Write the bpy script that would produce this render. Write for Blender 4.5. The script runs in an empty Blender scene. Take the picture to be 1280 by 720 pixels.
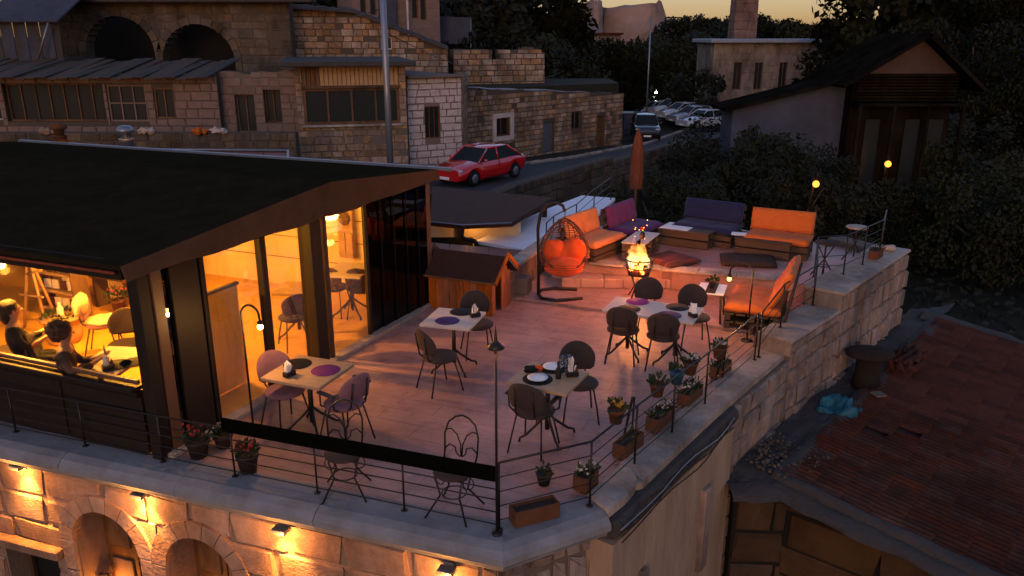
import bpy, bmesh, math, random
from mathutils import Vector, Matrix, noise
R = math.radians
rnd = random.Random(7)
scene = bpy.context.scene
C = scene.collection
# ------------------------------------------------------------------ camera
CAM_H, PITCH, F = 4.4, R(17.5), 1000.0
cam_d = bpy.data.cameras.new('camera'); cam = bpy.data.objects.new('camera', cam_d); C.objects.link(cam)
cam.location = (0, 0, CAM_H); cam.rotation_euler = (R(90) - PITCH, 0, 0)
cam_d.sensor_width = 36; cam_d.lens = 36 * F / 1280; cam_d.clip_end = 2000; cam_d.clip_start = .05
scene.camera = cam
# ------------------------------------------------------------------ world: dusk sky
w = bpy.data.worlds.new('World'); scene.world = w; w.use_nodes = True
wn, wl = w.node_tree.nodes, w.node_tree.links
bg = wn['Background']
sky = wn.new('ShaderNodeTexSky'); sky.sky_type = 'NISHITA'; sky.sun_disc = False
SUN_EL, SUN_AZ = R(9), R(190)           # azimuth measured clockwise from +Y
sky.sun_elevation = SUN_EL; sky.sun_rotation = SUN_AZ; sky.altitude = 1200; sky.dust_density = 1.5; sky.ozone_density = 1.5
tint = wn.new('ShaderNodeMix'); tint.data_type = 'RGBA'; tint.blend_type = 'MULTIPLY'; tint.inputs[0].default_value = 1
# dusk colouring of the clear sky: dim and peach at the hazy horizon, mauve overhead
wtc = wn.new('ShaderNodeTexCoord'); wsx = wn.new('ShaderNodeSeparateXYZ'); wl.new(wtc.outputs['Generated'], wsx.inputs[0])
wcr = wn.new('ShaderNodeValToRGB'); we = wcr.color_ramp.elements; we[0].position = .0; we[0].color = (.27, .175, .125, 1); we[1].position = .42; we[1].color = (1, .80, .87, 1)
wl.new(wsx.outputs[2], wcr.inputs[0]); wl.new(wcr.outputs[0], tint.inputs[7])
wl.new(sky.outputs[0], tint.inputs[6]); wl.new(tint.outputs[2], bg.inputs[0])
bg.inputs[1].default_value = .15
sd = bpy.data.lights.new('sun', 'SUN'); sd.energy = .12; sd.angle = R(10); sd.color = (1, .6, .38)
so = bpy.data.objects.new('sun', sd); C.objects.link(so)
so.rotation_euler = (R(90) - SUN_EL - R(3), 0, math.pi - SUN_AZ)
scene.view_settings.view_transform = 'Standard'; scene.view_settings.look = 'None'
scene.view_settings.gamma = 1; scene.view_settings.exposure = 1.12
scene.cycles.max_bounces = 6; scene.cycles.transparent_max_bounces = 12
scene.cycles.use_denoising = True
scene.cycles.sample_clamp_indirect = 4
scene.cycles.caustics_reflective = False; scene.cycles.caustics_refractive = False

# ------------------------------------------------------------------ survey of the place (sight lines of the photograph)
def ray(px, py):
    a, b = (px - 640) / F, (360 - py) / F
    return Vector((a, math.cos(PITCH) + b * math.sin(PITCH), -math.sin(PITCH) + b * math.cos(PITCH)))
def P(px, py, z=0.):
    d = ray(px, py); return d * ((z - CAM_H) / d.z) + Vector((0, 0, CAM_H))
def Q(px, py, Y):
    d = ray(px, py); return d * (Y / d.y) + Vector((0, 0, CAM_H))

# ------------------------------------------------------------------ materials
MATS = {}
def mat(name, col, rough=.8, col2=None, scale=6., mixw=.5, bump=0., bscale=None, metal=0., rand=.0, emis=None, estr=0., stretch=None, sheen=0., detail=6., coat=0.):
    if name in MATS: return MATS[name]
    m = bpy.data.materials.new(name); m.use_nodes = True; MATS[name] = m
    n, l = m.node_tree.nodes, m.node_tree.links
    b = n['Principled BSDF']
    b.inputs['Roughness'].default_value = rough; b.inputs['Metallic'].default_value = metal
    if sheen: b.inputs['Sheen Weight'].default_value = sheen * .15
    b.inputs['Specular IOR Level'].default_value = .5 if (rough < .5 or metal) else .18
    if coat: b.inputs['Coat Weight'].default_value = coat
    c1 = (*col, 1); c2 = (*(col2 or tuple(v * .6 for v in col)), 1)
    tc = n.new('ShaderNodeTexCoord'); mp = n.new('ShaderNodeMapping'); l.new(tc.outputs['Object'], mp.inputs[0])
    oi = n.new('ShaderNodeObjectInfo')
    cmb = n.new('ShaderNodeMath'); cmb.operation = 'MULTIPLY'; cmb.inputs[1].default_value = 37.; l.new(oi.outputs['Random'], cmb.inputs[0])
    l.new(cmb.outputs[0], mp.inputs['Location'])
    if stretch: mp.inputs['Scale'].default_value = stretch
    nz = n.new('ShaderNodeTexNoise'); nz.inputs['Scale'].default_value = scale; nz.inputs['Detail'].default_value = detail; nz.inputs['Roughness'].default_value = .65
    l.new(mp.outputs[0], nz.inputs['Vector'])
    rp = n.new('ShaderNodeMapRange'); rp.inputs[1].default_value = .5 - mixw * .5; rp.inputs[2].default_value = .5 + mixw * .5
    l.new(nz.outputs[0], rp.inputs[0])
    mx = n.new('ShaderNodeMix'); mx.data_type = 'RGBA'; mx.inputs[6].default_value = c1; mx.inputs[7].default_value = c2
    l.new(rp.outputs[0], mx.inputs[0]); out = mx.outputs[2]
    if rand:
        hs = n.new('ShaderNodeHueSaturation'); l.new(out, hs.inputs['Color'])
        mr = n.new('ShaderNodeMapRange'); mr.inputs[3].default_value = 1 - rand; mr.inputs[4].default_value = 1 + rand
        l.new(oi.outputs['Random'], mr.inputs[0]); l.new(mr.outputs[0], hs.inputs['Value'])
        mr2 = n.new('ShaderNodeMath'); mr2.operation = 'MULTIPLY_ADD'; mr2.inputs[1].default_value = 7.31; mr2.inputs[2].default_value = 0
        fr = n.new('ShaderNodeMath'); fr.operation = 'FRACT'; l.new(oi.outputs['Random'], mr2.inputs[0]); l.new(mr2.outputs[0], fr.inputs[0])
        mr3 = n.new('ShaderNodeMapRange'); mr3.inputs[3].default_value = 1 - rand; mr3.inputs[4].default_value = 1 + rand; l.new(fr.outputs[0], mr3.inputs[0]); l.new(mr3.outputs[0], hs.inputs['Saturation'])
        out = hs.outputs[0]
    if rand >= .1 and bump:       # long weather stains running across the masonry
        ge = n.new('ShaderNodeNewGeometry'); sm = n.new('ShaderNodeMapping'); sm.inputs['Scale'].default_value = (1, 1, .45); l.new(ge.outputs['Position'], sm.inputs[0])
        sn = n.new('ShaderNodeTexNoise'); sn.inputs['Scale'].default_value = .9; sn.inputs['Detail'].default_value = 7; sn.inputs['Roughness'].default_value = .7; l.new(sm.outputs[0], sn.inputs['Vector'])
        sr = n.new('ShaderNodeMapRange'); sr.inputs[1].default_value = .36; sr.inputs[2].default_value = .62; sr.inputs[3].default_value = .42; sr.inputs[4].default_value = 1.12; l.new(sn.outputs[0], sr.inputs[0])
        sx_ = n.new('ShaderNodeMix'); sx_.data_type = 'RGBA'; sx_.blend_type = 'MULTIPLY'; sx_.inputs[0].default_value = 1; l.new(out, sx_.inputs[6]); l.new(sr.outputs[0], sx_.inputs[7]); out = sx_.outputs[2]
    l.new(out, b.inputs['Base Color'])
    if bump:
        bn = n.new('ShaderNodeTexNoise'); bn.inputs['Scale'].default_value = bscale or scale * 4; bn.inputs['Detail'].default_value = 8
        l.new(mp.outputs[0], bn.inputs['Vector'])
        bp = n.new('ShaderNodeBump'); bp.inputs['Strength'].default_value = bump; bp.inputs['Distance'].default_value = .02
        l.new(bn.outputs[0], bp.inputs['Height']); l.new(bp.outputs[0], b.inputs['Normal'])
    if emis:
        b.inputs['Emission Color'].default_value = (*emis, 1); b.inputs['Emission Strength'].default_value = estr
    if 'awning' in name or 'board' in name: b.inputs['Specular IOR Level'].default_value = 0
    return m
def glass_mat(name, tint_c=(1, 1, 1), refl=.08, dark=0.):
    m = bpy.data.materials.new(name); m.use_nodes = True; MATS[name] = m
    n, l = m.node_tree.nodes, m.node_tree.links; n.remove(n['Principled BSDF'])
    tr = n.new('ShaderNodeBsdfTransparent'); tr.inputs[0].default_value = (*tint_c, 1)
    gl = n.new('ShaderNodeBsdfGlossy'); gl.inputs['Roughness'].default_value = .03
    fr = n.new('ShaderNodeLayerWeight'); fr.inputs[0].default_value = .25
    mr = n.new('ShaderNodeMapRange'); mr.inputs[3].default_value = refl * .5; mr.inputs[4].default_value = min(1, refl * 5)
    l.new(fr.outputs['Fresnel'], mr.inputs[0])
    mx = n.new('ShaderNodeMixShader'); l.new(mr.outputs[0], mx.inputs[0]); l.new(tr.outputs[0], mx.inputs[1]); l.new(gl.outputs[0], mx.inputs[2])
    l.new(mx.outputs[0], n['Material Output'].inputs[0])
    return m
def emit_mat(name, col, s):
    m = bpy.data.materials.new(name); m.use_nodes = True; MATS[name] = m
    n, l = m.node_tree.nodes, m.node_tree.links; n.remove(n['Principled BSDF'])
    e = n.new('ShaderNodeEmission'); e.inputs[0].default_value = (*col, 1); e.inputs[1].default_value = s
    l.new(e.outputs[0], n['Material Output'].inputs[0]); return m

M_iron = mat('black_iron', (.018, .016, .014), .45, (.03, .022, .018), 30, metal=.6)
M_frame = mat('dark_bronze_frame', (.012, .009, .007), .55, (.02, .013, .009), 8, metal=.0)
M_post = mat('brown_post_paint', (.10, .045, .02), .45, (.10, .045, .02), 5)
M_awn = mat('dark_awning_fabric', (.024, .018, .010), .85, (.012, .010, .006), 3, bump=.2, bscale=60)
M_awn2 = mat('brown_awning_side', (.10, .052, .028), .8, (.065, .034, .018), 2.2, bump=.25, bscale=30)
M_floor = None
M_plaster = mat('cream_plaster', (.66, .50, .26), .85, (.5, .4, .28), 2, bump=.15)
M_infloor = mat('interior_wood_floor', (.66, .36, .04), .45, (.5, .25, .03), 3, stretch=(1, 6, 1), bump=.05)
M_amber = mat('amber_interior_panel', (.75, .36, .06), .7, (.6, .27, .045), 3)  # saturated amber puts lamplight into the added screen; stove and oven reuse it
M_stoneW = mat('facade_stone', (.40, .25, .17), .85, (.28, .17, .115), 3.5, bump=.5, bscale=18, rand=.12)
M_stoneT = mat('tuff_stone', (.40, .265, .175), .9, (.19, .125, .08), 3.0, bump=.7, bscale=10, rand=.30)
M_stoneP = mat('pale_stone', (.33, .25, .205), .9, (.20, .145, .115), 2.4, bump=.6, bscale=12, rand=.20)
M_stoneD = mat('dark_old_stone', (.11, .085, .06), .95, (.07, .052, .038), 2.5, bump=.7, bscale=10, rand=.28)
M_mortar = mat('mortar', (.15, .11, .085), .95, (.10, .075, .058), 6, bump=.5)
M_mortarD = mat('dark_mortar', (.085, .062, .045), .95, (.06, .05, .04), 5, bump=.5)
M_joint = mat('facade_mortar', (.26,.165,.11), .95, (.20,.125,.085), 6, bump=.4)
M_coping = mat('coping_stone', (.40, .33, .27), .75, (.27, .21, .165), 3, bump=.35, bscale=22, rand=.10)
M_cornice = mat('cornice_plaster', (.23, .235, .245), .8, (.13, .12, .115), 2.6, bump=.4, bscale=14)
M_tar = mat('bitumen_roof', (.032, .030, .030), .9, (.060, .052, .046), 2.2, mixw=.6, bump=1, bscale=14)
M_tile = mat('clay_tile', (.075, .024, .012), .8, (.030, .010, .006), 4, mixw=.5, bump=.4, bscale=30, rand=.16)
M_tileD = mat('clay_tile_underlay', (.05, .025, .018), .9)
M_wood = mat('table_wood', (.42, .27, .15), .5, (.30, .18, .09), 5, stretch=(1, 7, 1), bump=.08)
M_woodw = mat('pale_table_wood', (.55, .46, .38), .5, (.45, .36, .29), 5, stretch=(1, 7, 1), bump=.06)
M_plank = mat('orange_stained_planks', (.42, .12, .022), .6, (.28, .07, .014), 4, stretch=(5, 5, .6), bump=.2, rand=.14)
M_pallet = mat('dark_pallet_wood', (.075, .05, .032), .75, (.05, .032, .02), 6, stretch=(1, 5, 1), bump=.3)
M_wood_d = mat('dark_wood', (.16, .085, .04), .7, (.10, .05, .025), 5, stretch=(4, 4, .7), bump=.3, rand=.2)
M_chair = mat('brown_chair_fabric', (.05, .032, .026), .85, (.033, .022, .018), 12, sheen=.3)
M_chairp = mat('mauve_chair_fabric', (.22, .10, .11), .85, (.16, .075, .085), 12, sheen=.4)
M_orange = mat('orange_cushion', (.50, .125, .022), .85, (.40, .09, .016), 5, bump=.15, sheen=.4)
M_orange2 = mat('pale_orange_cushion', (.56, .20, .065), .85, (.46, .15, .045), 5, bump=.15, sheen=.4)
M_redor = mat('red_orange_cushion', (.75, .10, .02), .85, (.6, .07, .015), 5, bump=.15, sheen=.4)
M_purple = mat('purple_cushion', (.060, .014, .10), .85, (.04, .010, .07), 5, bump=.15, sheen=.5)
M_magenta = mat('plum_cushion', (.13, .025, .10), .85, (.09, .018, .07), 5, bump=.15, sheen=.5)
M_blue = mat('navy_cushion', (.014, .020, .065), .85, (.010, .014, .045), 5, bump=.15, sheen=.5)
M_stripe = mat('striped_kilim', (.16, .04, .03), .9, (.03, .02, .018), 9, stretch=(.1, 3, .1), mixw=.1)
M_kilimd = mat('dark_kilim', (.05, .03, .022), .9, (.03, .02, .015), 9)
M_mat_b = mat('black_placemat', (.008, .007, .007), .7, bump=.3, bscale=90)
M_mat_p = mat('purple_placemat', (.16, .025, .13), .7, (.12, .02, .10), bump=.3, bscale=90)
M_mat_v = mat('violet_placemat', (.07, .025, .12), .7, (.05, .02, .09), bump=.3, bscale=90)
M_mat_m = mat('magenta_placemat', (.35, .02, .16), .7, (.28, .018, .13), bump=.3, bscale=90)
M_white = mat('white_ceramic', (.75, .72, .68), .3, (.68, .64, .6))
M_cloth = mat('white_paper', (.8, .77, .74), .9, (.7, .66, .62), 20)
M_terra = mat('terracotta', (.11, .045, .02), .85, (.075, .03, .015), 8, bump=.3)
M_potd = mat('dark_plastic_pot', (.035, .025, .02), .6)
M_potb = mat('blue_plastic', (.02, .09, .16), .45, (.015, .06, .11))
M_tarp = mat('turquoise_tarp', (.012, .075, .10), .5, (.015, .10, .15), 6, bump=.5, bscale=20)
M_leaf = mat('plant_leaf', (.03, .05, .016), .6, (.018, .03, .012), 6, rand=.2)
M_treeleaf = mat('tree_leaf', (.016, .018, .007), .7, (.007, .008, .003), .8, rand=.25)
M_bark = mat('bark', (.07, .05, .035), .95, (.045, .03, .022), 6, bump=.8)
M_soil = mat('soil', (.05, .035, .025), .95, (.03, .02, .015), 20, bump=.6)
M_flr = mat('red_flower', (.32, .03, .025), .7); M_flp = mat('pink_flower', (.35, .06, .11), .7)
M_flw = mat('white_flower', (.42, .38, .32), .7); M_fly = mat('yellow_flower', (.45, .22, .03), .7)
M_asph = mat('street_asphalt', (.045, .046, .048), .85, (.03, .03, .031), 1.2, bump=.5, bscale=20)
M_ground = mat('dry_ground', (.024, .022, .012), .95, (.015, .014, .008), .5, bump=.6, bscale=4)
M_deck = mat('white_roof_coating', (.78, .77, .82), .7, (.66, .64, .70), 1.5, bump=.2)
M_brownroof = mat('brown_felt_roof', (.070, .024, .013), .85, (.05, .018, .010), 2, bump=.3, bscale=40)
M_rust = mat('rust_red_metal', (.22, .05, .03), .6, (.12, .035, .022), 4, mixw=.4, stretch=(1, 6, 1))
M_steel = mat('galvanised_steel', (.16, .17, .19), .4, (.2, .21, .24), 6, metal=.6)
M_shingle = mat('dark_green_shingle', (.045, .020, .012), .9, (.028, .013, .009), 12, bump=.6, bscale=50)
M_carred = mat('red_car_paint', (.5, .006, .008), .25, (.46, .005, .007), coat=1)
M_carwhite = mat('white_car_paint', (.22, .23, .25), .3, (.5, .52, .55), coat=1)
M_carsilver = mat('silver_car_paint', (.14, .15, .165), .3, (.32, .33, .36), coat=1, metal=.3)
M_carblack = mat('black_car_paint', (.012, .012, .014), .3, coat=1)
M_cargray = mat('grey_car_paint', (.10, .11, .125), .3, coat=1)
M_tyre = mat('tyre_rubber', (.012, .012, .012), .85)
M_darkglass = mat('dark_window_glass', (.008, .010, .010), .5, (.01, .013, .014))
M_dark = mat('dark_interior', (.012, .011, .009), .9)
M_chrome = mat('chrome', (.5, .5, .5), .2, metal=1)
M_lens = mat('headlight_lens', (.45, .45, .45), .15, coat=1)
M_wallblue = mat('bluish_render', (.06, .065, .09), .9, (.03, .032, .045), .8, bump=.4)
M_wallpink = mat('pinkish_render', (.20, .135, .11), .9, (.12, .08, .065), .8, bump=.4)
M_wallwhite = mat('whitewash', (.50, .42, .40), .9, (.36, .29, .26), 1.6, mixw=.35, bump=.5)
M_wallolive = mat('weathered_render', (.06, .048, .034), .9, (.05, .042, .03), .8, bump=.4)
M_rock = mat('tuff_rock', (.30, .20, .16), .95, (.17, .115, .09), .12, mixw=.4, bump=1, bscale=.6)
M_umb = mat('orange_umbrella_cloth', (.19, .058, .026), .9, (.12, .038, .018), 4)
M_skin = mat('skin', (.50, .27, .17), .6); M_hair = mat('brown_curly_hair', (.11, .055, .03), .8, (.06, .03, .018), 40, bump=1, bscale=60)
M_hairb = mat('black_hair', (.015, .012, .010), .6, bump=.8, bscale=60)
M_clothp = mat('patterned_dark_cloth', (.10, .055, .035), .9, (.03, .022, .02), 7, mixw=.2); M_clothb = mat('black_cloth', (.015, .014, .014), .9)
M_fleece = mat('cream_sheepskin', (.62, .50, .34), .95, (.5, .38, .24), 14, bump=1, bscale=40)
M_screen = mat('phone_body', (.02, .02, .025), .2)
M_glass = glass_mat('clear_glass', (.97, .97, .95), .07)
M_glassd = glass_mat('smoked_glass', (.10, .085, .06), .14)
M_glassa = glass_mat('stacked_glass', (.035, .028, .02), .10)
M_shade = mat('teal_lamp_shade', (.03, .10, .10), .5)
E_bulb = emit_mat('warm_bulb', (1, .52, .16), 26)
E_bulb2 = emit_mat('amber_bulb', (1, .40, .07), 4)
E_sconce = emit_mat('sconce_light', (1, .62, .22), 22)
E_far = emit_mat('far_street_light', (1, .36, .07), 1.3); E_street = emit_mat('amber_street_globe', (1, .30, .035), 1.6); E_farw = emit_mat('far_white_light', (.85, 1, .75), 8)
# floor: wood look porcelain planks, joints thin; patches in the colour stand in for shadow
def floor_mat():
    m = bpy.data.materials.new('terrace_plank_tile'); m.use_nodes = True
    n, l = m.node_tree.nodes, m.node_tree.links; b = n['Principled BSDF']
    tc = n.new('ShaderNodeTexCoord'); mp = n.new('ShaderNodeMapping'); mp.inputs['Rotation'].default_value = (0, 0, R(22)); l.new(tc.outputs['Object'], mp.inputs[0])
    oi = n.new('ShaderNodeObjectInfo'); k = n.new('ShaderNodeMath'); k.operation = 'MULTIPLY'; k.inputs[1].default_value = 31; l.new(oi.outputs['Random'], k.inputs[0])
    ad = n.new('ShaderNodeVectorMath'); ad.operation = 'ADD'; l.new(mp.outputs[0], ad.inputs[0]); l.new(k.outputs[0], ad.inputs[1])
    st = n.new('ShaderNodeMapping'); st.inputs['Scale'].default_value = (1, 4, 1); l.new(ad.outputs[0], st.inputs[0])
    nz = n.new('ShaderNodeTexNoise'); nz.inputs['Scale'].default_value = 2.2; nz.inputs['Detail'].default_value = 8; nz.inputs['Roughness'].default_value = .6; l.new(st.outputs[0], nz.inputs['Vector'])
    nz2 = n.new('ShaderNodeTexNoise'); nz2.inputs['Scale'].default_value = .55; nz2.inputs['Detail'].default_value = 5; l.new(tc.outputs['Object'], nz2.inputs['Vector'])
    cr = n.new('ShaderNodeValToRGB'); e = cr.color_ramp.elements; e[0].position = .3; e[0].color = (.38, .215, .17, 1); e[1].position = .72; e[1].color = (.49, .28, .225, 1)
    l.new(nz.outputs[0], cr.inputs[0])
    cr2 = n.new('ShaderNodeValToRGB'); e = cr2.color_ramp.elements; e[0].position = .38; e[0].color = (.62, .56, .56, 1); e[1].position = .62; e[1].color = (1, 1, 1, 1); l.new(nz2.outputs[0], cr2.inputs[0])
    mx = n.new('ShaderNodeMix'); mx.data_type = 'RGBA'; mx.blend_type = 'MULTIPLY'; mx.inputs[0].default_value = 1; l.new(cr.outputs[0], mx.inputs[6]); l.new(cr2.outputs[0], mx.inputs[7])
    hs = n.new('ShaderNodeHueSaturation'); mr = n.new('ShaderNodeMapRange'); mr.inputs[3].default_value = .86; mr.inputs[4].default_value = 1.1; l.new(oi.outputs['Random'], mr.inputs[0]); l.new(mr.outputs[0], hs.inputs['Value'])
    l.new(mx.outputs[2], hs.inputs['Color']); 
    bk = n.new('ShaderNodeTexBrick'); bk.inputs['Scale'].default_value = 1; bk.inputs['Brick Width'].default_value = 1.2; bk.inputs['Row Height'].default_value = .3; bk.inputs['Mortar Size'].default_value = .006; bk.inputs['Mortar Smooth'].default_value = .3
    bk.inputs['Color1'].default_value = (.86, .86, .86, 1); bk.inputs['Color2'].default_value = (1, 1, 1, 1); bk.inputs['Mortar'].default_value = (.42, .38, .36, 1); l.new(mp.outputs[0], bk.inputs['Vector'])
    nz3 = n.new('ShaderNodeTexNoise'); nz3.inputs['Scale'].default_value = 2.6; nz3.inputs['Detail'].default_value = 9; nz3.inputs['Roughness'].default_value = .75; l.new(tc.outputs['Object'], nz3.inputs['Vector'])
    cr3 = n.new('ShaderNodeValToRGB'); e = cr3.color_ramp.elements; e[0].position = .36; e[0].color = (.60, .55, .52, 1); e[1].position = .50; e[1].color = (1, 1, 1, 1); l.new(nz3.outputs[0], cr3.inputs[0])
    m3 = n.new('ShaderNodeMix'); m3.data_type = 'RGBA'; m3.blend_type = 'MULTIPLY'; m3.inputs[0].default_value = .8; l.new(hs.outputs[0], m3.inputs[6]); l.new(bk.outputs[0], m3.inputs[7])
    m4 = n.new('ShaderNodeMix'); m4.data_type = 'RGBA'; m4.blend_type = 'MULTIPLY'; m4.inputs[0].default_value = .8; l.new(m3.outputs[2], m4.inputs[6]); l.new(cr3.outputs[0], m4.inputs[7])
    l.new(m4.outputs[2], b.inputs['Base Color'])
    rr = n.new('ShaderNodeMapRange'); rr.inputs[3].default_value = .38; rr.inputs[4].default_value = .65; l.new(nz2.outputs[0], rr.inputs[0]); l.new(rr.outputs[0], b.inputs['Roughness'])
    return m
M_floor = floor_mat()

# ------------------------------------------------------------------ mesh helpers
class MB:
    def __init__(s): s.v = []; s.f = []; s.sm = []
    def add(s, vs, fs, smooth=False, mx=None):
        o = len(s.v)
        s.v += [tuple(mx @ Vector(v)) if mx else tuple(v) for v in vs]
        s.f += [tuple(o + i for i in f) for f in fs]; s.sm += [smooth] * len(fs); return s
    def box(s, c, size, rz=0, mx=None, taper=1.):
        x, y, z = size[0] / 2, size[1] / 2, size[2] / 2
        vs = [(-x, -y, -z), (x, -y, -z), (x, y, -z), (-x, y, -z), (-x * taper, -y * taper, z), (x * taper, -y * taper, z), (x * taper, y * taper, z), (-x * taper, y * taper, z)]
        M = Matrix.Translation(c) @ Matrix.Rotation(rz, 4, 'Z')
        if mx: M = mx @ M
        return s.add(vs, [(3, 2, 1, 0), (4, 5, 6, 7), (0, 1, 5, 4), (1, 2, 6, 5), (2, 3, 7, 6), (3, 0, 4, 7)], False, M)
    def bbox(s, c, size, rz=0, b=.01, mx=None):      # box with bevelled edges (octagon section, chamfered top and bottom)
        x, y, z = size[0] / 2, size[1] / 2, size[2] / 2; b = min(b, x * .9, y * .9, z * .9)
        def ring(x, y, zz, b): return [(-x + b, -y, zz), (x - b, -y, zz), (x, -y + b, zz), (x, y - b, zz), (x - b, y, zz), (-x + b, y, zz), (-x, y - b, zz), (-x, -y + b, zz)]
        vs = ring(x - b, y - b, -z, b * .5) + ring(x, y, -z + b, b) + ring(x, y, z - b, b) + ring(x - b, y - b, z, b * .5)
        fs = [tuple(range(7, -1, -1)), tuple(range(24, 32))]
        for k in range(3):
            for i in range(8): fs.append((k * 8 + i, k * 8 + (i + 1) % 8, k * 8 + 8 + (i + 1) % 8, k * 8 + 8 + i))
        M = Matrix.Translation(c) @ Matrix.Rotation(rz, 4, 'Z')
        if mx: M = mx @ M
        return s.add(vs, fs, False, M)
    def tube(s, pts, r, n=6, closed=False, mx=None):
        pts = [Vector(p) for p in pts]; N = len(pts); rs = r if isinstance(r, (list, tuple)) else [r] * N
        vs, fs = [], []; up = None
        for i, p in enumerate(pts):
            a = pts[(i - 1) % N] if (i or closed) else p; b = pts[(i + 1) % N] if (i < N - 1 or closed) else p
            t = (b - a); t = t.normalized() if t.length > 1e-9 else Vector((0, 0, 1))
            if up is None: up = t.orthogonal().normalized()
            else:
                up = up - t * up.dot(t); up = up.normalized() if up.length > 1e-6 else t.orthogonal().normalized()
            sd = t.cross(up)
            for k in range(n):
                an = 2 * math.pi * k / n; vs.append(p + (up * math.cos(an) + sd * math.sin(an)) * rs[i])
        for i in range(N if closed else N - 1):
            j = (i + 1) % N
            for k in range(n): fs.append((i * n + k, i * n + (k + 1) % n, j * n + (k + 1) % n, j * n + k))
        if not closed: fs.append(tuple(range(n - 1, -1, -1))); fs.append(tuple((N - 1) * n + k for k in range(n)))
        return s.add(vs, fs, True, mx)
    def lathe(s, prof, c=(0, 0, 0), n=20, mx=None, sx=1, sy=1):
        vs, fs = [], []
        for r_, z in prof:
            for k in range(n):
                an = 2 * math.pi * k / n; vs.append((c[0] + r_ * math.cos(an) * sx, c[1] + r_ * math.sin(an) * sy, c[2] + z))
        for i in range(len(prof) - 1):
            for k in range(n): fs.append((i * n + k, i * n + (k + 1) % n, (i + 1) * n + (k + 1) % n, (i + 1) * n + k))
        fs.append(tuple(range(n - 1, -1, -1))); fs.append(tuple((len(prof) - 1) * n + k for k in range(n)))
        return s.add(vs, fs, True, mx)
    def ball(s, c, r, n=12, m=8, sc=(1, 1, 1), mx=None, nz=0, seed=0):
        vs, fs = [(0, 0, 1)], []
        for i in range(1, m):
            t = math.pi * i / m
            for k in range(n): a = 2 * math.pi * k / n; vs.append((math.sin(t) * math.cos(a), math.sin(t) * math.sin(a), math.cos(t)))
        vs.append((0, 0, -1))
        out = []
        for v in vs:
            v = Vector(v); q = 1 + (noise.noise(v * 1.7 + Vector((seed, seed, 0))) * nz if nz else 0)
            out.append((c[0] + v.x * r * sc[0] * q, c[1] + v.y * r * sc[1] * q, c[2] + v.z * r * sc[2] * q))
        for k in range(n): fs.append((0, 1 + k, 1 + (k + 1) % n)); fs.append((len(vs) - 1, 1 + (m - 2) * n + (k + 1) % n, 1 + (m - 2) * n + k))
        for i in range(m - 2):
            for k in range(n): fs.append((1 + i * n + k, 1 + (i + 1) * n + k, 1 + (i + 1) * n + (k + 1) % n, 1 + i * n + (k + 1) % n))
        return s.add(out, fs, True, mx)
    def prism(s, poly, z0, z1, mx=None):              # poly of (x, y) or of (x, y, z0, z1)
        n = len(poly)
        A = sum(poly[i][0] * poly[(i + 1) % n][1] - poly[(i + 1) % n][0] * poly[i][1] for i in range(n))
        if A < 0: poly = list(reversed(poly))
        vs = [(p[0], p[1], p[2] if len(p) > 2 else z0) for p in poly] + [(p[0], p[1], p[3] if len(p) > 2 else z1) for p in poly]
        return s.add(vs, [tuple(range(n - 1, -1, -1)), tuple(range(n, 2 * n))] + [(i, (i + 1) % n, n + (i + 1) % n, n + i) for i in range(n)], False, mx)
    def quadbox(s, a, b, c, d, th):                   # thick sheet from four points
        a, b, c, d = map(Vector, (a, b, c, d)); nrm = (b - a).cross(d - a).normalized() * th
        return s.add([a, b, c, d, a - nrm, b - nrm, c - nrm, d - nrm], [(0, 1, 2, 3), (7, 6, 5, 4), (0, 4, 5, 1), (1, 5, 6, 2), (2, 6, 7, 3), (3, 7, 4, 0)])
    def mesh(s, name, m):
        me = bpy.data.meshes.new(name); me.from_pydata(s.v, [], s.f)
        me.polygons.foreach_set('use_smooth', s.sm); me.materials.append(m); me.update(); return me
    def build(s, name, m, parent=None, loc=(0, 0, 0), rz=0, **kw):
        o = bpy.data.objects.new(name, s.mesh(name, m)); C.objects.link(o); o.location = loc; o.rotation_euler = (0, 0, rz)
        if parent: o.parent = parent
        for k, v in kw.items(): o[k] = v
        return o
def thing(name, label, cat, loc=(0, 0, 0), rz=0, group=None):
    o = bpy.data.objects.new(name, None); o.empty_display_size = .2; C.objects.link(o); o.location = loc; o.rotation_euler = (0, 0, rz)
    o['label'] = label; o['category'] = cat
    if group: o['group'] = group
    return o
def tag(o, label, cat, group=None):
    o['label'] = label; o['category'] = cat
    if group: o['group'] = group
    return o
KIDS = {}
def copy_tree(o, parent=None):
    c = o.copy(); C.objects.link(c)
    if parent: c.parent = parent
    for ch in list(o.children): copy_tree(ch, c)
    return c
def dup(o, loc, rz, label, group=None, scale=None):
    c = copy_tree(o); c.location = loc; c.rotation_euler = (0, 0, rz); c['label'] = label
    if group: c['group'] = group
    if scale: c.scale = scale
    return c
def point_light(name, loc, watts, col=(1, .55, .2), r=.05, parent=None):
    d = bpy.data.lights.new(name, 'POINT'); d.energy = watts; d.color = col; d.shadow_soft_size = r
    o = bpy.data.objects.new(name, d); C.objects.link(o); o.location = loc
    if parent: o.parent = parent
    return o
def inst(name, me, parent, loc, rot=(0, 0, 0), scale=(1, 1, 1), mw=None):
    o = bpy.data.objects.new(name, me); C.objects.link(o); o.parent = parent
    if mw is not None: o.matrix_local = mw
    else: o.location = loc; o.rotation_euler = rot; o.scale = scale
    return o
def ang(a, b): return math.atan2(b[1] - a[1], b[0] - a[0])

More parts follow.
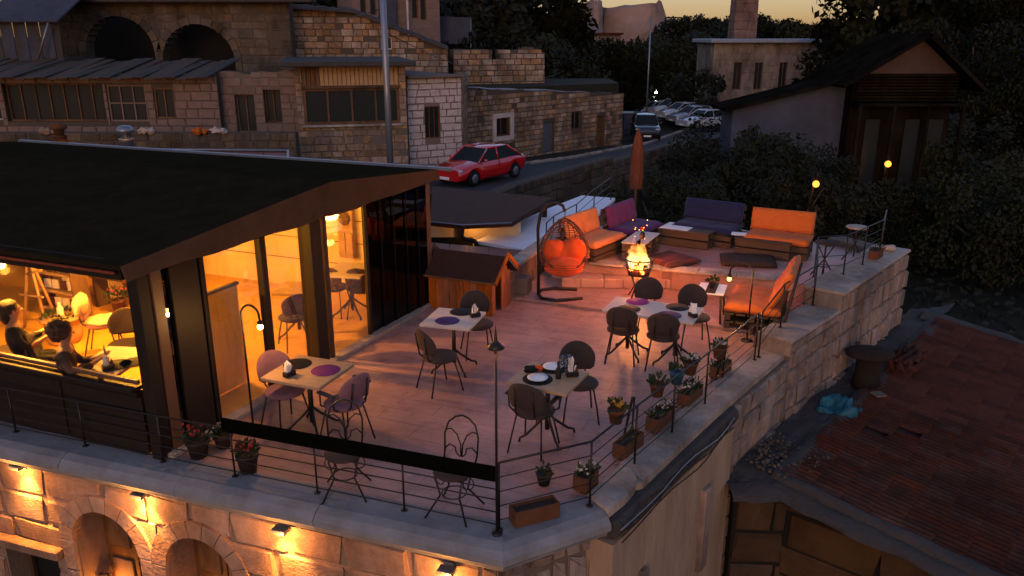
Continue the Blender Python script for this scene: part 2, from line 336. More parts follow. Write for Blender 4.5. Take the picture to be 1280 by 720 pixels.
# ------------------------------------------------------------------ stone walls
def stone_variants(m, n=7, rough=.075):
    out = []
    for k in range(n):
        g = random.Random(k * 13 + 5); j = lambda: g.uniform(-rough, rough)
        vs = [(-.5, .5, -.5), (.5, .5, -.5), (.5, .5, .5), (-.5, .5, .5)]
        vs += [(-.5 + abs(j()), -.25, -.5 + abs(j())), (.5 - abs(j()), -.25, -.5 + abs(j())), (.5 - abs(j()), -.25, .5 - abs(j())), (-.5 + abs(j()), -.25, .5 - abs(j()))]
        vs += [(-.44 + j(), -.5 + abs(j()), -.42 + j()), (.44 + j(), -.5 + abs(j()), -.42 + j()), (.44 + j(), -.5 + abs(j()), .42 + j()), (-.44 + j(), -.5 + abs(j()), .42 + j())]
        fs = [(0, 1, 2, 3)]
        for a in (0, 4):
            for i in range(4): fs.append((a + i, a + 4 + i, a + 4 + (i + 1) % 4, a + (i + 1) % 4))
        fs.append((8, 9, 10, 11))
        fs = [tuple(reversed(f)) for f in fs]; fs[-1] = (8, 9, 10, 11); 
        me = bpy.data.meshes.new('stone'); me.from_pydata(vs, [], fs); me.materials.append(m); me.update()
        bm = bmesh.new(); bm.from_mesh(me); bmesh.ops.recalc_face_normals(bm, faces=bm.faces); bm.to_mesh(me); bm.free()
        out.append(me)
    return out
SV = {}
def stones(m):
    if m.name not in SV: SV[m.name] = stone_variants(m)
    return SV[m.name]
def stone_wall(parent, p0, p1, zb, zt, course=.3, blen=(.35, .7), openings=(), smat=None, bmat=None, T=.3, proud=.03, joint=.02, seed=1, limit=290, name='stone', top=None, budget=None, skipfrac=0.):
    """p0 left, p1 right as one looks at the face; openings (s0,s1,z0,z1,'arch'|None); top(s) upper outline"""
    g = random.Random(seed); smat = smat or M_stoneT; bmat = bmat or M_mortar
    skipfrac = skipfrac or (.035 if (smat or M_stoneT).name in ('tuff_stone', 'dark_old_stone') else 0)
    p0 = Vector((p0[0], p0[1], 0)); p1 = Vector((p1[0], p1[1], 0)); L = (p1 - p0).length; d = (p1 - p0) / L; n = Vector((d.y, -d.x, 0)); rz = math.atan2(d.y, d.x)
    tp = top or (lambda s: zt)
    def open_at(s):
        r = []
        for o in openings:
            if o[0] < s < o[1]:
                z1 = o[3]
                if len(o) > 4 and o[4]:
                    c = (o[0] + o[1]) / 2; h = (o[1] - o[0]) / 2; z1 = o[3] - h + math.sqrt(max(0, h * h - (s - c) ** 2))
                r.append((o[2], z1))
        return sorted(r)
    xs = {0., L}
    for o in openings:
        if len(o) > 4 and o[4]:
            for k in range(17): xs.add((o[0] + o[1]) / 2 - (o[1] - o[0]) / 2 * math.cos(math.pi * k / 16))
        else: xs.add(o[0]); xs.add(o[1])
    if top:
        for k in range(1, 24): xs.add(L * k / 24)
    xs = sorted(x for x in xs if 0 <= x <= L)
    b = MB()
    for a, c in zip(xs, xs[1:]):
        if c - a < 1e-4: continue
        m_ = (a + c) / 2; z = zb; segs = []
        for (o0, o1) in open_at(m_):
            if o0 > z: segs.append((z, o0))
            z = max(z, o1)
        t_ = tp(m_)
        if z < t_: segs.append((z, t_))
        for z0, z1 in segs:
            q = p0 + d * a; r_ = p0 + d * c
            b.prism([(q.x, q.y), (r_.x, r_.y), (r_.x - n.x * T, r_.y - n.y * T), (q.x - n.x * T, q.y - n.y * T)], z0, z1)
    b.build('wall_core', bmat, parent)
    ms = stones(smat); cnt = 0; over = MB(); blocks = []
    z = zb
    while z < zt - .05:
        h = course * g.uniform(.82, 1.18)
        if z + h > zt - .08: h = zt - z
        s = -g.uniform(0, blen[0])
        while s < L:
            bl = g.uniform(*blen); a, c = max(0, s), min(L, s + bl); s += bl
            iv = [(a, c)]
            for o in openings:
                if z + h > o[2] + .01 and z < o[3] - .01:
                    o0, o1 = o[0], o[1]
                    if len(o) > 4 and o[4]:
                        hw = (o1 - o0) / 2; zz = z - (o[3] - hw)
                        if zz > 0:
                            k = math.sqrt(max(0, hw * hw - zz * zz)); cc = (o0 + o1) / 2; o0, o1 = cc - k, cc + k
                    iv = [q for (u, v) in iv for q in ((u, min(v, o0)), (max(u, o1), v)) if q[1] - q[0] > .05]
            for (u, v) in iv:
                if v - u < .06 or z + h > tp((u + v) / 2) + .04 or g.random() < skipfrac: continue
                blocks.append((u, v, z, z + h, g.uniform(.6, 1.3), g.choice(ms)))
        z += h
    blocks.sort(key=lambda k: -(k[1] - k[0]) * (k[3] - k[2]) )
    keep = set(id(q) for q in blocks[:limit])
    for q in blocks:
        u, v, z0, z1, pr, me = q
        c = p0 + d * ((u + v) / 2) + n * (proud * pr * .5 - .04)
        M = Matrix.Translation((c.x, c.y, (z0 + z1) / 2)) @ Matrix.Rotation(rz, 4, 'Z') @ Matrix.Diagonal((max(.03, v - u - joint), .08 + proud * pr, max(.03, z1 - z0 - joint), 1))
        if id(q) in keep: inst(name, me, parent, None, mw=M)
        else: over.add([w_.co for w_ in me.vertices], [tuple(f.vertices) for f in me.polygons], False, M)
    if over.v: over.build(name, smat, parent, kind='stuff')
    return d, n, L
def arch_ring(parent, p0, d, n, s0, s1, ztop, w=.22, k=9, m=None, T=.12, proud=.05, zlow=None):
    c = (s0 + s1) / 2; r = (s1 - s0) / 2; zc = ztop - r
    for i in range(k):
        a0 = math.pi * i / k + .008; a1 = math.pi * (i + 1) / k - .008; b = MB(); pts = []
        for rr, aa in ((r, a0), (r, (a0 + a1) / 2), (r, a1), (r + w, a1), (r + w, (a0 + a1) / 2), (r + w, a0)):
            s, z = c + rr * math.cos(aa), zc + rr * math.sin(aa); pts.append((s, z))
        vs = [Vector((p0[0], p0[1], 0)) + d * s + n * proud + Vector((0, 0, z)) for s, z in pts] + [Vector((p0[0], p0[1], 0)) + d * s - n * (T - proud) + Vector((0, 0, z)) for s, z in pts]
        b.add(vs, [(0, 1, 4, 5), (1, 2, 3, 4), (11, 10, 7, 6), (10, 9, 8, 7)] + [(j, j + 6, (j + 1) % 6 + 6, (j + 1) % 6) for j in range(6)])
        b.build('arch_stone', m or M_stoneW, parent)
    for s in (s0 - w / 2, s1 + w / 2):
        z = zc
        while z > (zlow or zc - 2):
            h = .42; q = Vector((p0[0], p0[1], 0)) + d * s + n * (proud - T / 2)
            MB().bbox((0, 0, 0), (w - .015, T, h - .015), 0, .012).build('jamb_stone', m or M_stoneW, parent, (q.x, q.y, z - h / 2), math.atan2(d.y, d.x)); z -= h

# ================================================================== GROUND AND STREET
UF = Vector((.946, -.323, 0)); NF = Vector((-.323, -.946, 0))     # front line of the terrace and its outward side
K = Vector((-.11, 6.45, 0))                                        # front corner of the terrace
LFT = K - UF * 13
def sstep(a, b, x): t = max(0, min(1, (x - a) / (b - a))); return t * t * (3 - 2 * t)
def street_z(y): return -1.4 - .045 * max(0, y - 33)
STL = [(-9, 27.5), (-2.0, 37.0), (3.0, 43.0), (8.6, 52.5), (14, 66), (18, 80), (24, 110)]
STR = [(-2.4, 25.2), (0.0, 30.8), (4.6, 38.3), (9.4, 46.), (17.5, 58), (26, 75), (40, 110)]
def edge_x(E_, y):
    if y <= E_[0][1]: return E_[0][0]
    for a, b in zip(E_, E_[1:]):
        if y <= b[1]: return a[0] + (b[0] - a[0]) * (y - a[1]) / (b[1] - a[1])
    return E_[-1][0] + (y - E_[-1][1])
def ground_h(x, y):
    zs = street_z(min(y, 70)) - .12
    low = -5.0
    xr = edge_x(STR, y)
    up = zs if y > 24.8 else low
    k = sstep(xr + .35, xr + .15, x) if y < 62 else 1 - sstep(xr + 8, xr + 30, x) * .8
    h = low + (up - low) * (k if y > 24.8 else 0)
    far = sstep(90, 230, y); h += far * (6 + 2 * noise.noise(Vector((x * .01, y * .01, 3))))
    if y < 24.8: h = low
    if y > 900: h = 2
    return h + .15 * noise.noise(Vector((x * .15, y * .15, 0)))
gb = MB(); xs = [-900, -400, -200, -120, -80] + [i * 2. for i in range(-30, 46)] + [110, 150, 250, 450, 900]; ys = [-60, -30, -10, 0, 10, 20, 24.7, 24.9] + [26 + i * 1.5 for i in range(50)] + [105, 115, 130, 150, 175, 200, 240, 300, 400, 600, 1000, 1500]
xs = sorted(set(xs + [i * .5 for i in range(-8, 40)]))
for y in ys:
    for x in xs: gb.v.append((x, y, ground_h(x, y)))
nx = len(xs)
for j in range(len(ys) - 1):
    for i in range(nx - 1): gb.f.append((j * nx + i, j * nx + i + 1, (j + 1) * nx + i + 1, (j + 1) * nx + i)); gb.sm.append(False)
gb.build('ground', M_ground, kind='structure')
sb = MB()
for (a, b) in zip(range(len(STL) - 1), range(1, len(STL))):
    for k in range(6):
        t0, t1 = k / 6, (k + 1) / 6
        def ptS(E_, t): return (E_[a][0] + (E_[b][0] - E_[a][0]) * t, E_[a][1] + (E_[b][1] - E_[a][1]) * t)
        q = [ptS(STL, t0), ptS(STR, t0), ptS(STR, t1), ptS(STL, t1)]
        sb.add([(x, y, street_z(min(y, 70)) + .02) for x, y in q], [(0, 1, 2, 3)])
sb.build('street', M_asph, kind='structure')
# pale tyre worn lane and kerb line along the old houses
kb = thing('street_kerb', 'low stone kerb between the street and the long rubble house', 'kerb')
for a, b in zip(STL[1:4], STL[2:5]):
    A_, B_ = Vector(a), Vector(b); L = (B_ - A_).length; m = int(L / .9)
    for i in range(m):
        c = A_ + (B_ - A_) * ((i + .5) / m); MB().bbox((0, 0, 0), (L / m - .03, .22, .24), 0, .02).build('kerb_stone', M_coping, kb, (c.x + .3, c.y - .2, street_z(c.y) + .03), ang(A_, B_))
# retaining wall of the street
rw = thing('retaining_wall', 'rough stone retaining wall holding up the street', 'retaining wall')
for a, b, sdd in zip(STR[:4], STR[1:5], (3, 4, 5, 6)):
    zt = street_z(min(a[1], 60)) + .28
    stone_wall(rw, (a[0] + .2, a[1]), (b[0] + .2, b[1]), -4.9, zt, .38, (.3, .8), (), M_stoneD, M_mortarD, .5, .07, .03, sdd, 120)

# ================================================================== TERRACE
floor_poly = [(LFT.x, LFT.y), (K.x, K.y), (.80, 6.95), (2.05, 8.8), (3.55, 10.95), (5.2, 12.7), (7.15, 14.85), (6.7, 15.7), (5.9, 15.85), (5.0, 16.9), (2.4, 17.6), (1.3, 16.8), (-.08, 13.2), (-1.3, 13.3), (-10.6, 17.0), (LFT.x, 14.5)]
MB().prism(floor_poly, -.34, 0).build('terrace_floor', M_floor, kind='structure')
MB().prism([(.14, 13.25), (3.72, 11.6), (5.0, 12.9), (5.6, 15.5), (1.0, 16.2), (-.02, 13.25)], .002, .045).build('raised_floor', M_floor, kind='structure')
pf = [P(690, 326, .38), P(736, 330, .38), P(970, 351, .38), Vector((5.15, 12.9, 0)), Vector((7.2, 14.9, 0)), Vector((6.7, 15.75, 0)), Vector((5.9, 15.9, 0)), Vector((5.0, 17.0, 0)), Vector((2.4, 17.7, 0)), Vector((1.35, 16.8, 0))]
MB().prism([(v.x, v.y) for v in pf], .05, .38).build('lounge_platform', M_floor, kind='structure')
e0, e1 = pf[1], pf[2]; dd = (e1 - e0).normalized(); nn = Vector((dd.y, -dd.x, 0))
ns = thing('platform_edge', 'pale stone nosing along the front of the raised lounge floor', 'step edge')
L = (e1 - e0).length; m = int(L / .6)
for i in range(m):
    c = e0 + dd * (L * (i + .5) / m) + nn * .0
    MB().bbox((0, 0, 0), (L / m - .008, .34, .035), 0, .006).build('nosing_slab', M_coping, ns, (c.x - nn.x * .13, c.y - nn.y * .13, .395), math.atan2(dd.y, dd.x))
st_ = thing('platform_step', 'low tiled step in front of the raised lounge beside the fire basket', 'step')
q0 = P(702, 347, .22); q1 = P(861, 349, .22)
d2 = (q1 - q0).normalized(); L = (q1 - q0).length; n2 = Vector((-d2.y, d2.x, 0))
for i in range(3):
    c = q0 + d2 * (L * (i + .5) / 3) + n2 * .25
    MB().bbox((0, 0, 0), (L / 3 - .006, .62, .17), 0, .01).build('step_block', M_floor, st_, (c.x, c.y, .135), math.atan2(d2.y, d2.x))

# cornice: moulded band along front, sections as separate lengths
prof = [(-.10, .012), (.20, .012), (.29, -.02), (.345, -.075), (.35, -.14), (.30, -.19), (.29, -.225), (.19, -.29), (.15, -.34), (-.10, -.34)]
cn = thing('terrace_cornice', 'weathered grey moulded cornice running along the terrace front', 'cornice')
def sweep(parent, a, b, na, nb, name, m, wob=0, seed=0):
    mb = MB(); st = 6; vs = []; g = random.Random(seed)
    for i in range(st + 1):
        t = i / st; p = a.lerp(b, t); n_ = na.lerp(nb, t)
        for (o, z) in prof:
            wz = wob * noise.noise(Vector((p.x * 2, p.y * 2, z * 9 + seed)))
            vs.append(p + n_ * (o + wz) + Vector((0, 0, z + wz * .5)))
    k = len(prof); fs = []
    for i in range(st):
        for j in range(k): fs.append((i * k + j, i * k + (j + 1) % k, (i + 1) * k + (j + 1) % k, (i + 1) * k + j))
    fs.append(tuple(range(k))); fs.append(tuple(reversed([st * k + j for j in range(k)])))
    mb.add(vs, fs); o = mb.build(name, m, parent)
    bm = bmesh.new(); bm.from_mesh(o.data); bmesh.ops.recalc_face_normals(bm, faces=bm.faces); bm.to_mesh(o.data); bm.free()
UR = Vector((.80 + .11, 6.95 - 6.45, 0)).normalized(); NR = Vector((UR.y, -UR.x, 0))
NK = (NF + NR) / (1 + NF.dot(NR)) 
pts = [LFT + UF * s for s in (0, 2.1, 4.0, 6.1, 8.0, 9.55, 11.2, 13)]
for i, (a, b) in enumerate(zip(pts, pts[1:])):
    last = i == len(pts) - 2
    sweep(cn, a, b - UF * (0 if last else .008), NF, NK if last else NF, 'cornice_length', M_cornice, .012, i)
KR = K + UR * 1.02
sweep(cn, K, KR, NK, NR, 'cornice_length', M_cornice, .012, 9)

# facade below
F0 = LFT + NF * .12; F1 = K + NF * .12 + UF * .02
def wallhit(px, py, p0, d):                # (s, z) where a sight line meets a vertical wall
    r = ray(px, py); n_ = Vector((d.y, -d.x, 0)); t = (Vector((p0.x, p0.y, CAM_H)) - Vector((0, 0, CAM_H))).dot(n_) / r.dot(n_)
    h = r * t; return ((h.x - p0.x) * d.x + (h.y - p0.y) * d.y, CAM_H + h.z)
fa = thing('terrace_facade', 'cut stone facade with two arched doorways below the terrace', 'facade wall')
a1l, a1r, a1t = wallhit(100, 690, F0, UF)[0], wallhit(178, 690, F0, UF)[0], wallhit(138, 640, F0, UF)[1]
a2l, a2r, a2t = wallhit(214, 712, F0, UF)[0], wallhit(297, 712, F0, UF)[0], wallhit(252, 671, F0, UF)[1]
wl_, wr_, wt = wallhit(8, 690, F0, UF)[0], wallhit(74, 700, F0, UF)[0], wallhit(45, 684, F0, UF)[1]
ops = [(a1l, a1r, -4.4, a1t, 'arch'), (a2l, a2r, -4.4, a2t, 'arch'), (wl_, wr_, wt - 1.3, wt)]
RW = .2
ops_b = [(a1l, a1r, -4.4, a1t, 'arch'), (a2l, a2r, -4.4, a2t, 'arch'), (wl_, wr_, wt - 1.3, wt)]
stone_wall(fa, F0, F1, -4.4, -.335, .33, (.38, .85), ops_b, M_stoneW, M_joint, .42, .035, .016, 21, 290)
for (l_, r_, t_) in ((a1l, a1r, a1t), (a2l, a2r, a2t)):
    arch_ring(fa, F0, UF, NF, l_, r_, t_, .2, 9, M_stoneW, .12, .06)
    c = F0 + UF * ((l_ + r_) / 2) - NF * .40
    dw = r_ - l_
    q_ = F0 + UF * (l_ + .12) - NF * .22; al = thing('arch_lantern', 'small lantern glowing inside the %s arched doorway' % ('left' if l_ == a1l else 'right'), 'lantern', (q_.x, q_.y, t_ - 1.25))
    MB().ball((0, 0, 0), .04, 10, 8).build('bulb', E_bulb2, al); MB().lathe([(.05, .04), (.06, .05), (.01, .10)], n=8).build('hood', M_iron, al); MB().tube([(0, 0, .1), (0, 0, .16), (-.1, 0, .16)], .01, 5).build('bracket', M_iron, al)
    point_light('lantern_light', (.06, -.06, -.02), 9, (1, .33, .05), .03, al)
    dl = MB().box((-dw * .25, 0, (t_ - 4.4) / 2 + .0), (dw * .5 - .02, .05, t_ + 4.4), 0).build('door_leaf', M_wood_d, fa, (c.x, c.y, -.0), math.atan2(UF.y, UF.x))
    dl2 = MB().box((dw * .25, .0, (t_ - 4.4) / 2), (dw * .5 - .02, .05, t_ + 4.4), 0).build('door_leaf', M_wood_d, fa, (c.x, c.y, 0), math.atan2(UF.y, UF.x))
    for k in range(4):
        for side, dl_ in ((-1, dl), (1, dl2)):
            MB().bbox((side * dw * .25, -.035, t_ - .55 - k * .62), (dw * .34, .03, .46), 0, .015).build('door_panel', M_wood_d, dl_)
c = F0 + UF * ((wl_ + wr_) / 2); ww = wr_ - wl_; rzF = math.atan2(UF.y, UF.x)
MB().bbox((0, -.06, wt + .06), (ww + .3, .16, .13), 0, .015).build('lintel', M_stoneW, fa, tuple(c), rzF)
wf = MB(); wf.box((0, .28, wt - .03), (ww, .05, .06)).box((-ww / 2 + .03, .28, wt - .68), (.06, .05, 1.22)).box((ww / 2 - .03, .28, wt - .68), (.06, .05, 1.22)).box((.1, .28, wt - .68), (.05, .05, 1.22))
wfo = wf.build('window_frame', M_wood_d, fa, tuple(c), rzF)
MB().box((0, .33, wt - .65), (ww, .02, 1.3)).build('pane', M_darkglass, wfo)
# right return of the front: tall narrow pale stones
R0_ = K + NR * .10; R1_ = K + UR * .98 + NR * .10
ra = thing('corner_wall', 'wall of tall narrow pale stones below the terrace corner', 'stone wall')
stone_wall(ra, R0_, R1_, -4.4, -.335, 1.3, (.12, .28), (), M_stoneP, M_mortar, .4, .04, .022, 5, 200)
# ledge and render wall on the right side
OUT = [(.93, 6.72), (1.35, 7.25), (1.9, 8.02), (2.46, 8.79), (2.74, 9.16), (3.32, 9.92), (3.94, 10.72)]
rs = thing('side_wall', 'plastered side wall of the terrace below its broken coping', 'wall')
a, b = Vector((.98, 6.62, 0)), Vector((2.80, 9.10, 0)); d = (b - a).normalized(); n_ = Vector((d.y, -d.x, 0))
lw = MB(); lw.prism([(a.x, a.y), (b.x, b.y), (b.x - n_.x * .5, b.y - n_.y * .5), (a.x - n_.x * .5, a.y - n_.y * .5)], -4.6, -.30)
lw.build('render_face', mat('tan_render', (.34, .24, .16), .9, (.23, .155, .10), 1.4, mixw=.35, bump=.6, bscale=9, stretch=(2, 2, .5)), rs)
g = random.Random(4)
for i in range(7):
    s = .25 + i * .40; q = a + d * s + n_ * .02
    if i in (0, 1, 5): MB().bbox((0, 0, 0), (g.uniform(.14, .22), .10, g.uniform(.5, 1.3)), 0, .02).build('edge_stone', M_stoneP, rs, (q.x, q.y, -1.1 - g.uniform(0, .3)), math.atan2(d.y, d.x))
lg = MB(); N = 90; vs = []
for i in range(N + 1):
    t = i / N; p = a.lerp(b, t) + d * .05
    k = noise.noise(Vector((t * 9, 1, 0))) * .07 + noise.noise(Vector((t * 60, 1, 0))) * .03; k2 = noise.noise(Vector((t * 14, 5, 0))) * .08 + noise.noise(Vector((t * 75, 5, 0))) * .035
    for (o, z) in ((-.45, -.05), (-.02, -.06), (.02 + k * .8, -.10), (.035 + k2 * .8, -.16 + k * .6), (.02 + k, -.22 + k2), (.0, -.26 + k2), (-.45, -.26)): vs.append(p + n_ * o + Vector((0, 0, z)))
fs = [(i * 7 + j, i * 7 + (j + 1) % 7, i * 7 + 7 + (j + 1) % 7, i * 7 + 7 + j) for i in range(N) for j in range(7)] + [tuple(range(7)), tuple(reversed(range(N * 7, N * 7 + 7)))]
lg.add(vs, fs); ob = lg.build('bitumen_ledge', M_tar, rs)
bm = bmesh.new(); bm.from_mesh(ob.data); bmesh.ops.recalc_face_normals(bm, faces=bm.faces); bm.to_mesh(ob.data); bm.free()
for k in range(3):
    mb = MB(); mb.tube([a + d * (s_ / 10 * 2.9) + n_ * (.07 + .025 * math.sin(s_ + k)) + Vector((0, 0, -.10 - .07 * k + .02 * math.sin(s_ * 1.3 + k))) for s_ in range(11)], .008, 5); mb.build('cable', M_potd if k else M_steel, rs)
# coping slabs
cp = thing('terrace_coping', 'pale stone coping slabs on the right edge of the terrace', 'coping')
INN = [(.80, 7.02), (1.16, 7.62), (1.62, 8.2), (2.02, 8.82), (2.36, 9.3), (2.95, 10.1), (3.6, 11.0)]
g = random.Random(3)
for i in range(6):
    o0, o1, i0, i1 = Vector(OUT[i]), Vector(OUT[i + 1]), Vector(INN[i]), Vector(INN[i + 1]); e = .006
    o0 = o0.lerp(o1, e); o1 = o1.lerp(o0, e); h = .03 + g.uniform(-.006, .012)
    if i == 0:      # rounded loose slab
        poly = [(.75, 6.98), (.93, 6.70), (1.12, 6.93), (1.24, 7.12), (1.29, 7.30), (1.26, 7.46), (1.15, 7.55)]
        MB().prism(poly, -.045, .05).build('coping_slab', M_coping, cp); continue
    MB().prism([(i0.x, i0.y), (o0.x, o0.y), (o1.x, o1.y), (i1.x, i1.y)], -.06, h).build('coping_slab', M_coping, cp)
MB().prism([(.80, 7.02), (1.35, 7.25), (1.16, 7.62)], -.06, .02).build('coping_slab', M_coping, cp)
# stone parapet blocks rising towards the back
tw = thing('terrace_side_wall', 'rough stone outer wall carrying the terrace above the tiled roof', 'stone wall')
stone_wall(tw, (2.74, 9.12), (3.98, 10.70), -4.6, -.065, .3, (.3, .6), (), M_stoneP, M_mortar, .4, .05, .02, 31, 80)
stone_wall(tw, (3.98, 10.66), (5.22, 12.05), -2.2, .20, .34, (.3, .6), (), M_stoneP, M_mortar, .55, .05, .02, 32, 80)
vent = (.95, 1.12, -.75, -.35)
stone_wall(tw, (5.20, 11.98), (7.48, 14.62), -2.2, .50, .42, (.15, .42), (vent,), M_stoneP, M_mortar, .55, .06, .03, 33, 110)
stone_wall(tw, (7.46, 14.62), (6.75, 15.95), -4.9, .50, .4, (.3, .6), (), M_stoneP, M_mortar, .4, .05, .02, 35, 60)
for (a, b, z, wd, nn_) in (((3.95, 10.66), (5.22, 12.06), .20, .56, 3), ((5.18, 11.96), (7.5, 14.66), .50, .66, 5)):
    A_, B_ = Vector((*a, 0)), Vector((*b, 0)); d = (B_ - A_).normalized(); n_ = Vector((d.y, -d.x, 0)); L = (B_ - A_).length
    for i in range(nn_):
        c = A_ + d * (L * (i + .5) / nn_) - n_ * (wd / 2 - .05)
        MB().bbox((0, 0, 0), (L / nn_ - .008, wd, .055), 0, .01).build('coping_slab', M_coping, tw, (c.x, c.y, z + .028), math.atan2(d.y, d.x))
    q = A_ - n_ * (wd / 2 - .05)
MB().bbox((0, 0, 0), (.1, .5, .26), 0, .02).build('end_stone', M_stoneP, tw, (3.82, 10.84, .12), R(48))
MB().bbox((0, 0, 0), (.1, .6, .34), 0, .02).build('end_stone', M_stoneP, tw, (5.0, 12.2, .36), R(48))
# low wall on the lounge's left side with square block
lwall = thing('lounge_wall', 'low plastered wall between wooden hut and orange sofa', 'low wall')
A_, B_ = Vector((-.06, 13.15, 0)), Vector((1.32, 16.7, 0)); d = (B_ - A_).normalized(); n_ = Vector((d.y, -d.x, 0))
stone_wall(lwall, A_, B_, -3, .52, .26, (.4, .8), (), M_wallpink, M_mortar, .22, .02, .008, 41, 60)
for i in range(6):
    c = A_.lerp(B_, (i + .5) / 6) - n_ * .11; MB().bbox((0, 0, 0), ((B_ - A_).length / 6 - .01, .30, .05), 0, .01).build('cap_slab', M_coping, lwall, (c.x, c.y, .545), math.atan2(d.y, d.x))
tag(MB().bbox((0, 0, .15), (.30, .30, .30), R(-20), .02).build('stone_block', M_wallpink, None, (.17, 13.55, .045)), 'square pinkish block on the floor beside the low wall', 'stone block')

# ================================================================== RAILINGS
def rail_run(parent, pts, h, cables, posts=True, r=.011, cr=.006, post_name='post', top_r=None, base=True):
    if posts:
        for p in pts:
            b = MB(); b.tube([(0, 0, 0), (0, 0, h)], r, 6)
            if base: b.lathe([(.035, 0), (.035, .008), (r, .012)], (0, 0, 0), 8)
            b.build(post_name, M_iron, parent, tuple(p))
    b = MB(); b.tube([Vector(p) + Vector((0, 0, h)) for p in pts], top_r or r, 6); b.build('top_rail', M_iron, parent)
    for z in cables:
        b = MB(); b.tube([Vector(p) + Vector((0, 0, z)) for p in pts], cr, 5); b.build('cable', M_iron, parent)
fr = thing('front_railing', 'thin black cable railing along the front of the terrace', 'railing')
KP = K + NF * .03
def onfront(px): return K + UF * (wallhit(px, 600, LFT, UF)[0] - 13) + NF * .02
fp = [LFT + NF * .02] + [onfront(px) for px in (35, 117, 210, 297, 398, 506)] + [KP]
rail_run(fr, [Vector((p.x, p.y, .01)) for p in fp], .55, (.06, .19, .32, .43), r=.011, cr=.007)
pa, pb = onfront(290), KP; d = (pb - pa).normalized(); c = (pa + pb) / 2
tag(MB().bbox((0, 0, 0), ((pb - pa).length, .022, .155), 0, .004).build('sign_board', mat('matt_black_board', (.004, .004, .003), .95), None, (c.x + NF.x * .03, c.y + NF.y * .03, .615), math.atan2(d.y, d.x)), 'long blank black board fixed on top of the front railing', 'board')
rr_ = thing('right_railing', 'thin black cable railing with hanging planters on the right side', 'railing')
rp = [KP, P(737, 631, .03), P(793, 580, .03), P(840, 540, .03), P(881, 505, .03), P(943, 449, .03)]
rail_run(rr_, [Vector((p.x, p.y, .02)) for p in rp], .70, (.10, .25, .40, .55), r=.012, cr=.006)
ru = thing('upper_railing', 'thin railing stepping up along the stone parapet beside the lounge', 'railing')
up_ = [P(948, 446, .03), Vector((4.0, 11.2, .25)), Vector((4.85, 12.22, .25)), P(1017, 346, .55), P(1054, 343, .55), P(1078, 331, .55), P(1099, 320, .55), Vector((7.15, 15.0, .55))]
rail_run(ru, up_, .68, (.17, .34, .51), r=.012, cr=.006)

# ================================================================== PAVILION
C0 = Vector((-3.81, 7.79, 0)); C1 = Vector((-1.42, 13.08, 0)); DA = Vector((-.9275, .374, 0)); DB = (C1 - C0).normalized(); LB = (C1 - C0).length
C2 = C1 + DA * 9.6; C3 = C0 + DA * 9.6; NB = Vector((DB.y, -DB.x, 0)); NA = Vector((-.374, -.9275, 0))
pv = thing('glass_pavilion', 'dark framed glass restaurant pavilion with black awning roof', 'pavilion')
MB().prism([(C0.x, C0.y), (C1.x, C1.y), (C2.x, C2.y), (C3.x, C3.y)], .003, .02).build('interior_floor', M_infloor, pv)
def bt(px, py): return wallhit(px, py, C0, DB)
def post(p, w_, z0, z1, m, name='post', rz=None, dpt=None):
    return MB().bbox((0, 0, (z0 + z1) / 2), (w_, dpt or w_, z1 - z0), 0, .008).build(name, m, pv, (p.x, p.y, 0), rz if rz is not None else math.atan2(DB.y, DB.x))
post(C0 + DA * .01, .15, 0, 2.22, M_frame); post(C0 + DB * .17, .14, 0, 2.2, M_post)
tpx = {px: bt(px, 400)[0] for px in (258, 334, 392, 411, 462, 535)}
post(C0 + DB * bt(240, 450)[0], .40, 0, 2.2, M_frame, dpt=.1)
post(C0 + DB * bt(258, 400)[0], .07, 0, 2.2, M_frame)
post(C0 + DB * bt(334, 400)[0], .10, 0, 2.2, M_frame)
post(C0 + DB * bt(395, 400)[0], .22, 0, 2.2, M_frame); post(C0 + DB * bt(410, 400)[0] + NB * .02, .08, 0, 2.2, M_wood_d)
post(C0 + DB * bt(461, 380)[0], .06, 0, 2.2, M_frame)
post(C1 - DB * .06, .14, 0, 2.2, M_post)
def glass(t0, t1, z0, z1, m, nm='glass_panel', off=0):
    a = C0 + DB * t0 + NB * off; b = C0 + DB * t1 + NB * off; c = (a + b) / 2
    return MB().box((0, 0, (z0 + z1) / 2), ((b - a).length, .012, z1 - z0)).build(nm, m, pv, (c.x, c.y, 0), math.atan2(DB.y, DB.x))
t = lambda px: bt(px, 400)[0]
glass(.25, t(256), .06, 2.15, M_glassd); glass(t(260), t(332), .06, 2.15, M_glass); glass(t(336), t(386), .06, 2.15, M_glass)
glass(t(416), t(459), .06, 2.15, M_glass)
n_st = 5
for i in range(n_st):      # stacked sliding leaves
    ta = t(464) + (t(535) - t(464)) * i / n_st; tb = t(464) + (t(535) - t(464)) * (i + 1) / n_st
    pn = glass(ta - .03, tb + .03, .06, 2.15, M_glassa, 'sliding_leaf', .015 * i)
    MB().box((-(tb - ta) / 2 + .02, 0, 1.1), (.018, .02, 2.15)).build('leaf_stile', mat('matt_black_stile', (.006, .005, .004), .9), pn)
# threshold rail and head beam
cB = (C0 + C1) / 2
MB().bbox((0, 0, .03), (LB, .16, .06), 0, .008).build('threshold', M_coping, pv, (cB.x + NB.x * .06, cB.y + NB.y * .06, 0), math.atan2(DB.y, DB.x))
MB().bbox((0, 0, 2.16), (LB, .14, .16), 0, .01).build('head_beam', M_frame, pv, (cB.x, cB.y, 0), math.atan2(DB.y, DB.x))
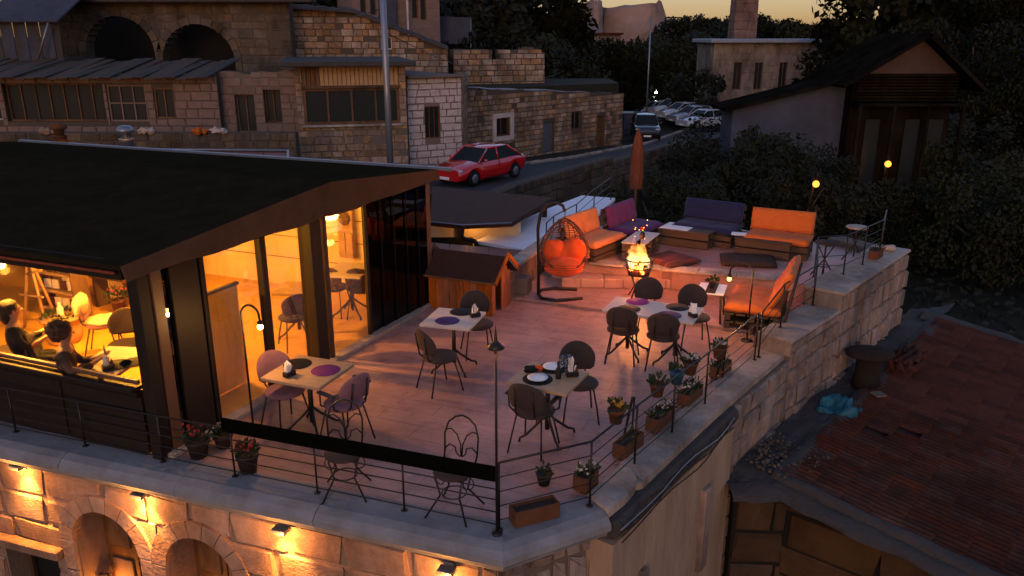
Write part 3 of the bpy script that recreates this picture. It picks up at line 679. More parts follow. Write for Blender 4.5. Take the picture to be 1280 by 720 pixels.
# front (long) side: base panel, sill, window, beams
rA = math.atan2(-DA.y, -DA.x); cA = C0 + DA * 4.9
MB().box((0, 0, .38), (9.4, .10, .76)).build('base_panel', M_frame, pv, (cA.x, cA.y, 0), rA)
for k in range(8):
    p = C0 + DA * (.7 + k * 1.2) + NA * .06; MB().bbox((0, 0, .38), (1.14, .02, .66), 0, .006).build('base_board', M_frame, pv, (p.x, p.y, 0), rA)
MB().bbox((0, 0, .79), (9.4, .16, .05), 0, .01).build('window_sill', M_frame, pv, (cA.x + NA.x * .03, cA.y + NA.y * .03, 0), rA)
MB().bbox((0, 0, .86), (9.4, .05, .05), 0, .01).build('bottom_rail', M_post, pv, (cA.x, cA.y, 0), rA)
fwz = 2.02
MB().bbox((0, 0, fwz + .09), (9.5, .14, .18), 0, .01).build('front_beam', M_frame, pv, (cA.x, cA.y, 0), rA)
MB().tube([(4.7, -.18, 2.24), (-4.8, -.18, 2.24)], .045, 8).build('gutter', M_frame, pv, (cA.x, cA.y, 0), rA)
MB().bbox((0, -.13, 2.12), (9.5, .03, .03), 0, .006).build('gutter_trim', M_rust, pv, (cA.x, cA.y, 0), rA)
for s0, s1 in ((.08, 3.1), (3.18, 6.1), (6.18, 9.5)):
    c = C0 + DA * (s0 + s1) / 2; MB().box((0, 0, 1.44), (s1 - s0, .012, 1.16)).build('window_pane', M_glass, pv, (c.x, c.y, 0), rA)
    p = C0 + DA * (s1 + .04); MB().bbox((0, 0, 1.44), (.07, .1, 1.2), 0, .008).build('mullion', M_frame, pv, (p.x, p.y, 0), rA)
# back and left walls inside
cC = (C1 + C2) / 2
MB().box((0, 0, 1.1), (9.6, .14, 2.2)).build('back_wall', M_plaster, pv, (cC.x, cC.y, 0), rA)
for k in range(4): MB().bbox((0, -.08, .55 + k * .4), (9.4, .015, .012), 0, .003).build('wall_batten', M_wood_d, pv, (cC.x, cC.y, 0), rA)
cL = (C2 + C3) / 2
MB().box((0, 0, 1.1), ((C2 - C3).length, .14, 2.2)).build('end_wall', M_plaster, pv, (cL.x, cL.y, 0), ang(C3, C2))
# roof: front slope, ridge and rear slope; the side is closed by a hanging fabric gable
ta, za = bt(402, 226); tb_, zb_ = bt(325, 256)
zr = za; tR = ta
def roofpt(s, t_, z): p = C0 + DA * s + DB * t_; return Vector((p.x, p.y, z))
S0 = -.16
ro = MB()
for (ta_, z0_, tb2, z1_) in ((-.30, 2.27, tR, zr), (tR, zr, LB + .12, 2.30)):
    for k in range(1):
        s0 = S0; s1 = s0 + 9.9
        ro.quadbox(roofpt(s0, ta_, z0_), roofpt(s0, tb2, z1_), roofpt(s1, tb2, z1_), roofpt(s1, ta_, z0_), .03) if 0 else ro.quadbox(roofpt(s1, ta_, z0_), roofpt(s0, ta_, z0_), roofpt(s0, tb2, z1_), roofpt(s1, tb2, z1_), .03)
ro.build('awning_roof', M_awn, pv)
gm = MB(); prf = [(-.30, 2.27, 2.13), (bt(325, 256)[0], zb_, bt(325, 290)[1]), (tR, zr, bt(405, 267)[1]), (LB + .1, 2.30, 2.16)]
for (a, b) in zip(prf, prf[1:]):
    for k in range(6):
        u0, u1 = k / 6, (k + 1) / 6
        def gp(u, top):
            t_ = a[0] + (b[0] - a[0]) * u; z = (a[1] + (b[1] - a[1]) * u) if top else (a[2] + (b[2] - a[2]) * u)
            return roofpt(S0 - (.0 if top else .05), t_, z + (0 if top else .015 * math.sin(t_ * 5)))
        gm.quadbox(gp(u0, 0), gp(u1, 0), gp(u1, 1), gp(u0, 1), .02)
gm.build('gable_fabric', M_awn2, pv)
rb = roofpt(4.6, LB + .16, 2.31); MB().bbox((0, 0, 0), (10, .08, .06), 0, .01).build('rear_gutter', M_steel, pv, tuple(rb), rA)
# two roof vents
for px, py, cap, lab in ((77, 186, M_terra, 'short roof vent with rusty brown cap behind the pavilion roof'), (160, 190, M_steel, 'roof vent with shiny steel cap behind the pavilion roof')):
    p = Q(px, py, 17.0); v = thing('roof_vent', lab, 'roof vent', (p.x, p.y, p.z - .12))
    MB().lathe([(.14, 0), (.14, .38), (.16, .40)], n=14).build('flue', M_terra if cap is M_terra else M_steel, v)
    MB().lathe([(.10, .40), (.10, .52), (.17, .54), (.18, .58), (.12, .66), (.03, .68)], n=16).build('cap', cap, v)
# rusty lean-to behind the pavilion, seen above its roof
lt = thing('rusty_lean_to', 'long rust red corrugated lean-to behind the pavilion roof', 'lean-to')
a, b = Q(-30, 205, 17.2), Q(360, 207, 15.6); a2, b2 = Q(-30, 186, 18.6), Q(360, 190, 17.2)
for k in range(14):
    u0, u1 = k / 14, (k + 1) / 14 - .004
    MB().quadbox(a.lerp(b, u0), a.lerp(b, u1), a2.lerp(b2, u1), a2.lerp(b2, u0), .03).build('roof_sheet', M_rust, lt)
MB().tube([a2 + Vector((0, 0, .03)), b2 + Vector((0, 0, .03))], .03, 6).build('edge_pipe', M_steel, lt)
MB().tube([b + Vector((0, 0, .03)), b2 + Vector((0, 0, .03))], .03, 6).build('edge_pipe', M_steel, lt)
for u in (.02, .5, .98):
    q = a.lerp(b, u); MB().box((q.x, q.y, q.z / 2 - 1), (.1, .1, q.z + 2)).build('post', M_frame, lt)

# ================================================================== FURNITURE
def quad_frame(px4, z):        # corners of a top as surveyed: left, back, right, front -> centre, angle, length, width
    q = [P(x, y, z) for x, y in px4]; c = sum(q, Vector()) / 4
    u = ((q[2] - q[1]) + (q[3] - q[0])) / 2; v = ((q[1] - q[0]) + (q[2] - q[3])) / 2
    return c, math.atan2(u.y, u.x), u.length, v.length
def table(px4, label, m, group, z=.75, two=False):
    c, a, lu, lv = quad_frame(px4, z)
    t = thing('dining_table', label, 'table', (c.x, c.y, .0 if c.y < 12 else .045), a, group)
    MB().bbox((0, 0, z - .02), (lu, lv, .04), 0, .006).build('tabletop', m, t)
    for cx in ((-lu * .27, lu * .27) if two else (0,)):
        b = MB(); b.tube([(cx, 0, .10), (cx, 0, z - .04)], .03, 8); b.lathe([(.12, z - .055), (.12, z - .042)], (cx, 0, 0), 12); b.build('pedestal', M_iron, t)
        for k in range(4):
            an = R(45 + 90 * k); dx, dy = math.cos(an), math.sin(an)
            MB().tube([(cx, 0, .30), (cx + dx * .10, dy * .10, .20), (cx + dx * .26, dy * .26, .07), (cx + dx * .33, dy * .33, .045), (cx + dx * .34, dy * .34, .0)], .016, 6).build('leg', M_iron, t)
    return t, c, a
def back_shape(b, w_, z0, z1, y0, lean, th, n=14, curve=.07):
    vs = []; pr = [(-.5, 0), (-.5, .35)] ; out = []
    H = z1 - z0
    for i in range(n + 1):
        an = math.pi * i / n; out.append((math.cos(an) * w_ / 2, z0 + H * .45 + math.sin(an) * H * .55))
    out += [(-w_ / 2 * .93, z0 + H * .12), (-w_ / 2 * .75, z0), (w_ / 2 * .75, z0), (w_ / 2 * .93, z0 + H * .12)]
    m = len(out)
    def pt(x, z, off): return (x, y0 - (z - z0) * lean + curve * (x / (w_ / 2)) ** 2 + off, z)
    cx, cz = 0, (z0 + z1) / 2
    for sgn in (1, -1):
        o = len(vs)
        for (x, z) in out: vs.append(pt(x, z, sgn * th * .30))
        for (x, z) in out: vs.append(pt(cx + (x - cx) * .86, cz + (z - cz) * .86, sgn * th * .5))
        for (x, z) in out: vs.append(pt(cx + (x - cx) * .4, cz + (z - cz) * .4, sgn * th * .55))
        vs.append(pt(cx, cz, sgn * th * .5))
    k = 3 * m + 1; fs = []
    for i in range(m):
        j = (i + 1) % m
        for r_ in (0, m): fs.append((r_ + i, r_ + j, r_ + m + j, r_ + m + i)); fs.append((k + r_ + j, k + r_ + i, k + r_ + m + i, k + r_ + m + j))
        fs.append((2 * m + i, 2 * m + j, 3 * m)); fs.append((k + 2 * m + j, k + 2 * m + i, k + 3 * m)); fs.append((j, i, k + i, k + j))
    b.add(vs, fs, True); return b
def make_chair(label, m, arms=False, group='padded chairs around the dining tables'):
    t = thing('dining_chair', label, 'chair', (0, 0, 0), 0, group)
    s_ = MB(); s_.lathe([(.05, .425), (.19, .425), (.225, .44), (.232, .455), (.22, .478), (.17, .49), (0.02, .492)], n=20, sx=1., sy=.98); s_.build('seat', m, t)
    back_shape(MB(), .44, .55, .88, -.235, .16, .045).build('backrest', m, t)
    for x in (-1, 1):
        MB().tube([(x * .15, .12, .43), (x * .19, .17, .2), (x * .215, .21, 0)], .011, 6).build('leg', M_iron, t)
        MB().tube([(x * .15, -.14, .43), (x * .18, -.20, .2), (x * .205, -.25, 0)], .011, 6).build('leg', M_iron, t)
        MB().tube([(x * .10, -.16, .44), (x * .11, -.235, .50), (x * .11, -.26, .62), (x * .11, -.29, .80)], .010, 6).build('back_bar', M_iron, t)
    MB().tube([(math.cos(a) * .17, math.sin(a) * .16, .42) for a in [2 * math.pi * k / 16 for k in range(16)]], .009, 5, True).build('seat_ring', M_iron, t)
    if arms:
        for x in (-1, 1):
            ar = MB().bbox((x * .265, -.02, .66), (.055, .27, .035), 0, .012).build('armrest', M_chair if m != M_chair else M_frame, t)
            MB().tube([(x * .16, .1, .43), (x * .26, .09, .5), (x * .265, .08, .65)], .010, 6).tube([(x * .16, -.12, .43), (x * .25, -.12, .5), (x * .262, -.12, .65)], .010, 6).build('arm_support', M_iron, ar)
    return t
def chair(seat, backp, label, m, arms=False, z0=0, src=None):
    s_ = P(*seat, .46 + z0); b = P(*backp, .46 + z0); a = math.atan2(s_.y - b.y, s_.x - b.x) - math.pi / 2
    if src: return dup(src, (s_.x, s_.y, z0), a, label)
    t = make_chair(label, m, arms); t.location = (s_.x, s_.y, z0); t.rotation_euler = (0, 0, a); return t
def placemat(px, m, label, z=.752, r=.165, name='placemat', zfloor=0):
    p = P(px[0], px[1], z + zfloor)
    g = 'round placemats on the dining tables'
    return tag(MB().lathe([(.01, 0), (r - .004, 0), (r, .003), (r - .004, .006), (.01, .006)], n=28).build(name, m, None, (p.x, p.y, z + zfloor)), label, 'placemat', g)
def napkin_caddy(px, label, z=.752, tall=1.):
    p = P(px[0], px[1], z); t = thing('table_caddy', label, 'caddy', (p.x, p.y, z), rnd.uniform(0, 3), 'napkin and condiment caddies on the tables')
    MB().bbox((0, 0, .03), (.14, .08, .06), 0, .008).build('tray', M_iron, t)
    for k in range(3):
        MB().add([(-.04 + k * .015, -.025, .05), (-.04 + k * .015, .03, .05), (-.02 + k * .015, .045, .155 * tall + .01 * k), (-.05 + k * .03, -.02, .17 * tall - .01 * k), (-.035 + k * .015, -.025, .05), (-.035 + k * .015, .03, .05), (-.015 + k * .015, .045, .155 * tall + .01 * k), (-.045 + k * .03, -.02, .17 * tall - .01 * k)], [(0, 1, 2, 3), (7, 6, 5, 4), (0, 4, 5, 1), (1, 5, 6, 2), (2, 6, 7, 3), (3, 7, 4, 0)]).build('napkin', M_cloth, t)
    for k in range(2): MB().lathe([(.016, .05), (.016, .09), (.010, .10), (.010, .115), (.002, .12)], (.045, -.018 + .036 * k, 0), 10).build('shaker', M_white if k else M_terra, t)
    return t
G4 = 'dining tables set out on the open terrace'
table([(322, 471), (376, 444), (445, 454), (397, 485)], 'square wooden table nearest the pavilion door, lit yellow', M_wood, G4)
table([(522, 405), (550, 384), (609, 390), (585, 411)], 'small square table beside the orange wooden hut', M_woodw, G4)
table([(751, 387), (772, 370), (881, 385), (865, 403)], 'long pale table with four round placemats', M_woodw, G4, two=True)
table([(628, 476), (668, 452), (740, 465), (704, 492)], 'square table laid with plates and glasses nearest the tall lamp', M_wood, G4)
ch = make_chair('brown round backed chair at the left side of the hut table, back to the camera', M_chair)
def place(c_, seat, backp, z0=0):
    s_ = P(*seat, .46 + z0); b = P(*backp, .46 + z0); c_.location = (s_.x, s_.y, z0); c_.rotation_euler = (0, 0, math.atan2(s_.y - b.y, s_.x - b.x) - math.pi / 2)
place(ch, (550, 445), (534, 449))
chair((597, 405), (591, 395), 'brown round backed chair between the hut table and the orange hut', None, src=ch)
chair((779, 411), (775, 421), 'brown chair on the near side of the long table, left one of the two', None, src=ch)
chair((829, 419), (827, 430), 'brown chair on the near side of the long table, right one of the two', None, src=ch)
chair((812, 386), (808, 377), 'brown chair on the far side of the long table, nearer the fire basket', None, src=ch)
chair((868, 396), (862, 387), 'brown chair on the far side of the long table, nearer the white side table', None, src=ch)
chair((724, 478), (719, 465), 'brown round backed chair on the far side of the laid table', None, src=ch)
chmv = make_chair('mauve round backed chair on the pavilion side of the yellow lit table', M_chairp); place(chmv, (356, 488), (337, 478))
ac = make_chair('mauve armchair with black arms on the railing side of the yellow lit table', M_chairp, True); place(ac, (430, 503), (454, 512))
chair((668, 512), (655, 524), 'brown armchair on the near side of the laid table beside the lamp post', M_chair, True)
placemat((372, 455), M_mat_b, 'black round placemat on the yellow lit table'); placemat((407, 463), M_mat_p, 'plum purple round placemat on the yellow lit table')
placemat((577, 390), M_mat_b, 'black round placemat on the hut table'); placemat((559, 401), M_mat_v, 'violet round placemat on the hut table')
placemat((797, 377), M_mat_m, 'bright magenta round placemat on the long table'); placemat((786, 386), M_mat_b, 'black round placemat on the near left of the long table')
placemat((847, 384), M_mat_b, 'black round placemat on the far right of the long table'); placemat((837, 394), M_mat_v, 'violet round placemat on the long table')
placemat((672, 474), M_mat_b, 'black round placemat under the near white plate', r=.17); placemat((691, 460), M_mat_b, 'black round placemat under the far white plate', r=.17)
napkin_caddy((362, 470), 'black caddy with fanned white napkins on the yellow lit table'); napkin_caddy((594, 396), 'caddy with white napkins on the hut table')
napkin_caddy((866, 396), 'dark caddy with upright napkin at the end of the long table', tall=1.2); napkin_caddy((715, 470), 'caddy with two upright white napkins on the laid table', tall=1.3)
for px, lb in (((672, 473), 'white dinner plate nearest the edge of the laid table'), ((691, 459), 'white dinner plate at the far side of the laid table')):
    p = P(*px, .76); tag(MB().lathe([(.01, 0), (.07, 0), (.115, .014), (.118, .018), (.07, .007), (.01, .006)], n=24).build('dinner_plate', M_white, None, (p.x, p.y, .759)), lb, 'plate')
p = P(664, 462, .78); nk = MB(); nk.ball((0, 0, .03), .07, 12, 8, (1.2, .8, .6), nz=.5, seed=3); tag(nk.build('folded_napkin', M_mat_b, None, (p.x, p.y, .755)), 'dark crumpled napkin on the laid table', 'napkin')
p = P(672, 461, .78); nk = MB(); nk.ball((0, 0, .03), .05, 12, 8, (1.2, .7, .7), nz=.5, seed=5); tag(nk.build('folded_napkin', M_redor, None, (p.x, p.y, .757)), 'bright red orange napkin on the laid table', 'napkin')
for i, px in enumerate(((703, 458), (707, 464), (711, 457), (700, 466))):
    p = P(*px, .76); tag(MB().lathe([(.028, 0), (.03, .004), (.006, .008), (.006, .06), (.03, .075), (.038, .11), (.033, .14), (.031, .14), (.034, .11), (.006, .08)], n=14).build('wine_glass', M_glass if 0 else glass_mat('glassware', (.9, .9, .9), .2) if 'glassware' not in MATS else MATS['glassware'], None, (p.x, p.y, .752)),
        ['stemmed glass at the back of the laid table', 'stemmed glass in the middle of the laid table', 'stemmed glass beside the upright napkins', 'stemmed glass nearest the dark bottle'][i], 'glass', 'glasses on the laid table')
p = P(698, 470, .78); tag(MB().lathe([(.03, 0), (.032, .01), (.032, .11), (.012, .15), (.012, .19), (.014, .2), (.001, .2)], n=14).build('sauce_bottle', M_darkglass, None, (p.x, p.y, .752)), 'small dark bottle on the laid table', 'bottle')
# wrought iron bistro chairs against the railing
def bistro(label, loc, rz, withback=True):
    t = thing('bistro_chair', label, 'chair', loc, rz, 'curly iron chairs along the front railing')
    MB().lathe([(.01, .43), (.185, .43), (.20, .445), (.195, .465), (.15, .475), (.01, .475)], n=20).build('seat', M_chair, t)
    for x in (-1, 1):
        MB().tube([(x * .14, .13, .43), (x * .10, .10, .22), (x * .22, .22, 0)], .010, 6).build('leg', M_iron, t)
        MB().tube([(x * .14, -.13, .43), (x * .10, -.10, .22), (x * .22, -.22, 0)], .010, 6).build('leg', M_iron, t)
        cu = [(x * (.15 - .055 * math.sin(a) * .9), .10 * 0 + .02 * math.cos(a * .5), .33 + .06 * math.cos(a)) for a in [k * .55 for k in range(12)]]
        MB().tube(cu, .006, 5).build('leg_scroll', M_iron, t)
    MB().tube([(math.cos(a) * .12, math.sin(a) * .12, .21) for a in [2 * math.pi * k / 14 for k in range(14)]], .007, 5, True).build('leg_ring', M_iron, t)
    if withback:
        lp = [(.16, -.13, .44), (.17, -.18, .55), (.175, -.2, .72), (.14, -.22, .84), (.07, -.23, .90), (0, -.235, .92), (-.07, -.23, .90), (-.14, -.22, .84), (-.175, -.2, .72), (-.17, -.18, .55), (-.16, -.13, .44)]
        MB().tube(lp, .010, 6).build('back_loop', M_iron, t)
        for x in (-1, 1):
            MB().tube([(x * .005, -.19, .5), (x * .01, -.20, .62), (x * .05, -.21, .72), (x * .11, -.215, .77), (x * .155, -.21, .76)], .007, 5).build('back_scroll', M_iron, t)
            MB().tube([(x * .17, -.18, .56), (x * .12, -.18, .62), (x * .06, -.18, .60), (x * .05, -.18, .54), (x * .01, -.18, .50)], .007, 5).build('back_scroll', M_iron, t)
    return t
p = P(567, 588, .45); b1 = bistro('curly iron chair with loop back right of centre behind the black board', (p.x, p.y, 0), R(160))
p2 = P(430, 566, .45); d2 = dup(b1, (p2.x, p2.y, 0), R(185), 'curly iron chair partly hidden below the mauve armchair by the railing')

# --- sofas
def cushion_mesh(w_, d_, h_, nx_, ny_, tuft=.5, res=6, seed=0):
    mb = MB(); NX, NY = nx_ * res, ny_ * res; vs = []
    for side in (1, -1):
        for j in range(NY + 1):
            for i in range(NX + 1):
                u, v = i / NX, j / NY
                cx = abs(math.sin(math.pi * u * nx_)) ** .45; cy = abs(math.sin(math.pi * v * ny_)) ** .45
                ed = min(1, min(u, 1 - u) * w_ / .05) ** .5 * min(1, min(v, 1 - v) * d_ / .05) ** .5
                pil = (1 - tuft * .75) + tuft * .75 * cx * cy
                z = side * h_ / 2 * (.35 + .65 * ed * pil) + .006 * noise.noise(Vector((u * 6 + seed, v * 6, side)))
                vs.append(((u - .5) * w_ * (1 - .012 * (1 - ed)), (v - .5) * d_, z))
    k = (NX + 1) * (NY + 1); fs = []
    for j in range(NY):
        for i in range(NX):
            a = j * (NX + 1) + i; fs.append((a, a + 1, a + NX + 2, a + NX + 1)); fs.append((k + a + NX + 1, k + a + NX + 2, k + a + 1, k + a))
    bd = [i for i in range(NX + 1)] + [j * (NX + 1) + NX for j in range(1, NY + 1)] + [NY * (NX + 1) + i for i in range(NX - 1, -1, -1)] + [j * (NX + 1) for j in range(NY - 1, 0, -1)]
    for a, b in zip(bd, bd[1:] + bd[:1]): fs.append((b, a, k + a, k + b))
    return mb.add(vs, fs, True)
def sofa(name, label, ctr, rz, w_, d_, m, zf, hseat=.40, backh=.42, back_n=(2, 1), seat_n=(3, 2), lean=15, ncush=1, mb_=None, arms=False):
    """local +y = facing direction"""
    t = thing(name, label, 'sofa', (ctr[0], ctr[1], zf), rz, 'pallet sofas of the lounge corner')
    hb = hseat - .15
    for k in range(2):
        z = .02 + k * (hb / 2)
        for j in range(5):
            MB().bbox((0, -d_ / 2 + d_ * (j + .5) / 5, z + hb / 2 - .03), (w_, d_ / 5 - .025, .022), 0, .003).build('pallet_board', M_pallet, t)
        for j in (-1, 0, 1): MB().bbox((0, j * (d_ / 2 - .06), z + (hb / 2 - .04) / 2), (w_, .09, hb / 2 - .045), 0, .005).build('pallet_bearer', M_pallet, t)
    for i in range(ncush):
        o = cushion_mesh(w_ / ncush, d_, .15, seat_n[0], seat_n[1], .55).build('seat_cushion', m, t, ((i - (ncush - 1) / 2) * w_ / ncush, .0, hseat - .075))
    nb = back_n[0]
    for i in range(nb):
        o = cushion_mesh(w_ / nb - .005, backh, .14, 2 if nb > 1 else 4, 2, .6, seed=i).build('back_cushion', mb_ or m, t, ((i - (nb - 1) / 2) * w_ / nb, -d_ / 2 + .04, hseat + backh / 2 - .02))
        o.rotation_euler = (R(90 + lean), 0, 0) if 1 else 0
    for j in range(3):
        bb = MB().bbox((0, -d_ / 2 - .06 - j * .03, hseat - .06 + j * .17), (w_, .022, .10), 0, .003).build('back_slat', M_pallet, t)
    for x in (-1, 1): MB().tube([(x * (w_ / 2 - .08), -d_ / 2 - .03, .05), (x * (w_ / 2 - .08), -d_ / 2 - .15, hseat + backh * .75)], .022, 6).build('back_stay', M_pallet, t)
    return t
ZL = .38
def qc(px, z): p = P(*px, z); return (p.x, p.y)
def sofa_px(name, label, bl, br, fr_, fl, m, zf, zs=.40, **kw):
    q = [P(*k, zf + zs) for k in (bl, br, fr_, fl)]; c = sum(q, Vector()) / 4
    u = ((q[1] - q[0]) + (q[2] - q[3])) / 2; w_ = u.length; a = math.atan2(u.y, u.x)      # u from back-left to back-right as seen by camera
    v = ((q[3] - q[0]) + (q[2] - q[1])) / 2; n_ = Vector((-u.y, u.x, 0)).normalized(); dpt = abs(v.dot(n_))
    if v.dot(n_) < 0: a += math.pi
    return sofa(name, label, c, a, kw.pop('w', w_), kw.pop('d', max(.6, dpt)), m, zf, zs, **kw)
sofa_px('pallet_sofa', 'bright orange cushioned sofa behind the hanging egg chair', (708, 297), (752, 283), (778, 289), (738, 305), M_orange2, ZL, d=.72, w=1.15)
sofa_px('pallet_sofa', 'purple cushioned sofa between orange sofa and coffee table', (762, 282), (797, 270), (823, 276), (792, 291), M_purple, ZL, mb_=M_magenta, d=.72, w=1.15)
sofa_px('pallet_sofa', 'navy blue long sofa at the dark back edge of the lounge', (860, 271), (921, 278), (915, 287), (843, 277), M_blue, ZL, back_n=(1, 1), backh=.42, d=.75, w=1.25)
sofa_px('pallet_sofa', 'vivid orange long sofa at the right end of the lounge', (947, 285), (1015, 290), (1000, 301), (934, 292), M_orange, ZL, back_n=(1, 1), backh=.42, d=.75, w=1.2)
sofa_px('pallet_sofa', 'tufted orange daybed beside the railing, its back towards the stone parapet', (968, 356), (971, 388), (912, 379), (938, 356), M_orange, .045, .42, back_n=(1, 1), backh=.62, seat_n=(4, 3), lean=28, d=.85, w=1.25)
# pallet coffee tables
def pallet_table(label, px4, z, zf, top, mtop, cover=None):
    c, a, lu, lv = quad_frame(px4, zf + z); t = thing('pallet_table', label, 'coffee table', (c.x, c.y, zf), a, 'low pallet tables of the lounge corner')
    for k in range(2):
        zz = .02 + k * (z / 2)
        n_ = max(3, int(lv / .12))
        for j in range(n_): MB().bbox((0, -lv / 2 + lv * (j + .5) / n_, zz + z / 2 - .04), (lu, lv / n_ - .02, .022), 0, .003).build('pallet_board', M_pallet, t)
        for j in (-1, 0, 1): MB().bbox((0, j * (lv / 2 - .05), zz + (z / 2 - .05) / 2), (lu, .08, z / 2 - .055), 0, .004).build('pallet_bearer', M_pallet, t)
    MB().bbox((0, 0, z - .008), (lu + .02, lv + .02, .016), 0, .003).build('table_top', mtop, t)
    if cover: MB().bbox((-lu * .2, .0, z + .004), (lu * .55, lv * .9, .008), 0, .002).build('runner', M_cloth, t)
    return t
pallet_table('low pallet table with pale top right behind the fire basket', [(772, 302), (802, 289), (828, 292), (802, 305)], .38, ZL, None, M_woodw)
pallet_table('low dark pallet table with white runner before the navy sofa', [(824, 285), (835, 277), (896, 285), (888, 293)], .34, ZL, None, M_wood_d, True)
pallet_table('low dark pallet table before the vivid orange sofa', [(916, 297), (932, 289), (1000, 297), (984, 305)], .34, ZL, None, M_pallet)
pg = P(930, 293, ZL + .36); tag(MB().quadbox((-.25, -.1, .03), (.25, -.12, .02), (.27, .12, .015), (-.22, .13, .03), .01).build('folded_cloth', M_cloth, None, (pg.x, pg.y, ZL + .345), R(-10)), 'small white cloth lying on the dark table before the vivid orange sofa', 'cloth')
pg = P(803, 297, ZL + .4)
vs_ = thing('flower_vase', 'small dark vase on the pale pallet table behind the fire', 'vase', (pg.x, pg.y, ZL + .38)); MB().lathe([(.03, 0), (.05, .04), (.045, .1), (.02, .14), (.025, .16)], n=12).build('vase_body', M_potd, vs_)
MB().ball((0, 0, .2), .05, 8, 6, nz=.5).build('dried_flowers', M_flr, vs_)
for (px, m, lb, w_, d_, a_) in (((838, 321), M_stripe, 'striped red and dark floor cushion beside the fire basket', .8, .8, 35), ((935, 322), M_kilimd, 'flat dark floor cushion before the vivid orange sofa', 1.0, .7, -12)):
    p = P(*px, ZL + .1); tag(cushion_mesh(w_, d_, .11, 1, 1, .2, 12).build('floor_cushion', m, None, (p.x, p.y, ZL + .05), R(a_)), lb, 'floor cushion', 'floor cushions on the lounge platform')
# small white topped side table with plant
c, a, lu, lv = quad_frame([(868, 364), (878, 353), (911, 356), (903, 368)], .55)
t = thing('side_table', 'white topped side table with flower pot below the lounge edge', 'side table', (c.x, c.y, .045), a)
MB().bbox((0, 0, .49), (lu, lv, .03), 0, .004).build('table_top', M_white, t)
for x in (-1, 1):
    for y in (-1, 1): MB().tube([(x * (lu / 2 - .05), y * (lv / 2 - .05), .48), (x * (lu / 2 - .02), y * (lv / 2 - .02), 0)], .02, 6).build('leg', M_wood_d, t)
MB().bbox((0, 0, .508), (.16, lv + .01, .006), 0, .002).build('runner', M_kilimd, t)

# --- plants
def leaf_cluster(mb, c, r, n, size=.05, g=rnd, flat=1., up=.3):
    for _ in range(n):
        v = Vector((g.gauss(0, 1), g.gauss(0, 1), g.gauss(0, 1))).normalized() * r * g.uniform(.3, 1) ** .7
        v.z = abs(v.z) * flat if up else v.z * flat
        p = Vector(c) + v; d = (v + Vector((0, 0, up * r))).normalized(); s_ = d.cross(Vector((g.uniform(-1, 1), g.uniform(-1, 1), .3))).normalized(); L = size * g.uniform(.6, 1.4)
        mb.add([p, p + d * L * .5 + s_ * L * .28, p + d * L, p + d * L * .5 - s_ * L * .28], [(0, 1, 2, 3)])
def potted(label, loc, kind, potm, flower=None, r=.10, h=.15, nl=60, cat='potted plant', leafr=.13, rz=0, L=.5):
    t = thing('potted_plant' if kind != 'box' else 'planter_box', label, cat, loc, rz)
    if kind == 'box':
        b = MB(); b.prism([(-L / 2, -.08), (L / 2, -.08), (L / 2, -.065), (-L / 2, -.065)], 0, .16); b.prism([(-L / 2, .065), (L / 2, .065), (L / 2, .08), (-L / 2, .08)], 0, .16)
        b.prism([(-L / 2, -.065), (-L / 2 + .015, -.065), (-L / 2 + .015, .065), (-L / 2, .065)], 0, .16); b.prism([(L / 2 - .015, -.065), (L / 2, -.065), (L / 2, .065), (L / 2 - .015, .065)], 0, .16)
        b.prism([(-L / 2 + .015, -.065), (L / 2 - .015, -.065), (L / 2 - .015, .065), (-L / 2 + .015, .065)], 0, .02); b.build('pot', potm, t)
        MB().box((0, 0, .12), (L - .04, .12, .02)).build('soil', M_soil, t)
        if nl:
            m_ = MB()
            for k in range(5): leaf_cluster(m_, ((-.4 + .2 * k) * L, 0, .14), .09, nl // 5, .06)
            m_.build('foliage', M_leaf, t)
            if flower:
                fm = MB()
                for k in range(14): fm.ball((rnd.uniform(-.42, .42) * L, rnd.uniform(-.07, .07), rnd.uniform(.2, .26)), .016, 6, 4)
                fm.build('flowers', flower, t, kind='stuff')
        return t
    MB().lathe([(.01, 0), (r * .68, 0), (r * .92, h * .8), (r, h * .82), (r, h), (r * .9, h), (r * .86, h * .86), (.01, h * .85)], n=16).build('pot', potm, t)
    m_ = MB(); leaf_cluster(m_, (0, 0, h), leafr, nl, .06); m_.tube([(0, 0, h * .8), (.01, 0, h + leafr * .8)], .006, 5)
    m_.build('foliage', M_leaf, t)
    if flower:
        fm = MB()
        for k in range(16):
            a_ = rnd.uniform(0, 6.28); q = leafr * rnd.uniform(.2, .9); fm.ball((math.cos(a_) * q, math.sin(a_) * q, h + leafr * rnd.uniform(.5, 1.05)), .02, 6, 4)
        fm.build('flowers', flower, t, kind='stuff')
    return t
def ground_at(px, z): p = P(*px, z); return (p.x, p.y, z)
potted('dark pot with red flowers beside the pavilion corner post', ground_at((249, 570), .005), 'pot', M_potd, M_flr, .13, .2, 110, leafr=.17)
potted('small dark leafy pot between two flower pots by the pavilion corner', ground_at((280, 558), .005), 'pot', M_potd, None, .11, .15, 70, leafr=.10)
potted('dark pot with orange red flowers just under the black board', ground_at((311, 590), .005), 'pot', M_potd, M_flr, .12, .22, 90, leafr=.12)
q = ground_at((893, 367), .56); potted('small leafy pot standing on the white side table', (c.x, c.y, .558), 'pot', M_potd, None, .05, .09, 40, leafr=.08)
dR = (rp[3] - rp[1]).normalized(); aR = math.atan2(dR.y, dR.x); nR = Vector((dR.y, -dR.x, 0))
def along(px, off, z=0): 
    r_ = ray(*px); a_ = rp[1]; t_ = (Vector((a_.x, a_.y, 0))).dot(nR) / r_.dot(nR); h_ = r_ * t_; return (h_.x - nR.x * off, h_.y - nR.y * off, z)
aF = ang(K, rp[1])
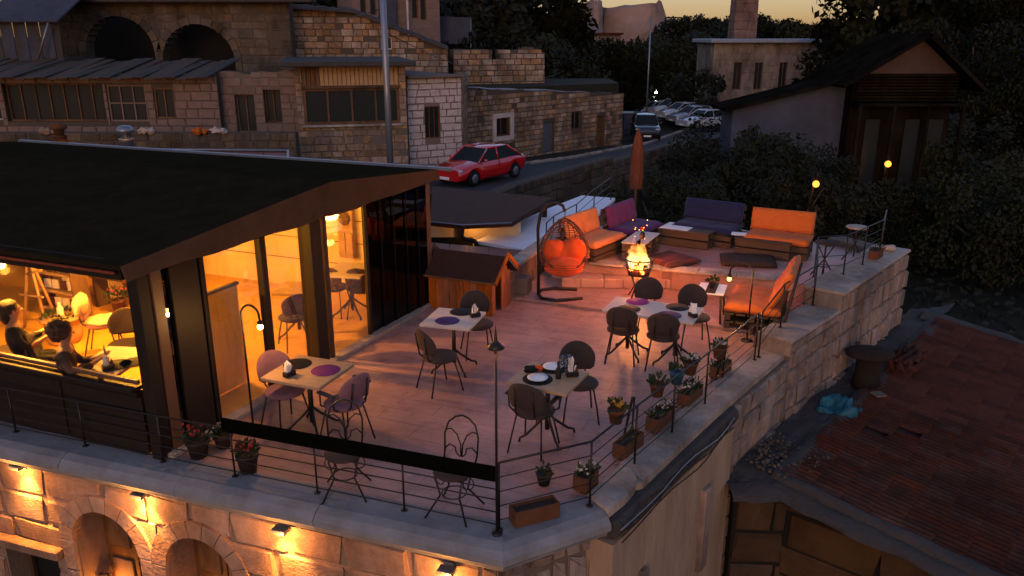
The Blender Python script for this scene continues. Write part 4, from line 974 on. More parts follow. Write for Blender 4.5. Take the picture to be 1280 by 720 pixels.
potted('dark empty window box at the terrace corner', tuple(P(668, 648, .02)), 'box', M_potd if 0 else M_terra, None, nl=0, rz=aF, L=.46)
potted('round dark pot with a thin seedling inside the corner railing', tuple(P(680, 605, .03)), 'pot', M_potd, None, .085, .13, 22, leafr=.07)
potted('terracotta box with green plant and white flowers at the second post', tuple(P(732, 608, .02)), 'box', M_terra, M_flw, nl=60, rz=aR, L=.24)
potted('terracotta trough with bare soil between the first railing posts', tuple(P(785, 563, .02)), 'box', M_terra, None, nl=10, rz=aR, L=.44)
potted('terracotta trough with white flowers between the middle railing posts', tuple(P(825, 530, .02)), 'box', M_terra, M_flw, nl=80, rz=aR, L=.46)
potted('terracotta trough with dense leaves before the fourth railing post', tuple(P(862, 500, .02)), 'box', M_terra, M_flw, nl=80, rz=aR, L=.44)
potted('terracotta trough at the far end of the lower railing', tuple(P(900, 467, .02)), 'box', M_terra, None, nl=60, rz=aR, L=.40)
for px, m, fl, lb in (((781, 520), M_terra, M_fly, 'hanging basket pot with yellow flowers nearest the camera'), ((832, 487), M_terra, None, 'hanging brown pot without flowers on the railing'), ((856, 472), M_potb, None, 'blue hanging pot on the railing'), ((873, 460), M_terra, M_flw, 'hanging brown pot with a white flower beside the blue pot'), ((908, 440), M_terra, M_flw, 'last hanging pot with white flower at the far railing post')):
    p = along(px, .10); z = CAM_H + ray(*px).z * (p[1] + nR.y * .10) / ray(*px).y
    potted(lb, (p[0], p[1], z - .10), 'pot', m, fl, .09, .15, 55, 'hanging pot', .09)
# leaning metal stands
for px0, px1, lb in (((780, 545), (796, 500), 'black leaning plant stand under the yellow flower basket'), ((895, 475), (912, 425), 'black leaning plant stand at the far railing post')):
    a_ = P(*px0, .03); b_ = along(px1, .05); zb = CAM_H + ray(*px1).z * b_[1] / ray(*px1).y
    tag(MB().tube([(0, 0, 0), (b_[0] - a_.x, b_[1] - a_.y, max(.3, zb))], .014, 6).tube([(.1, .08, 0), (b_[0] - a_.x + .02, b_[1] - a_.y, max(.3, zb))], .010, 6).build('plant_stand', M_iron, None, tuple(a_)), lb, 'plant stand')

# --- hanging egg chair
ez = .045
base = P(690, 369, ez); t = thing('egg_chair', 'hanging wicker egg chair with red orange cushion on a curved black stand', 'hanging chair', (base.x, base.y, ez), R(0))
X0 = -.24
MB().tube([(X0, .0, .03), (X0, 0, .6), (X0 - .02, 0, 1.2), (X0 + .02, 0, 1.45), (X0 + .12, 0, 1.62), (X0 + .28, 0, 1.66), (X0 + .40, 0, 1.60), (X0 + .44, 0, 1.50)], .028, 8).build('stand_pole', M_iron, t)
MB().tube([(X0, 0, .03), (X0 + .05, -.25, .03), (X0 + .3, -.38, .03), (X0 + .75, -.25, .03)], .028, 8).build('stand_foot', M_iron, t)
MB().tube([(X0, 0, .03), (X0 + .05, .22, .03), (X0 + .3, .32, .03), (X0 + .7, .25, .03)], .028, 8).build('stand_foot', M_iron, t)
MB().tube([(X0 + .44, 0, 1.50), (X0 + .44, 0, 1.40)], .008, 6).build('chain', M_iron, t)
bc = Vector((X0 + .44, 0, .87)); sk = thing; 
M_wick = mat('brown_wicker', (.16, .05, .025), .6, (.10, .03, .015), 20)
def eggr(v):   # v 0 bottom .. 1 top
    return .455 * math.sin(math.pi * min(1, v ** .82)) ** .62 * (1 - .10 * v)
wb = MB()
for k in range(22):
    a = 2 * math.pi * k / 22 + .14
    if -2.62 < ((a + math.pi) % (2 * math.pi) - math.pi) < -.52: continue
    wb.tube([(bc.x + math.cos(a) * eggr(i / 12), bc.y + math.sin(a) * eggr(i / 12) * .9, bc.z - .52 + 1.04 * i / 12) for i in range(13)], .007, 5)
for i in range(1, 22):
    v = i / 22; fr_a = (.52, 2 * math.pi - 2.62 + .0)
    arc = [R(-30) + (R(240)) * q / 20 for q in range(21)]
    if v < .45: arc = [2 * math.pi * q / 24 for q in range(25)] if v < .30 else [R(-42) + R(264) * q / 20 for q in range(21)]
    wb.tube([(bc.x + math.cos(a) * eggr(v), bc.y + math.sin(a) * eggr(v) * .9, bc.z - .52 + 1.04 * v) for a in arc], .006, 4)
wb.build('wicker_shell', M_wick, t)
rim = [(bc.x + math.cos(R(-90) + R(60) * math.cos(s_)) * eggr(.5 - .44 * math.sin(s_)) * 1.02, bc.y + math.sin(R(-90) + R(60) * math.cos(s_)) * eggr(.5 - .44 * math.sin(s_)) * .9, bc.z - .52 + 1.04 * (.55 - .42 * math.sin(s_))) for s_ in [2 * math.pi * q / 36 for q in range(36)]]
for off in (0, .03, -.03): MB().tube([(x * (1 + off * .6) - bc.x * off * .6, y - abs(off) * .2, z) for x, y, z in rim], .012, 6, True).build('rim', M_wick, t)
cu = MB(); cu.ball((bc.x, bc.y - .03, bc.z - .33), .35, 20, 12, (1.0, .82, .46), nz=.12, seed=2); cu.build('seat_cushion', M_redor, t)
cu = MB()
for x in (-1, 1): cu.ball((bc.x + x * .17, bc.y + .14, bc.z - .10), .21, 16, 12, (1.05, .55, 1.05), nz=.2, seed=3 + x)
cu.ball((bc.x, bc.y + .16, bc.z - .16), .24, 18, 12, (1.2, .5, .85), nz=.15, seed=7); cu.build('back_cushion', M_redor, t)

# --- fire basket
fb = P(797, 372, .045); t = thing('fire_basket', 'round iron fire basket on tall legs with blazing logs', 'fire basket', (fb.x, fb.y, .045))
t.scale = (1.16, 1.16, 1.12); rb_ = .20; zb0, zb1 = .38, .62
for z, r_ in ((zb0, .15), (.5, .19), (zb1, rb_)): MB().tube([(math.cos(a) * r_, math.sin(a) * r_, z) for a in [2 * math.pi * k / 20 for k in range(20)]], .010, 6, True).build('hoop', M_iron, t)
bk = MB()
for k in range(18):
    a = 2 * math.pi * k / 18; bk.tube([(math.cos(a) * .10, math.sin(a) * .10, zb0 - .04), (math.cos(a) * .15, math.sin(a) * .15, zb0), (math.cos(a) * .19, math.sin(a) * .19, .5), (math.cos(a) * rb_, math.sin(a) * rb_, zb1)], .005, 4)
bk.build('basket_bars', M_iron, t)
MB().lathe([(.01, zb0 - .03), (.14, zb0), (.17, .44)], n=16).build('ash_pan', M_rust, t)
for k in range(4):
    a = R(45 + 90 * k); MB().tube([(math.cos(a) * .15, math.sin(a) * .15, zb0), (math.cos(a) * .07, math.sin(a) * .07, .18), (math.cos(a) * .17, math.sin(a) * .17, 0)], .010, 6).build('leg', M_iron, t)
M_ember = bpy.data.materials.new('burning_log'); M_ember.use_nodes = True
n_, l_ = M_ember.node_tree.nodes, M_ember.node_tree.links; bb = n_['Principled BSDF']; tc = n_.new('ShaderNodeTexCoord'); nz = n_.new('ShaderNodeTexNoise'); nz.inputs['Scale'].default_value = 14; l_.new(tc.outputs['Object'], nz.inputs[0])
cr = n_.new('ShaderNodeValToRGB'); cr.color_ramp.elements[0].position = .42; cr.color_ramp.elements[0].color = (0, 0, 0, 1); cr.color_ramp.elements[1].position = .62; cr.color_ramp.elements[1].color = (1, .22, .03, 1); l_.new(nz.outputs[0], cr.inputs[0]); l_.new(cr.outputs[0], bb.inputs['Emission Color']); bb.inputs['Emission Strength'].default_value = 7; bb.inputs['Base Color'].default_value = (.03, .02, .015, 1)
g = random.Random(9)
for k in range(7):
    a = g.uniform(0, 3.14); r_ = g.uniform(.05, .11); q = Vector((math.cos(a), math.sin(a), g.uniform(-.3, .5))) * .14; c_ = Vector((g.uniform(-.05, .05), g.uniform(-.05, .05), zb0 + .05 + k * .03)); MB().tube([c_ - q, c_ + q], .03, 7).build('log', M_ember, t)
fm = bpy.data.materials.new('flame'); fm.use_nodes = True; n_, l_ = fm.node_tree.nodes, fm.node_tree.links; n_.remove(n_['Principled BSDF'])
tc = n_.new('ShaderNodeTexCoord'); sx = n_.new('ShaderNodeSeparateXYZ'); l_.new(tc.outputs['Object'], sx.inputs[0]); mr = n_.new('ShaderNodeMapRange'); mr.inputs[1].default_value = 0; mr.inputs[2].default_value = .56; l_.new(sx.outputs[2], mr.inputs[0])
nz = n_.new('ShaderNodeTexNoise'); nz.inputs['Scale'].default_value = 9; nz.inputs['Detail'].default_value = 5; l_.new(tc.outputs['Object'], nz.inputs[0])
cr = n_.new('ShaderNodeValToRGB'); e = cr.color_ramp.elements; e[0].color = (1, .75, .40, 1); e[1].color = (1, .10, .01, 1); el = e.new(.4); el.color = (1, .38, .07, 1); l_.new(mr.outputs[0], cr.inputs[0])
em = n_.new('ShaderNodeEmission'); l_.new(cr.outputs[0], em.inputs[0]); em.inputs[1].default_value = 1.2
tr = n_.new('ShaderNodeBsdfTransparent'); mx = n_.new('ShaderNodeMixShader')
lw_ = n_.new('ShaderNodeLayerWeight'); lw_.inputs[0].default_value = .35
ma = n_.new('ShaderNodeMath'); ma.operation = 'MULTIPLY_ADD'; l_.new(nz.outputs[0], ma.inputs[0]); ma.inputs[1].default_value = 1.7; ma.inputs[2].default_value = -.42
mb2 = n_.new('ShaderNodeMath'); mb2.operation = 'MULTIPLY_ADD'; l_.new(mr.outputs[0], mb2.inputs[0]); mb2.inputs[1].default_value = .75; l_.new(ma.outputs[0], mb2.inputs[2])
mc = n_.new('ShaderNodeMath'); mc.operation = 'MULTIPLY_ADD'; l_.new(lw_.outputs['Facing'], mc.inputs[0]); mc.inputs[1].default_value = .8; l_.new(mb2.outputs[0], mc.inputs[2]); mc.use_clamp = True
l_.new(mc.outputs[0], mx.inputs[0]); l_.new(em.outputs[0], mx.inputs[1]); l_.new(tr.outputs[0], mx.inputs[2]); l_.new(mx.outputs[0], n_['Material Output'].inputs[0])
for k in range(26):
    a = g.uniform(0, 6.28); r_ = g.uniform(0, .16); h_ = g.uniform(.18, .64) * (1.2 - r_ * 2.6); w0 = g.uniform(.03, .085)
    pts = [(math.cos(a) * r_ + .03 * math.sin(i * 1.7 + k) * i / 8 - .02 * i / 8, math.sin(a) * r_ + .03 * math.cos(i * 1.3 + k) * i / 8, h_ * i / 8) for i in range(9)]
    fl_ = MB(); fl_.tube(pts, [w0 * math.sin(math.pi * (.12 + .88 * i / 8)) ** .8 + .002 for i in range(9)], 9); fl_.build('flame', fm, t, (0, 0, .50))
for k in range(10): MB().ball((g.uniform(-.12, .1), g.uniform(-.08, .08), g.uniform(.95, 1.25)), .006, 5, 4).build('spark', E_bulb2, t)
point_light('fire_light', (fb.x, fb.y, .95), 120, (1, .27, .05), .14)
point_light('fire_glow', (fb.x - .05, fb.y - .1, .42), 9, (1, .22, .03), .1)

# --- wooden hut
ha = R(-24); hb0 = Vector((-1.40, 12.88, 0))
t = thing('wooden_hut', 'small orange stained plank hut with dark shingle gable roof', 'hut', tuple(hb0), ha)
W_, D_, hz, rz_ = 1.17, .72, .66, .93
for i in range(9):
    MB().bbox((W_ * (i + .5) / 9, 0, hz / 2 - .03), (W_ / 9 - .006, .022, hz - .05), 0, .004).build('plank', M_plank, t)
    MB().bbox((W_ * (i + .5) / 9, D_, hz / 2 - .03), (W_ / 9 - .006, .022, hz - .05), 0, .004).build('plank', M_plank, t)
for i in range(6):
    y = D_ * (i + .5) / 6; hh = hz + (rz_ - hz) * (1 - abs(y - D_ / 2) / (D_ / 2)) - .07
    for x in (.0, W_):
        if x == W_ and i in (1, 2): continue
        MB().bbox((x, y, hh / 2), (.022, D_ / 6 - .006, hh), 0, .004).build('plank', M_plank, t)
MB().box((W_ - .30, D_ / 2 - .13, .3), (.02, .3, .56)).build('opening_shade', M_dark, t)  # near-black sheet stands in for the shade inside the hut opening
ov = .10
sl = math.atan2(rz_ - hz, D_ / 2)
def hut_roof(sgn):
    y0 = -ov if sgn < 0 else D_ + ov; zz = hz - ov * math.tan(sl)
    a_, b_, c_, d_ = (-ov, y0, zz), (W_ + ov, y0, zz), (W_ + ov, D_ / 2, rz_ + .01), (-ov, D_ / 2, rz_ + .01)
    MB().quadbox(*((a_, b_, c_, d_) if sgn < 0 else (b_, a_, d_, c_)), .02).build('roof_panel', M_shingle, t)
    for x in (-ov - .01, W_ + ov + .01): MB().quadbox((x - .012, y0, zz + .02), (x + .012, y0, zz + .02), (x + .012, D_ / 2, rz_ + .03), (x - .012, D_ / 2, rz_ + .03), .07).build('barge_board', M_plank if x > 0 else M_wood_d, t)
    MB().bbox((W_ / 2, y0, zz - .0), (W_ + 2 * ov, .02, .035), 0, .003).build('eave_trim', M_wood_d, t)
hut_roof(-1); hut_roof(1)
# metal lean-to roof behind the hut, brown felt roof, white roof terrace
lt2 = thing('red_metal_roof', 'narrow rust red metal roof strip behind the wooden hut', 'roof')
a, b, c_, d_ = Q(537, 318, 14.3), Q(676, 333, 15.2), Q(682, 315, 16.6), Q(537, 303, 15.7)
for k in range(6):
    u0, u1 = k / 6, (k + 1) / 6 - .004; MB().quadbox(a.lerp(b, u0), a.lerp(b, u1), d_.lerp(c_, u1), d_.lerp(c_, u0), .04).build('roof_sheet', M_rust, lt2)
for q in (a, b, c_, d_): MB().box((q.x, q.y + .05, q.z / 2 - 2), (.08, .08, q.z + 3.9)).build('post', M_frame, lt2)
br_ = thing('brown_canopy', 'flat brown felt canopy roof with light gutter beside the pavilion', 'canopy')
poly = [P(538, 277, .5), P(578, 281, .5), P(640, 278, .5), P(690, 247, .5), P(540, 233, .5)]
MB().prism([(v.x, v.y) for v in poly], .40, .5).build('roof_sheet', M_brownroof, br_)
MB().tube([v + Vector((0, -.03, -.0)) for v in poly[:3]], .022, 6).build('gutter', M_steel, br_)
q = poly[1]; MB().tube([(q.x, q.y - .05, .42), (q.x, q.y - .05, .22), (q.x + .25, q.y - .05, .15), (q.x + .3, q.y - .05, .1), (q.x + .3, q.y - .05, -.5)], .05, 8).build('downpipe', M_frame, br_)
for v in poly: MB().box((v.x * .96 - .15, v.y + .9 if v.y < 18 else v.y - .2, -2.35), (.12, .12, 5.4)).build('post', M_frame, br_)
wl2 = thing('lit_yard_wall', 'ochre wall glowing orange under the brown canopy', 'wall')
MB().box((-1.0, 17.9, -1.6), (2.4, .15, 3.9)).build('wall_face', M_plaster, wl2)
MB().box((-1.45, 17.75, -.10), (1.1, .06, .22)).build('dark_opening', M_dark, wl2)
lp = thing('canopy_lamp', 'hidden warm lamp under the brown canopy', 'lamp', (-.9, 17.55, .34)); MB().ball((0, 0, 0), .03, 8, 6).build('bulb', E_bulb2, lp); point_light('canopy_light', (-.9, 17.5, .26), 3.5, (1, .42, .08), .05)
dk = thing('white_roof_terrace', 'pale flat roof terrace with thin railing left of the lounge', 'roof terrace')
dp = [P(588, 306, .0), P(678, 262, .0), P(722, 249, .0), P(768, 253, 0), P(704, 296, 0), P(672, 322, 0)]
dp = [Vector((-.80, 17.3, 0)), Vector((.9, 20.7, 0)), Vector((2.0, 22.6, 0)), Vector((2.9, 22.2, 0)), Vector((1.6, 18.2, 0)), Vector((1.05, 17.0, 0)), Vector((.72, 16.2, 0))]
MB().prism([(v.x, v.y) for v in dp], -4.9, -.02).build('building_body', M_wallpink, dk)
cc = sum(dp, Vector()) / 7
MB().prism([(v.x, v.y) for v in dp], -.018, .05).build('roof_slab', M_deck, dk)
rail_run(dk, [Vector((.72, 16.35, .05)), Vector((.9, 17.0, .05)), Vector((1.5, 18.3, .05)), Vector((2.1, 20.2, .05)), Vector((2.75, 22.0, .05))], .62, (.2, .4), r=.014, cr=.008)
# folded umbrella
up0 = Q(795, 232, 21.5); t = thing('closed_umbrella', 'closed rust orange parasol standing behind the purple sofa', 'parasol', (up0.x, up0.y, -.5))
MB().tube([(0, 0, 0), (0, 0, 2.55)], .03, 8).build('pole', M_wood_d, t)
vs_, fs_ = [], []; zs = [.95, 1.3, 1.7, 2.0, 2.3, 2.5, 2.56]; rs_ = [.14, .16, .14, .125, .09, .035, .01]
ub = MB(); N = 24
for z, r_ in zip(zs, rs_):
    for k in range(N):
        a = 2 * math.pi * k / N; q = r_ * (1 + .28 * math.cos(a * 8)); ub.v.append((q * math.cos(a + z * .2), q * math.sin(a + z * .2), z))
for i in range(len(zs) - 1):
    for k in range(N): ub.f.append((i * N + k, i * N + (k + 1) % N, (i + 1) * N + (k + 1) % N, (i + 1) * N + k)); ub.sm.append(True)
ub.build('canopy', M_umb, t); MB().lathe([(.3, 0), (.3, .06), (.05, .1)], n=16).build('base', M_potd, t)
MB().tube([(math.cos(a) * .16, math.sin(a) * .16, 1.7) for a in [2 * math.pi * k / 14 for k in range(14)]], .012, 5, True).build('tie', M_umb, t)

# --- lamps
def curved_lamp(label, base, h, reach, bulb_drop, watts, ecol, rz=0, rad=.035, m=None):
    t = thing('curved_lamp', label, 'lamp', base, rz)
    pts = [(0, 0, 0), (0, 0, h * .72)] + [(reach / 2 - reach / 2 * math.cos(a), 0, h - reach / 2 + reach / 2 * math.sin(a)) for a in [math.pi * k / 10 for k in range(0, 10)]] + [(reach, 0, h - reach / 2 - bulb_drop * .4)]
    MB().tube(pts, .013, 7).build('pole', M_iron, t)
    MB().lathe([(.09, 0), (.09, .012), (.015, .03)], n=14).build('base', M_iron, t)
    zt = h - reach / 2 - bulb_drop * .4
    MB().lathe([(.012, zt + .0), (.03, zt - .01), (.03, zt - .05), (.02, zt - .055)], (reach, 0, 0), 12).build('socket', M_iron, t)
    MB().ball((reach, 0, zt - .05 - rad), rad, 12, 8).build('bulb', ecol, t)
    point_light('bulb_light', (reach, 0, zt - .075 - 2 * rad), watts, (1, .46, .12), .02, t)
    return t
lb0 = P(300, 533, 0); bq = wallhit(305, 400, C0 + NB * .45, DB)
curved_lamp('curved black lamp with bare bulb before the amber glass panel', (-3.02, 8.42, 0), 1.56, .24, .1, 11, E_bulb, R(-20), .032)
lb = P(925, 392, .045); curved_lamp('curved black lamp with orange bulb before the floor cushion', (3.55, 11.3, 0), 1.22, .33, .05, 9, E_bulb2, R(165), .034)
# straight post lamp at the front corner
t = thing('post_lamp', 'tall thin black post lamp with small flat shade at the front corner', 'lamp', (K.x + NF.x * .09, K.y + NF.y * .09, .01))
MB().tube([(0, 0, 0), (0, 0, 1.93)], .012, 8).build('pole', M_iron, t); MB().lathe([(.05, 0), (.05, .01), (.012, .03)], n=12).build('base', M_iron, t)
MB().lathe([(.075, 1.845), (.078, 1.85), (.05, 1.885), (.02, 1.91), (.012, 1.96), (.004, 2.02), (.002, 2.05)], n=18).build('shade', M_iron, t)
MB().lathe([(.001, 1.815), (.016, 1.825), (.016, 1.85)], n=10).build('bulb', E_bulb2, t); point_light('post_light', (0, 0, 1.80), 1.2, (1, .45, .12), .02, t)
# door bulb under the gable
dbp = Q(378, 292, (C0 + DB * t_(378) if 0 else C0 + DB * bt(378, 300)[0]).y + .10)
t = thing('door_lamp', 'bare glowing bulb fixed under the gable above the pavilion door', 'lamp', tuple(dbp))
MB().lathe([(.02, .04), (.03, .05), (.03, .10), (.01, .14)], n=10).build('socket', M_iron, t); MB().ball((0, 0, 0), .045, 12, 8).build('bulb', E_bulb, t); point_light('door_light', (0, 0, -.075), 12, (1, .46, .12), .02, t)
# facade sconces
for i, px in enumerate(((26, 572), (178, 607), (355, 650), (562, 700))):
    s_, z_ = wallhit(*px, F0 + NF * .06, UF); q = F0 + NF * .05 + UF * s_
    lb_ = ['facade wall lamp at the far left above the small window', 'facade wall lamp between the two arched doorways', 'facade wall lamp right of the second arched doorway', 'facade wall lamp nearest the terrace corner'][i]
    t = thing('wall_sconce', lb_, 'wall lamp', (q.x, q.y, z_ - .11), rzF, 'box lamps washing light down the facade')
    MB().bbox((0, -.07, .03), (.16, .11, .05), 0, .006).build('housing', M_steel, t)
    MB().bbox((0, -.005, .02), (.10, .02, .12), 0, .003).build('back_plate', M_steel, t)
    MB().box((0, -.07, .0), (.11, .07, .012)).build('diffuser', E_sconce, t)
    ld = bpy.data.lights.new('sconce_beam', 'SPOT'); ld.energy = 190; ld.color = (1, .40, .075); ld.spot_size = R(95); ld.spot_blend = .8; ld.shadow_soft_size = .03
    lo = bpy.data.objects.new('sconce_beam', ld); C.objects.link(lo); lo.parent = t; lo.location = (0, -.06, -.012); lo.rotation_euler = (R(-8), 0, 0)
    point_light('sconce_fill', (0, -.15, -.06), 12, (1, .36, .07), .03, t)

# ================================================================== INSIDE THE PAVILION
def skin_obj(name, verts, edges, m, parent, sub=1):
    me = bpy.data.meshes.new(name); me.from_pydata([v[:3] for v in verts], edges, []); me.materials.append(m)
    o = bpy.data.objects.new(name, me); C.objects.link(o); o.parent = parent
    bpy.context.view_layer.objects.active = o
    md = o.modifiers.new('skin', 'SKIN'); md.use_smooth_shade = True
    if not me.skin_vertices:
        bm = bmesh.new(); bm.from_mesh(me); bm.verts.layers.skin.verify(); bm.to_mesh(me); bm.free()
    for i, v in enumerate(verts): me.skin_vertices[0].data[i].radius = (v[3], v[4] if len(v) > 4 else v[3])
    me.skin_vertices[0].data[0].use_root = True
    s_ = o.modifiers.new('sub', 'SUBSURF'); s_.levels = sub; s_.render_levels = sub
    return o
def seated_person(label, loc, rz, m_cl, m_hair, curly=False, phone=False):
    t = thing('person', label, 'person', loc, rz, 'people dining behind the pavilion window')
    V = [(0, 0, .54, .13, .11), (0, -.01, .72, .12, .09), (0, .0, .90, .14, .10), (0, .01, 1.0, .09, .07), (0, .02, 1.07, .045), (0, .035, 1.14, .06, .07), (0, .035, 1.22, .078, .09), (0, .025, 1.28, .05, .06)]
    E_ = [(0, 1), (1, 2), (2, 3), (3, 4), (4, 5), (5, 6), (6, 7)]
    def ch(start, pts):
        last = start
        for p in pts: V.append(p); E_.append((last, len(V) - 1)); last = len(V) - 1
        return last
    for x in (-1, 1):
        ch(0, [(x * .09, .12, .52, .085), (x * .11, .42, .52, .06), (x * .11, .44, .28, .05), (x * .11, .42, .08, .035), (x * .11, .52, .05, .03)])
        hx = .04 if phone else .12
        wr = ch(3, [(x * .15, .0, .99, .055), (x * .20, .03, .86, .045), (x * .21, .12, .76, .038), (x * hx * 1.3, .32, .84, .025), (x * hx, .38, .87, .024, .016)])
        for k in range(4):
            o_ = (k - 1.5) * .016; L = (.030, .036, .034, .026)[k]
            ch(wr, [(x * hx + x * o_, .41 + L * .3, .885 + .004 * k, .0075), (x * hx * .8 + x * o_, .42 + L, .90, .0065)])
        ch(wr, [(x * hx - x * .028, .385, .888, .0085), (x * hx - x * .03, .405, .905, .007)])
    skin_obj('body', V, E_, M_skin, t)
    VC = [(0, 0, .53, .16, .14), (0, -.01, .72, .145, .115), (0, .0, .90, .165, .12), (0, .01, 1.0, .10, .08)]; EC = [(0, 1), (1, 2), (2, 3)]
    V, E_ = VC, EC
    for x in (-1, 1):
        ch(0, [(x * .09, .12, .52, .10), (x * .11, .42, .52, .08), (x * .11, .44, .30, .07)])
        ch(3, [(x * .15, .0, .985, .068), (x * .20, .03, .86, .06), (x * .21, .12, .76, .052), (x * .10, .28, .82, .04)])
    skin_obj('clothing', VC, EC, m_cl, t)
    h = MB()
    if curly:
        g_ = random.Random(4); h.ball((0, -.01, 1.235), .115, 14, 10, (1, 1, 1.0), nz=.25, seed=1)
        for k in range(60):
            v = Vector((g_.gauss(0, 1), g_.gauss(-.35, 1), g_.gauss(.3, .9))).normalized()
            if v.y > .55 and v.z < .5: continue
            h.ball((v.x * .12, v.y * .12 - .01, 1.235 + v.z * .11), g_.uniform(.022, .036), 7, 5, nz=.4, seed=k)
    else:
        h.ball((0, -.015, 1.245), .105, 14, 10, (1, 1.05, .95), nz=.12, seed=3); h.ball((0, -.07, 1.16), .075, 10, 8, (1.1, .8, 1.7), nz=.15, seed=5)
    h.build('hair', m_hair, t)
    f = MB(); f.ball((0, .125, 1.19), .014, 8, 6, (.8, 1, 1.3))
    for x in (-1, 1): f.ball((x * .085, .03, 1.20), .02, 8, 6, (.4, .8, 1.2))
    f.build('face', M_skin, t)
    ey = MB()
    for x in (-1, 1): ey.ball((x * .03, .108, 1.215), .009, 8, 6, (1.3, .6, .8))
    ey.build('eyes', M_hairb, t); MB().ball((0, .112, 1.155), .014, 8, 6, (1.5, .5, .4)).build('mouth', M_redor, t)
    return t
TI = .02
mi = table([(88, 463), (128, 437), (185, 430), (151, 477)], 'inside table nearest the front window, laid with black placemats', M_woodw, 'dining tables inside the pavilion', .77)
placemat((146, 456), M_mat_b, 'black round placemat at the left of the window table', .775); placemat((168, 453), M_mat_b, 'black round placemat at the right of the window table', .775)
napkin_caddy((136, 462), 'dark caddy on the window table beside the person', .775)
a = P(76, 413, 1.25)
tcx = P(136, 452, .77)
pp = seated_person('person with curly brown hair holding a phone at the window table', (a.x, a.y, TI), math.atan2(tcx.y - a.y, tcx.x - a.x) - math.pi / 2 - .25, M_clothp, M_hair, True, True)
pz = (a.x + .4 * math.cos(pp.rotation_euler.z + math.pi / 2), a.y + .4 * math.sin(pp.rotation_euler.z + math.pi / 2), .955)
tag(MB().bbox((0, 0, 0), (.075, .010, .14), 0, .003).build('phone', M_steel, None, pz, pp.rotation_euler.z), 'mobile phone held up by the curly haired person', 'phone')
a2 = P(12, 385, 1.25); seated_person('person dressed in black at the left edge of the window', (a2.x, a2.y, TI), R(-60), M_clothb, M_hairb)
# chairs inside
def inchair(px, z, rz, label, src=ch):
    p = P(*px, z); return dup(src, (p.x, p.y, TI), rz, label, 'padded chairs inside the pavilion')
inchair((72, 455), .46, pp.rotation_euler.z, 'brown chair under the curly haired person'); inchair((10, 440), .46, R(-60), 'brown chair under the person in black')
inchair((158, 432), .46, math.atan2(tcx.y - P(158, 432, .46).y, tcx.x - P(158, 432, .46).x) - math.pi / 2, 'brown round backed chair on the far side of the window table')
t = make_chair('chair covered with a cream sheepskin in the middle of the window view', M_chairp, False, 'padded chairs inside the pavilion'); p = P(128, 405, .46); t.location = (p.x, p.y, TI); t.rotation_euler = (0, 0, R(-75)); t['name_hint'] = ''
del t['name_hint']
fz = MB(); fz.ball((0, -.24, .76), .25, 20, 12, (1.05, .36, .62), nz=.22, seed=8); fz.ball((0, .02, .51), .23, 18, 10, (1, 1, .20), nz=.2, seed=4)
tag(fz.build('sheepskin', M_fleece, None, (p.x, p.y, TI), R(-75)), 'cream sheepskin thrown over an inside chair', 'sheepskin')
p = P(78, 405, .30); t = thing('drum_table', 'round low table with bottle and green wreath inside the window', 'side table', (p.x, p.y, TI))
MB().lathe([(.20, 0), (.24, .05), (.26, .2), (.24, .36), (.30, .37), (.31, .40), (.01, .41)], n=22).build('drum', M_wood, t)
wz = MB(); 
for k in range(40):
    a = 2 * math.pi * k / 40; leaf_cluster(wz, (math.cos(a) * .22, math.sin(a) * .22, .42), .05, 4, .05)
wz.build('green_wreath', M_leaf, t)
tag(MB().lathe([(.04, 0), (.045, .01), (.045, .12), (.016, .17), (.016, .21), (.001, .21)], n=12).build('bottle', M_cloth, None, (p.x, p.y, TI + .412)), 'pale bottle on the round drum table', 'bottle')
# shelf unit, arched oven, frames, crate desk at the back
def in_thing(name, label, cat, px, z=TI, rz=rA): p = P(*px, z); return thing(name, label, cat, (p.x, p.y, TI), rz)
t = in_thing('shelf_unit', 'wooden shelf unit with white cards at the back of the pavilion', 'shelf', (84, 393))
for x in (-.4, .4): MB().bbox((x, 0, .55), (.04, .3, 1.1), 0, .004).build('side_panel', M_wood_d, t)
for k in range(4):
    MB().bbox((0, 0, .12 + k * .3), (.76, .3, .03), 0, .004).build('shelf', M_wood, t)
    for j in range(4): MB().bbox((-.25 + j * .17, -.05, .23 + k * .3), (.12, .015, .15), .2, .002).build('card', M_cloth if (k + j) % 3 else M_terra, t)
t = in_thing('arched_oven', 'arched plaster oven niche at the back of the pavilion', 'oven', (118, 372))
for k in range(9):
    a0, a1 = math.pi * k / 9, math.pi * (k + 1) / 9
    MB().add([(math.cos(a) * r_, y, .7 + math.sin(a) * r_) for y in (-.12, .12) for (a, r_) in ((a0, .42), (a1, .42), (a1, .58), (a0, .58))], [(0, 1, 2, 3), (7, 6, 5, 4), (0, 4, 5, 1), (1, 5, 6, 2), (2, 6, 7, 3), (3, 7, 4, 0)]).build('arch_stone', M_plaster, t)
for x in (-.5, .5): MB().bbox((x, 0, .35), (.16, .24, .7), 0, .01).build('jamb', M_plaster, t)
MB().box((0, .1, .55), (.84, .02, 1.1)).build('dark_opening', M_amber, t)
t = in_thing('easel_frame', 'slender wooden easel frame inside the window', 'easel', (45, 412))
MB().tube([(-.25, 0, 0), (0, .1, 1.25)], .022, 6).build('leg', M_wood, t); MB().tube([(.25, 0, 0), (0, .1, 1.25)], .022, 6).build('leg', M_wood, t); MB().tube([(0, .4, 0), (0, .1, 1.2)], .022, 6).build('leg', M_wood, t)
MB().bbox((0, .03, .55), (.5, .04, .03), 0, .004).build('ledge', M_wood, t); MB().tube([(0, .02, .9), (.5, -.1, 1.05)], .018, 6).build('arm', M_wood, t)
t = in_thing('console_table', 'low dark console under a slanted blackboard at the back', 'console', (160, 385))
MB().bbox((0, 0, .55), (1.1, .4, .04), 0, .005).build('table_top', M_wood_d, t)
